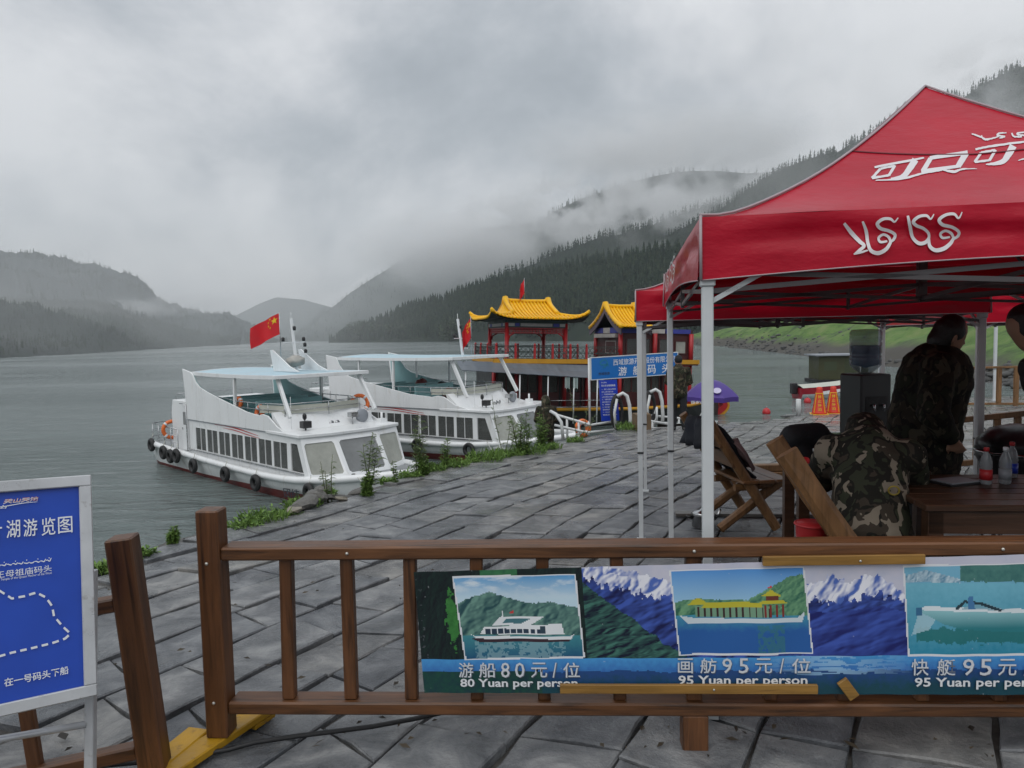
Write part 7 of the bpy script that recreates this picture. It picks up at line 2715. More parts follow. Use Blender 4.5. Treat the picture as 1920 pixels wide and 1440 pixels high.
# water dispenser
wd = thing('water_dispenser', 'black water dispenser topped with a clear blue water bottle', 'dispenser', (3.27, 6.55, ground_z(6.55)), R(12))
MB().box((-.17, -.16, .0), (.17, .16, .42)).build('stand', LOGD, wd, bevel=.01)
MB().box((-.16, -.15, .421), (.16, .15, 1.40)).build('cabinet', M_BLACKP, wd, bevel=.015)
MB().box((-.11, -.156, .95), (.11, -.1505, 1.20)).build('tap_recess', M_BLACK, wd)
for s in (-1, 1):
    MB().tube([(s * .05, -.15, 1.12), (s * .05, -.19, 1.12), (s * .05, -.19, 1.07)], .012, 6).build('tap', M_STEEL, wd)
M_JUG = glass('jug_plastic', (0.20, 0.27, 0.36), 0.12, 0.50)
jg = MB().lathe([(.05, 1.40), (.10, 1.44), (.135, 1.48), (.137, 1.56), (.130, 1.575), (.137, 1.59), (.137, 1.68), (.130, 1.695), (.137, 1.71), (.137, 1.78), (.12, 1.805), (.0, 1.81)], 26).build('water_bottle', M_JUG, wd)
MB().lathe([(.0, 1.45), (.128, 1.485), (.128, 1.66), (.0, 1.661)], 20).build('water', glass('jug_water', (.03, .07, .14), .05, .9), jg)

# table, bottles, folder
tb = thing('plank_table', 'dark plank table at the right edge under the tent', 'table', (2.12, 3.60, 0), R(-6))
for k in range(6):
    MB().box((.0, .0 + k * .135, .70), (1.7, .13 + k * .135, .735)).build('table_plank', LOGD, tb, bevel=.005)
for (x, y) in ((.06, .06), (.06, .74), (1.62, .06), (1.62, .74)):
    MB().box((x - .04, y - .04, 0.0), (x + .04, y + .04, .699)).build('leg', LOGD, tb, bevel=.005)
MB().box((.02, .02, .58), (1.68, .045, .699)).build('apron', LOGD, tb)
MB().box((.02, .755, .58), (1.68, .78, .699)).build('apron', LOGD, tb)
M_PET = glass('bottle_plastic', (0.35, 0.38, 0.40), 0.08, 0.55)


def bottle(px, py, d_, label, cap, lab, h=.215):
    p = sight(px, py, d_)
    p.z = .7355
    t = thing('bottle', label, 'bottle', tuple(p))
    k = h / .215
    MB().lathe([(.028, 0), (.032, .008), (.032, .07 * k), (.029, .085 * k), (.032, .10 * k), (.031, .135 * k), (.022, .165 * k), (.012, .185 * k), (.012, .198 * k)], 18).build('body', M_PET, t)
    MB().lathe([(.0145, .192 * k), (.0145, .213 * k), (.012, .215 * k)], 14).build('cap', cap, t)
    MB().lathe([(.0328, .028 * k), (.0328, .088 * k)], 18).build('label', lab, t)
    return t


bottle(1848, 912, 4.05, 'plastic bottle with a red label and red cap on the plank table', M_RED, M_RED)
bottle(1884, 912, 4.05, 'clear water bottle with a white cap on the plank table', M_WHITE, M_GREYDISC)
bottle(1896, 905, 4.22, 'plastic bottle with a red cap behind the clear water bottle', M_RED, M_DEEPBLUE)
p = sight(1790, 902, 4.1); p.z = .7355
fo = MB().box((-.12, -.08, 0), (.12, .08, .012)).build('folder', M_BLACKP, None, loc=p, rot=(0, 0, .3))
MB().box((-.10, -.07, .0121), (.11, .07, .018)).build('papers', M_GREYDISC, fo)
tag(fo, 'black folder with grey papers lying on the plank table', 'folder')
# work bench with pans behind the bent person
cb = thing('cook_table', 'low wooden cooking bench behind the bent person', 'table', (1.92, 4.75, ground_z(4.8)), R(-8))
MB().box((0, 0, .74), (.85, .5, .78)).build('top', LOGD, cb, bevel=.006)
for (x, y) in ((.05, .05), (.80, .05), (.05, .45), (.80, .45)):
    MB().box((x - .035, y - .035, .0), (x + .035, y + .035, .739)).build('leg', LOGD, cb)
for (x, y, r0, h, l) in ((.40, .22, .17, .11, 'wide steel pan at the front of the cooking bench'), (.45, .30, .16, .0, '')):
    if not l:
        continue
    b_ = cb.matrix_basis @ Vector((x, y, .78))
    t = thing('steel_pan', l, 'pan', tuple(b_))
    MB().lathe([(r0 * .7, .0), (r0 * .95, .03), (r0, .10), (r0 * 1.08, .105)], 26).build('pan', M_INOX, t)
    MB().lathe([(r0 * .75, .108), (r0 * .98, .13), (r0 * 1.02, .20), (r0 * 1.10, .205)], 26).build('stacked_bowl', M_INOX, t)
cloth_heap('cap', 'black peaked cap lying on top of the pans', 'cap', tuple(cb.matrix_basis @ Vector((.10, .15, .99))), [((-.10, 0, 0), (.08, .02, .02), .09, .08), ((.08, 0, -.02), (.18, 0, -.03), .06, .05), ((-.06, .0, -.10), (.0, .0, -.2), .09, .08)], M_BLACKCLOTH, .014, .006)
p = on_ground(1540, 1012)
bu = thing('red_bin', 'bright red plastic bin standing beside the log chair', 'bin', (1.83, 4.30, ground_z(4.3)))
MB().lathe([(.065, .0), (.07, .01), (.095, .50), (.10, .51), (.095, .52)], 20).build('body', M_RED, bu)
MB().torus(.098, .008, Matrix.Translation((0, 0, .515)), 20, 6).build('rim', M_RED, bu)
sc = cloth_heap('red_cloth', 'red cloth hanging over the log chair post', 'cloth', (1.50, 3.80, .93), [((0, 0, 0), (.10, .05, .0), .03, .025), ((.0, 0, 0), (.0, 0, -.06), .03, .02)], M_RED, .01, .004)
# grill at the right edge
gr = thing('kettle_grill', 'black round grill with a shiny lid at the right edge', 'grill', (3.62, 5.05, ground_z(5.0)))
MB().lathe([(.05, .62), (.20, .68), (.255, .80), (.26, .84)], 24).build('bowl', M_BLACKP, gr)
MB().lathe([(.262, .845), (.25, .92), (.17, 1.0), (.05, 1.035), (0, 1.04)], 24).build('lid', M_BLACKP, gr)
MB().torus(.262, .010, Matrix.Translation((0, 0, .842)), 28, 6).build('rim', M_INOX, gr)
for k in range(3):
    a = R(90 + 120 * k)
    MB().tube([(.12 * math.cos(a), .12 * math.sin(a), .65), (.26 * math.cos(a), .26 * math.sin(a), .0)], .014, 8).build('leg', M_STEEL, gr)

# ================================================================== wooden fences on the right


def slat_fence(label, P, Q, h, n, loc_z=None, wdt=.09, rails=(.97, .06), group=None):
    P, Q = Vector(P), Vector(Q)
    t = thing('wooden_fence', label, 'fence', tuple(P))
    d = Q - P
    for f in rails:
        MB().bar(Vector((0, 0, h * f)), d + Vector((0, 0, h * f)), .08, .07).build('rail', WOOD_FENCE, t, bevel=.008)
    for k in range(n + 1):
        q = d * (k / n)
        MB().bar(q + Vector((0, 0, h * rails[1] + .036 if k % 4 else .0)), q + Vector((0, 0, h * rails[0] - .036)), wdt, wdt * .7, up=(0, 1, 0)).build('slat', WOOD_FENCE, t, bevel=.006)
    return t


WOOD_FENCE = wood('weathered_orange_wood', (0.22, 0.115, 0.045), 2, 0.5, 4.0)
a = on_ground(1800, 757); c = on_ground(1915, 762)
slat_fence('far wooden fence of upright slats at the water side', (14.2, 23.0, ground_z(23)), (17.6, 21.6, ground_z(21.6)), 1.28, 8, wdt=.13)
a = sight(1795, 788, 9.0); c = sight(1935, 766, 8.6)
slat_fence('nearer low wooden fence behind the grill and tent', (a.x, a.y, a.z - .80), (c.x + .6, c.y, c.z - .80), .80, 6, wdt=.075, rails=(1.0, .30))
a = sight(1420, 838, 8.8)
lb = thing('wooden_beam', 'low wooden beam lying behind the log chair', 'beam', (a.x, a.y, ground_z(a.y)))
MB().box((-.35, -.08, .004), (1.6, .08, .16)).build('timber', WOOD_FENCE, lb, bevel=.01)
MB().box((-.32, -.06, .161), (1.5, .06, .25)).build('timber', WOOD_FENCE, lb, bevel=.01)

# ================================================================== cones, hut, speedboat, buoys
M_CONE = paint('cone_red', (0.62, 0.035, 0.015), 0.45, 0.12, 4.0)
M_CONEY = paint('cone_yellow', (0.72, 0.42, 0.02), 0.45, 0.1, 4.0)
for (px, py, l, d_) in ((1536, 773, 'red warning cone with yellow characters, nearer the white post', 20.6), (1562, 770, 'red warning cone with yellow characters, beside the dispenser', 20.9)):
    p = sight(px, py, d_); p.z = ground_z(d_)
    t = thing('warning_cone', l, 'cone', tuple(p), R(-20), 'red warning cones at the quay end')
    MB().lathe([(.22, .02), (.20, .06), (.085, .72), (.08, .78), (.05, .80)], 16).build('cone', M_CONE, t)
    MB().box((-.25, -.25, 0), (.25, .25, .022)).build('base', M_CONEY, t)
    for k in range(4):
        aa = R(45 + 90 * k)
        MB().bar((.205 * math.cos(aa), .205 * math.sin(aa), .06), (.11 * math.cos(aa), .11 * math.sin(aa), .60), .02, .02).build('yellow_edge', M_CONEY, t)
        for j, ch in enumerate('禁止停泊'):
            z = .52 - j * .12
            r0 = .20 - (.20 - .085) * (z - .06) / .66
            dv = Vector((math.cos(R(90 * k)), math.sin(R(90 * k)), 0)); sv = Vector((-dv.y, dv.x, 0))
            wall_text(ch, dv * (r0 + .004) + Vector((0, 0, z)), sv, (Vector((0, 0, 1)) - dv * .17), 0, 0, .10, .09, M_CONEY, t, bold=.02, lift=.004)
    MB().lathe([(.112, .60), (.108, .625)], 16).build('yellow_ring', M_CONEY, t)
p = sight(1497, 775, 20.3); p.z = ground_z(20.3)
wp = thing('white_post', 'short white post beside the red warning cones', 'post', tuple(p))
MB().lathe([(.07, 0), (.07, .46), (.05, .475)], 12).build('stump', M_PIPE, wp)

M_OLIVE = paint('olive_sheet', (0.055, 0.058, 0.022), 0.6, 0.3, .8, dirt=(0.03, 0.03, 0.02))
hw = sight(1535, 716, 66)
hut = thing('floating_hut', 'olive green floating hut with a pale flat roof', 'hut', (hw.x, hw.y, WATER), R(-6))
MB().box((.0, 0, .35), (4.4, 3.0, 2.55)).build('wall', M_OLIVE, hut)
MB().box((-.35, -.35, 2.56), (4.8, 3.4, 2.68)).build('roof', M_GREYDISC, hut)
MB().box((-.3, -.3, -.2), (4.7, 3.3, .34)).build('float', M_BLACK, hut)
MB().box((2.3, -.02, .4), (3.3, -.001, 2.2)).build('door', paint('olive_door', (.04, .05, .02), .6), hut)
MB().box((.5, -.02, 1.2), (1.6, -.001, 2.0)).build('shutter', paint('olive_shutter', (.05, .065, .03), .6), hut)
MB().tube([(3.6, -.3, .35), (3.6, -.3, 1.9)], .04, 6).build('mooring_pole', M_PIPE, hut)

sbp = sight(1494, 741, 52)
sb = thing('speedboat', 'red and white speedboat with a cream cover moored by the hut', 'boat', (sbp.x, sbp.y, WATER), R(4))
secs = []
for x, hw_, zt, zb in ((0, .95, .80, -.15), (1.2, 1.02, .86, -.2), (2.6, 1.0, .95, -.2), (3.8, .75, 1.08, -.1), (4.6, .35, 1.18, .2), (5.0, .03, 1.24, .8)):
    secs.append([(x, -hw_, zt), (x, -hw_ * .95, zt * .45), (x, -hw_ * .7, zb + .12), (x, 0, zb), (x, hw_ * .7, zb + .12), (x, hw_ * .95, zt * .45), (x, hw_, zt)])
n_ = 7
vs = [p for s_ in secs for p in s_]
up_, lo_ = [], []
for i in range(len(secs) - 1):
    for j in range(n_ - 1):
        (up_ if j in (0, 5) else lo_).append((i * n_ + j, i * n_ + j + 1, (i + 1) * n_ + j + 1, (i + 1) * n_ + j))
MB().add(vs, up_ + [tuple(range(7))], 0, True).build('hull', M_BOOTRED if False else paint('boat_crimson', (.30, .012, .025), .35, .1, 1.0), sb)
MB().add(vs, lo_, 0, True).build('hull_bottom', M_BOAT, sb)
G = []
for s_ in secs:
    x, y, z = s_[0]
    G.append([(x, y, z + .02), (x, y * .5, z + .16), (x, 0, z + .22), (x, -y * .5, z + .16), (x, -y, z + .02)])
MB().grid(G).build('cover', M_CREAM, sb)
MB().box((-.45, -.22, .35), (-.02, .22, 1.15)).build('outboard_motor', M_BLACKP, sb, bevel=.05)
sw = stroke([(1.2, .42), (2.4, .55), (3.4, .78)], [.22, .26, .04], 6)
MB().add([(p.x, -1.03, p.y) for p in sw[0]], sw[1]).build('white_flash', M_BOAT, sb)
for (px, py, d_, l) in ((1437, 775, 0, 'small red buoy floating near the quay end'), (1514, 756, 0, 'small pink red buoy floating in front of the speedboat')):
    d_ = (EYE.z - WATER) * 1330 / (py - 618)
    p = sight(px, py, d_); p.z = WATER
    t = thing('buoy', l, 'buoy', tuple(p))
    MB().lathe([(.05, -.2), (.22, -.05), (.25, .12), (.18, .28), (.06, .36)], 14).build('float', M_RED, t)
    MB().tube([(0, 0, .35), (0, 0, .48)], .03, 6).build('eye', M_STEEL, t)

# black cable across the stones
pts = [on_ground(*q) for q in ((150, 1452), (330, 1436), (430, 1418), (480, 1404), (560, 1392), (640, 1382), (700, 1374), (775, 1360), (900, 1332), (1060, 1315), (1180, 1302), (1260, 1296))]
cbl = MB().tube([p + Vector((0, 0, .028)) for p in pts], .010, 7).build('cable', M_BLACK)
tag(cbl, 'black cable lying across the wet stones behind the barrier', 'cable')

# ================================================================== rocks and weeds along the quay edge
M_ROCK = paint('quay_rock', (0.13, 0.125, 0.115), 0.55, 0.4, 3.0, 0.6, 14)
M_ROCKP = paint('pale_rock', (0.26, 0.235, 0.19), 0.6, 0.3, 3.0, 0.5, 14)
for k, (px, py, s, mm, l) in enumerate(((585, 955, (.30, .20, .17), M_ROCK, 'broken grey rock at the left end of the edge rubble'), (608, 945, (.20, .24, .22), M_ROCK, 'upright grey rock in the edge rubble'),
                                        (640, 938, (.26, .16, .10), M_ROCK, 'flat dark rock leaning among the edge rubble'), (655, 940, (.14, .10, .07), M_ROCKP, 'small pale yellowish rock in the edge rubble'),
                                        (618, 925, (.22, .18, .14), M_ROCK, 'dark rock behind the others by the boat bow'), (690, 925, (.24, .16, .08), M_ROCK, 'flat slab of rock at the right of the rubble'), (565, 965, (.18, .14, .10), M_ROCKP, 'small pale broken stone nearest the barrier post'))):
    p = on_ground(px, py)
    e = Vector((-.86, .5, 0))
    me = rock_mesh(30 + k, 2)
    me.materials.append(M_ROCK if mm is M_ROCK else M_ROCKP)
    o = link('rock', me, None, None, p + e * .12 + Vector((0, 0, s[2] * .3)), (rng.uniform(-.3, .3), rng.uniform(-.3, .3), rng.uniform(0, 6)))
    o.scale = tuple(.62 * q for q in s)
    tag(o, l, 'rock', 'rocks at the quay edge')


def leaf_mat(name, lo, hi):
    m, nt, b = new_mat(name)
    gi = nd(nt, 'ShaderNodeNewGeometry')
    r = ramp(nt, gi.outputs['Random Per Island'], [(0.0, lo), (1.0, hi)])
    nt.links.new(r.outputs[0], b.inputs['Base Color'])
    b.inputs['Roughness'].default_value = 0.55
    b.inputs['Specular IOR Level'].default_value = 0.3
    return m


M_LEAF = leaf_mat('weed_leaf', (0.075, 0.15, 0.03), (0.20, 0.32, 0.075))
M_LEAFG = leaf_mat('grey_weed_leaf', (0.09, 0.14, 0.055), (0.21, 0.28, 0.12))
M_STEM = paint('weed_stem', (0.10, 0.12, 0.05), 0.7, 0.3, 9.0)
M_FLOWER = paint('pale_flower', (0.55, 0.55, 0.42), 0.7, 0.2, 9.0)


def add_leaf(mb, base, d, L, w, up=Vector((0, 0, 1))):
    d = d.normalized()
    s = d.cross(up)
    s = s.normalized() if s.length > 1e-4 else Vector((1, 0, 0))
    m = base + d * L * .5 + Vector((0, 0, L * .06))
    tip = base + d * L - Vector((0, 0, L * .10))
    mb.add([base, m + s * w * .5, tip, m - s * w * .5], [(0, 1, 2), (0, 2, 3)])


def weed_mesh(h, seed, kind='mugwort'):
    r_ = random.Random(seed)
    st, lf, fl = MB(), MB(), MB()
    n_st = {'mugwort': 3, 'bush': 9, 'grass': 1, 'spike': 3}[kind]
    if kind == 'grass':
        for k in range(150):
            a = r_.random() * 6.28; q = r_.random() ** .6 * h * .9
            b0 = Vector((q * math.cos(a), q * math.sin(a), -.02))
            d = Vector((r_.uniform(-.5, .5), r_.uniform(-.5, .5), 1))
            add_leaf(lf, b0, d, h * r_.uniform(.4, 1.0), .012, Vector((math.sin(a), math.cos(a), .1)))
        for k in range(170):
            a = r_.random() * 6.28; q = r_.random() ** .6 * h * 1.0
            b0 = Vector((q * math.cos(a), q * math.sin(a), r_.random() * h * .45))
            add_leaf(lf, b0, Vector((r_.uniform(-1, 1), r_.uniform(-1, 1), r_.uniform(-.1, .8))), r_.uniform(.04, .085), r_.uniform(.018, .035))
        return st, lf, fl
    for s_ in range(n_st):
        a = r_.random() * 6.28
        sp = (.16 if kind == 'mugwort' else .28) * h
        tip = Vector((r_.uniform(-.12, .12) * h + sp * math.cos(a) * r_.random(), r_.uniform(-.12, .12) * h + sp * math.sin(a) * r_.random(), h * (1 if s_ == 0 else r_.uniform(.5, .9))))
        b0 = Vector((.06 * h * math.cos(a), .06 * h * math.sin(a), -.04)) if s_ else Vector((0, 0, -.04))
        path = [b0.lerp(tip, k / 6) + Vector((math.sin(k * .8 + a), math.cos(k * .7 + a), 0)) * .012 * h for k in range(7)]
        st.tube(path, [.007 * (1.15 - k / 6) + .0015 for k in range(7)], 5)
        N = int((50 if kind != 'spike' else 24) * (1 if n_st == 1 else .6))
        for k in range(N):
            f = .10 + .88 * k / N
            p = b0.lerp(tip, f)
            if r_.random() < .22:
                continue
            aa = k * 2.4 + a + r_.uniform(-.5, .5)
            out = Vector((math.cos(aa), math.sin(aa), r_.uniform(.25, .95)))
            L = h * (.085 if f < .7 else .085 * (1 - f) / .3 + .02) * r_.uniform(.5, 1.6)
            if kind == 'spike':
                L *= .55
            # a small branch with leaflets
            tip2 = p + out.normalized() * L
            st.tube([p, tip2], .0018, 3)
            for j in range(5):
                q = p.lerp(tip2, (j + 1) / 5)
                for sd_ in (-1, 1):
                    dd = out.normalized() * .6 + Vector((-out.y, out.x, 0)).normalized() * sd_ * .8 + Vector((0, 0, r_.uniform(-.2, .3)))
                    add_leaf(lf, q, dd - Vector((0, 0, r_.uniform(0, .6))), max(.045, L * .6) * r_.uniform(.6, 1.3), max(.014, L * .2))
        if kind == 'spike':
            for k in range(14):
                f = .55 + .45 * k / 14
                p = b0.lerp(tip, f)
                aa = k * 2.4
                add_leaf(fl, p, Vector((math.cos(aa), math.sin(aa), .3)), .022, .016)
    return st, lf, fl


def weed(px, py, h_px, kind, label, seed, group=None, out=.0, mat=None):
    p = on_ground(px, py)
    h = h_px * p.y / 1330
    p = p + Vector((-.86, .5, 0)) * out
    st, lf, fl = weed_mesh(h, seed, kind)
    t = thing('weed', label, 'weed', (p.x, p.y, ground_z(p.y) - .01 - out * .25), 0, group)
    if st.v:
        st.build('stem', M_STEM, t, fixn=False)
    lf.build('leaves', mat or M_LEAF, t, fixn=False)
    if fl.v:
        fl.build('flowers', M_FLOWER, t, fixn=False)
    return t


GRP = 'weeds growing along the quay edge'
weed(690, 928, 122, 'mugwort', 'tall feathery weed in front of the boat windscreen', 1, GRP, .05, M_LEAFG)
weed(693, 930, 50, 'bush', 'bushy foot of leaves below the tall weed at the windscreen', 2, GRP, .05)
weed(632, 940, 92, 'spike', 'thin brown flowering weed left of the windscreen', 3, GRP, .1, M_LEAFG)
weed(745, 905, 46, 'spike', 'short weed with pale flowers right of the windscreen', 4, GRP, .03)
weed(795, 890, 122, 'mugwort', 'tall weed in front of the second boat hull', 5, GRP, .05, M_LEAFG)
weed(840, 878, 62, 'mugwort', 'medium weed below the second boat windows', 6, GRP, .05)
weed(948, 855, 118, 'spike', 'tallest thin weed with seed heads by the second boat bow', 7, GRP, .05, M_LEAFG)
weed(985, 852, 88, 'bush', 'broad leafy weed clump before the second boat windscreen', 8, GRP, .05)
weed(1022, 843, 74, 'bush', 'leafy weed clump at the feet of the hooded person', 9, GRP, .05)
weed(1108, 822, 105, 'spike', 'dry tall weed beside the sign post', 10, GRP, .3, M_LEAFG)
weed(800, 890, 44, 'bush', 'low green bush at the foot of the tall weed by the second hull', 11, GRP, .05)
weed(1180, 806, 26, 'grass', 'grass tuft at the foot of the mooring arch', 12, GRP, .0)
weed(325, 1018, 34, 'bush', 'small green weed just left of the tall barrier post', 13, GRP, .0)
weed(265, 1042, 24, 'grass', 'low grass tuft between the two barrier posts', 14, GRP, .0)
weed(196, 1068, 26, 'grass', 'grass tuft behind the leaning post', 15, GRP, .0)
for k, (px, py, h) in enumerate(((470, 988, 34), (505, 977, 46), (548, 966, 22), (578, 950, 38), (622, 925, 18), (733, 903, 14), (775, 893, 24), (822, 882, 26), (862, 874, 30), (892, 868, 18), (917, 864, 40), (940, 858, 30), (968, 854, 26), (1000, 850, 36), (1037, 841, 24), (1085, 828, 18))):
    nm = 'green grass clump number' if False else None
    lab = ['grass clump right beside the tall barrier post', 'grass clump below the boat name', 'grass clump left of the edge rubble', 'grass clump growing behind the rubble', 'grass clump between rubble and windscreen weed', 'grass clump right of the windscreen weed',
           'grass clump left of the tall weed at the second hull', 'grass clump right of the tall weed at the second hull', 'leafy clump below the second boat tyre', 'leafy clump under the last windows of the second boat', 'leafy clump left of the tallest thin weed', 'leafy clump at the foot of the tallest thin weed', 'leafy clump right of the tallest thin weed', 'leafy clump left of the hooded person', 'leafy clump right of the hooded person', 'grass tuft under the low white pipe rail'][k]
    weed(px, py, h, 'grass', lab, 40 + k, GRP, .08)

# light broadleaf trees on the tip of the headland
M_BROAD = leaf_mat('broadleaf', (0.045, 0.075, 0.035), (0.095, 0.125, 0.06))
M_TRUNK = paint('tree_trunk', (0.05, 0.042, 0.035), 0.9, 0.3, .5)


def broad_tree(px, py_base, h_px, d_, label, seed):
    r_ = random.Random(seed)
    b0 = sight(px, py_base, d_)
    h = h_px * d_ / 1330
    t = thing('broadleaf_tree', label, 'tree', tuple(b0), 0, 'pale broadleaf trees at the foot of the headland')
    m = MB().tube([(0, 0, -1), (0.1 * h * .1, 0, h * .35), (0, 0, h * .7)], [h * .03, h * .022, h * .008], 6)
    for k in range(4):
        a = k * 1.6 + seed
        m.tube([(0, 0, h * (.25 + .1 * k)), (h * .25 * math.cos(a), h * .25 * math.sin(a), h * (.5 + .1 * k))], [h * .012, h * .004], 5)
    m.build('trunk', M_TRUNK, t)
    lf = MB()
    cl = [(Vector((r_.uniform(-.34, .34), r_.uniform(-.3, .3), r_.uniform(.18, .82))) * h, r_.uniform(.13, .24) * h) for k in range(13)]
    for c, q in cl:
        for k in range(46):
            d = Vector((r_.gauss(0, 1), r_.gauss(0, 1), r_.gauss(0, 1))).normalized()
            p = c + d * q * r_.uniform(.55, 1.05)
            a = Vector((r_.uniform(-1, 1), r_.uniform(-1, 1), r_.uniform(-.4, .6)))
            add_leaf(lf, p, a, h * .085, h * .06)
    lf.build('crown', M_BROAD, t, fixn=False)


for k, (px, py, hp, d_, l) in enumerate(((662, 633, 30, 1085, 'pale broadleaf tree at the very tip of the headland'), (682, 632, 36, 1050, 'second pale broadleaf tree from the headland tip'), (706, 634, 30, 1010, 'third pale broadleaf tree from the headland tip'),
                                         (735, 634, 32, 960, 'pale broadleaf tree above the near boat flag mast gap'), (758, 636, 28, 930, 'low pale broadleaf tree behind the second boat canopy'), (842, 640, 44, 780, 'large pale broadleaf tree left of the pavilion roof'))):
    broad_tree(px, py, hp, d_, l, 70 + k)

# mooring lines from the boats' bows to the bank
M_ROPE = paint('mooring_rope', (0.55, 0.54, 0.50), 0.8, 0.2, 9.0)
for (b_, p, e, l) in ((boat_a, (2.3, -.9, 1.0), (-2.2, 14.2, -1.4), 'white mooring rope from the nearest boat to the bank'), (boat_b, (1.2, -1.9, 1.0), (.2, 20.0, -2.2), 'white mooring rope from the second boat to the bank')):
    a = boat_point(b_, p); c = Vector(e)
    o = MB().tube([a.lerp(c, k / 10) - Vector((0, 0, .35 * math.sin(math.pi * k / 10))) for k in range(11)], .014, 6).build('rope', M_ROPE)
    tag(o, l, 'rope')

# wet leaves, bark and grit scattered on the stones
r_ = random.Random(5)
lt = MB()
for k in range(260):
    px, py = r_.uniform(60, 1900), r_.uniform(900, 1430)
    p = on_ground(px, py)
    if not inside(p.x, p.y, PLAZA_POLY):
        continue
    a = r_.random() * 6.28; L = r_.uniform(.008, .028) * (1.6 if k % 11 == 0 else 1)
    d = Vector((math.cos(a), math.sin(a), 0)); s = Vector((-d.y, d.x, 0)) * r_.uniform(.25, .6)
    b0 = p + Vector((0, 0, .024))
    lt.add([b0 - d * L, b0 + s * L + Vector((0, 0, .006)), b0 + d * L, b0 - s * L], [(0, 1, 2), (0, 2, 3)])
o = lt.build('leaf_litter', leaf_mat('wet_litter', (.018, .015, .012), (.09, .07, .045)), None, fixn=False)
o['kind'] = 'stuff'; o['label'] = 'specks of wet leaf and bark litter on the stones'

# ================================================================== the air: even haze and torn cloud on the slopes
def volume_mat(name, density, colr=(0.90, 0.96, 1.0), noise_scale=None, lo=0.5, hi=0.62, stretch=(1, 1, 1), detail=6.0, seed=0.0, aniso=0.0):
    m = bpy.data.materials.new(name)
    m.use_nodes = True
    nt = m.node_tree
    nt.nodes.clear()
    out = nd(nt, 'ShaderNodeOutputMaterial')
    v = nd(nt, 'ShaderNodeVolumePrincipled')
    v.inputs['Color'].default_value = (*colr, 1)
    v.inputs['Density'].default_value = density
    v.inputs['Anisotropy'].default_value = aniso
    nt.links.new(v.outputs[0], out.inputs['Volume'])
    if noise_scale:
        tc = nd(nt, 'ShaderNodeTexCoord')
        mp = nd(nt, 'ShaderNodeMapping')
        mp.inputs['Scale'].default_value = stretch
        mp.inputs['Location'].default_value = (seed, seed * 0.7, seed * 1.3)
        nt.links.new(tc.outputs['Object'], mp.inputs[0])
        n = nd(nt, 'ShaderNodeTexNoise')
        n.inputs['Scale'].default_value = noise_scale
        n.inputs['Detail'].default_value = detail
        n.inputs['Roughness'].default_value = 0.6
        n.inputs['Distortion'].default_value = 0.5
        nt.links.new(mp.outputs[0], n.inputs['Vector'])
        k = nd(nt, 'ShaderNodeMapRange', interpolation_type='SMOOTHSTEP')
        k.inputs['From Min'].default_value = lo; k.inputs['From Max'].default_value = hi
        nt.links.new(n.outputs['Fac'], k.inputs['Value'])
        # thin out towards the domain's surface: generated coords 0..1
        sb = nd(nt, 'ShaderNodeVectorMath', operation='SUBTRACT')
        sb.inputs[1].default_value = (0.5, 0.5, 0.5)
        nt.links.new(tc.outputs['Generated'], sb.inputs[0])
        ln = nd(nt, 'ShaderNodeVectorMath', operation='LENGTH')
        nt.links.new(sb.outputs[0], ln.inputs[0])
        f = nd(nt, 'ShaderNodeMapRange', interpolation_type='SMOOTHSTEP')
        f.inputs['From Min'].default_value = 0.5; f.inputs['From Max'].default_value = 0.12
        nt.links.new(ln.outputs['Value'], f.inputs['Value'])
        mu = nd(nt, 'ShaderNodeMath', operation='MULTIPLY')
        nt.links.new(k.outputs[0], mu.inputs[0]); nt.links.new(f.outputs[0], mu.inputs[1])
        md = nd(nt, 'ShaderNodeMath', operation='MULTIPLY')
        md.inputs[1].default_value = density
        nt.links.new(mu.outputs[0], md.inputs[0])
        nt.links.new(md.outputs[0], v.inputs['Density'])
    return m


haze = MB().box((-3000, -80, WATER - 8), (3000, 4600, 760)).build('haze', volume_mat('haze_air', 1.25e-4))
haze['kind'] = 'stuff'
haze['label'] = 'thin grey rain haze over the whole lake'


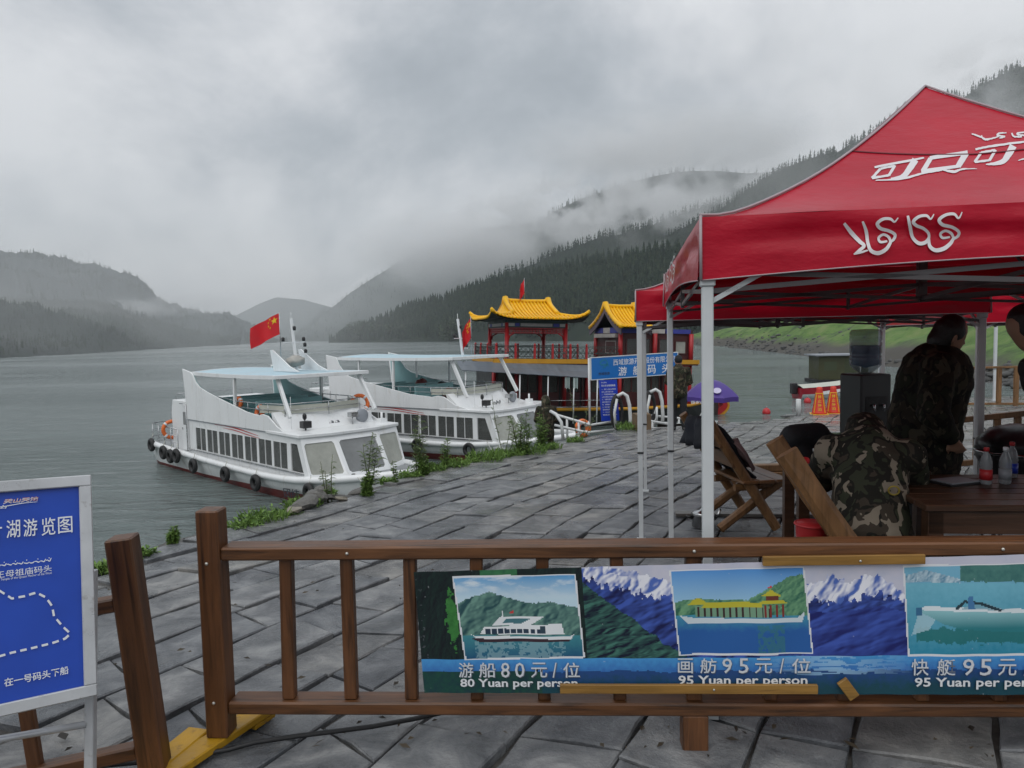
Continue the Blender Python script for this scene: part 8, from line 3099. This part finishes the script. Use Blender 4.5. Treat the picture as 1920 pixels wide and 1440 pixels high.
def mist(name, c, r, density, nscale, lo, hi, label, seed, stretch=(1, 1, 1), rot=(0, 0, 0)):
    bm = bmesh.new()
    bmesh.ops.create_icosphere(bm, subdivisions=3, radius=1.0)
    me = bpy.data.meshes.new(name)
    bm.to_mesh(me); bm.free()
    V = np.empty(len(me.vertices) * 3, np.float32)
    me.vertices.foreach_get('co', V)
    V = V.reshape(-1, 3) * np.array(r, np.float32)
    me.vertices.foreach_set('co', V.ravel())
    o = link(name, me, volume_mat(name + '_vapour', density, (0.99, 0.992, 0.995), nscale, lo, hi, stretch, seed=seed), None, c, rot)
    o['kind'] = 'stuff'
    o['label'] = label
    o['category'] = 'mist'
    return o


mist('cloud_bank', sight(1130, 405, 1660), (400, 280, 130), 0.016, 0.012, 0.46, 0.60, 'torn cloud drifting over the forested ridge', 3.0, (1, .6, 1.3))
mist('cloud_bank', sight(1330, 360, 1190), (260, 120, 130), 0.014, 0.016, 0.46, 0.62, 'wisps of cloud climbing the slope beside the red tent', 11.0, (1, .6, 1.3))
mist('cloud_bank', sight(850, 470, 1950), (330, 220, 150), 0.016, 0.009, 0.26, 0.56, 'white mist filling the valley behind the headland', 5.0, (1, .6, 1.4))
mist('cloud_bank', sight(1870, 190, 760), (120, 60, 95), 0.016, 0.022, 0.44, 0.60, 'pale cloud hanging on the mountainside above the tent peak', 8.0, (1, .6, 1.3))
mist('cloud_bank', sight(300, 572, 1150), (190, 90, 24), 0.010, 0.018, 0.40, 0.60, 'thin strip of mist across the left mountain', 2.0, (1, .6, 2.0))
mist('cloud_bank', sight(1260, 270, 1900), (480, 300, 95), 0.012, 0.006, 0.30, 0.62, 'low cloud ceiling over the far ridge', 14.0, (1, .6, 1.4))
mist('rain_veil', sight(120, 600, 640), (420, 150, 130), 0.0026, 0.006, 0.20, 0.70, 'pale rain veil in front of the left mountains', 4.0)
mist('rain_veil', sight(40, 615, 335), (230, 70, 75), 0.0042, 0.012, 0.15, 0.70, 'pale rain veil low over the left shore', 7.0)
mist('rain_veil', sight(1620, 290, 715), (360, 62, 190), 0.0085, 0.011, 0.34, 0.70, 'pale veil of cloud before the steep mountainside', 9.0)
mist('rain_veil', sight(560, 560, 2350), (560, 240, 190), 0.0019, 0.004, 0.15, 0.65, 'pale rain veil closing the far end of the lake', 6.0)
bpy.data.scenes.remove(SIDE)
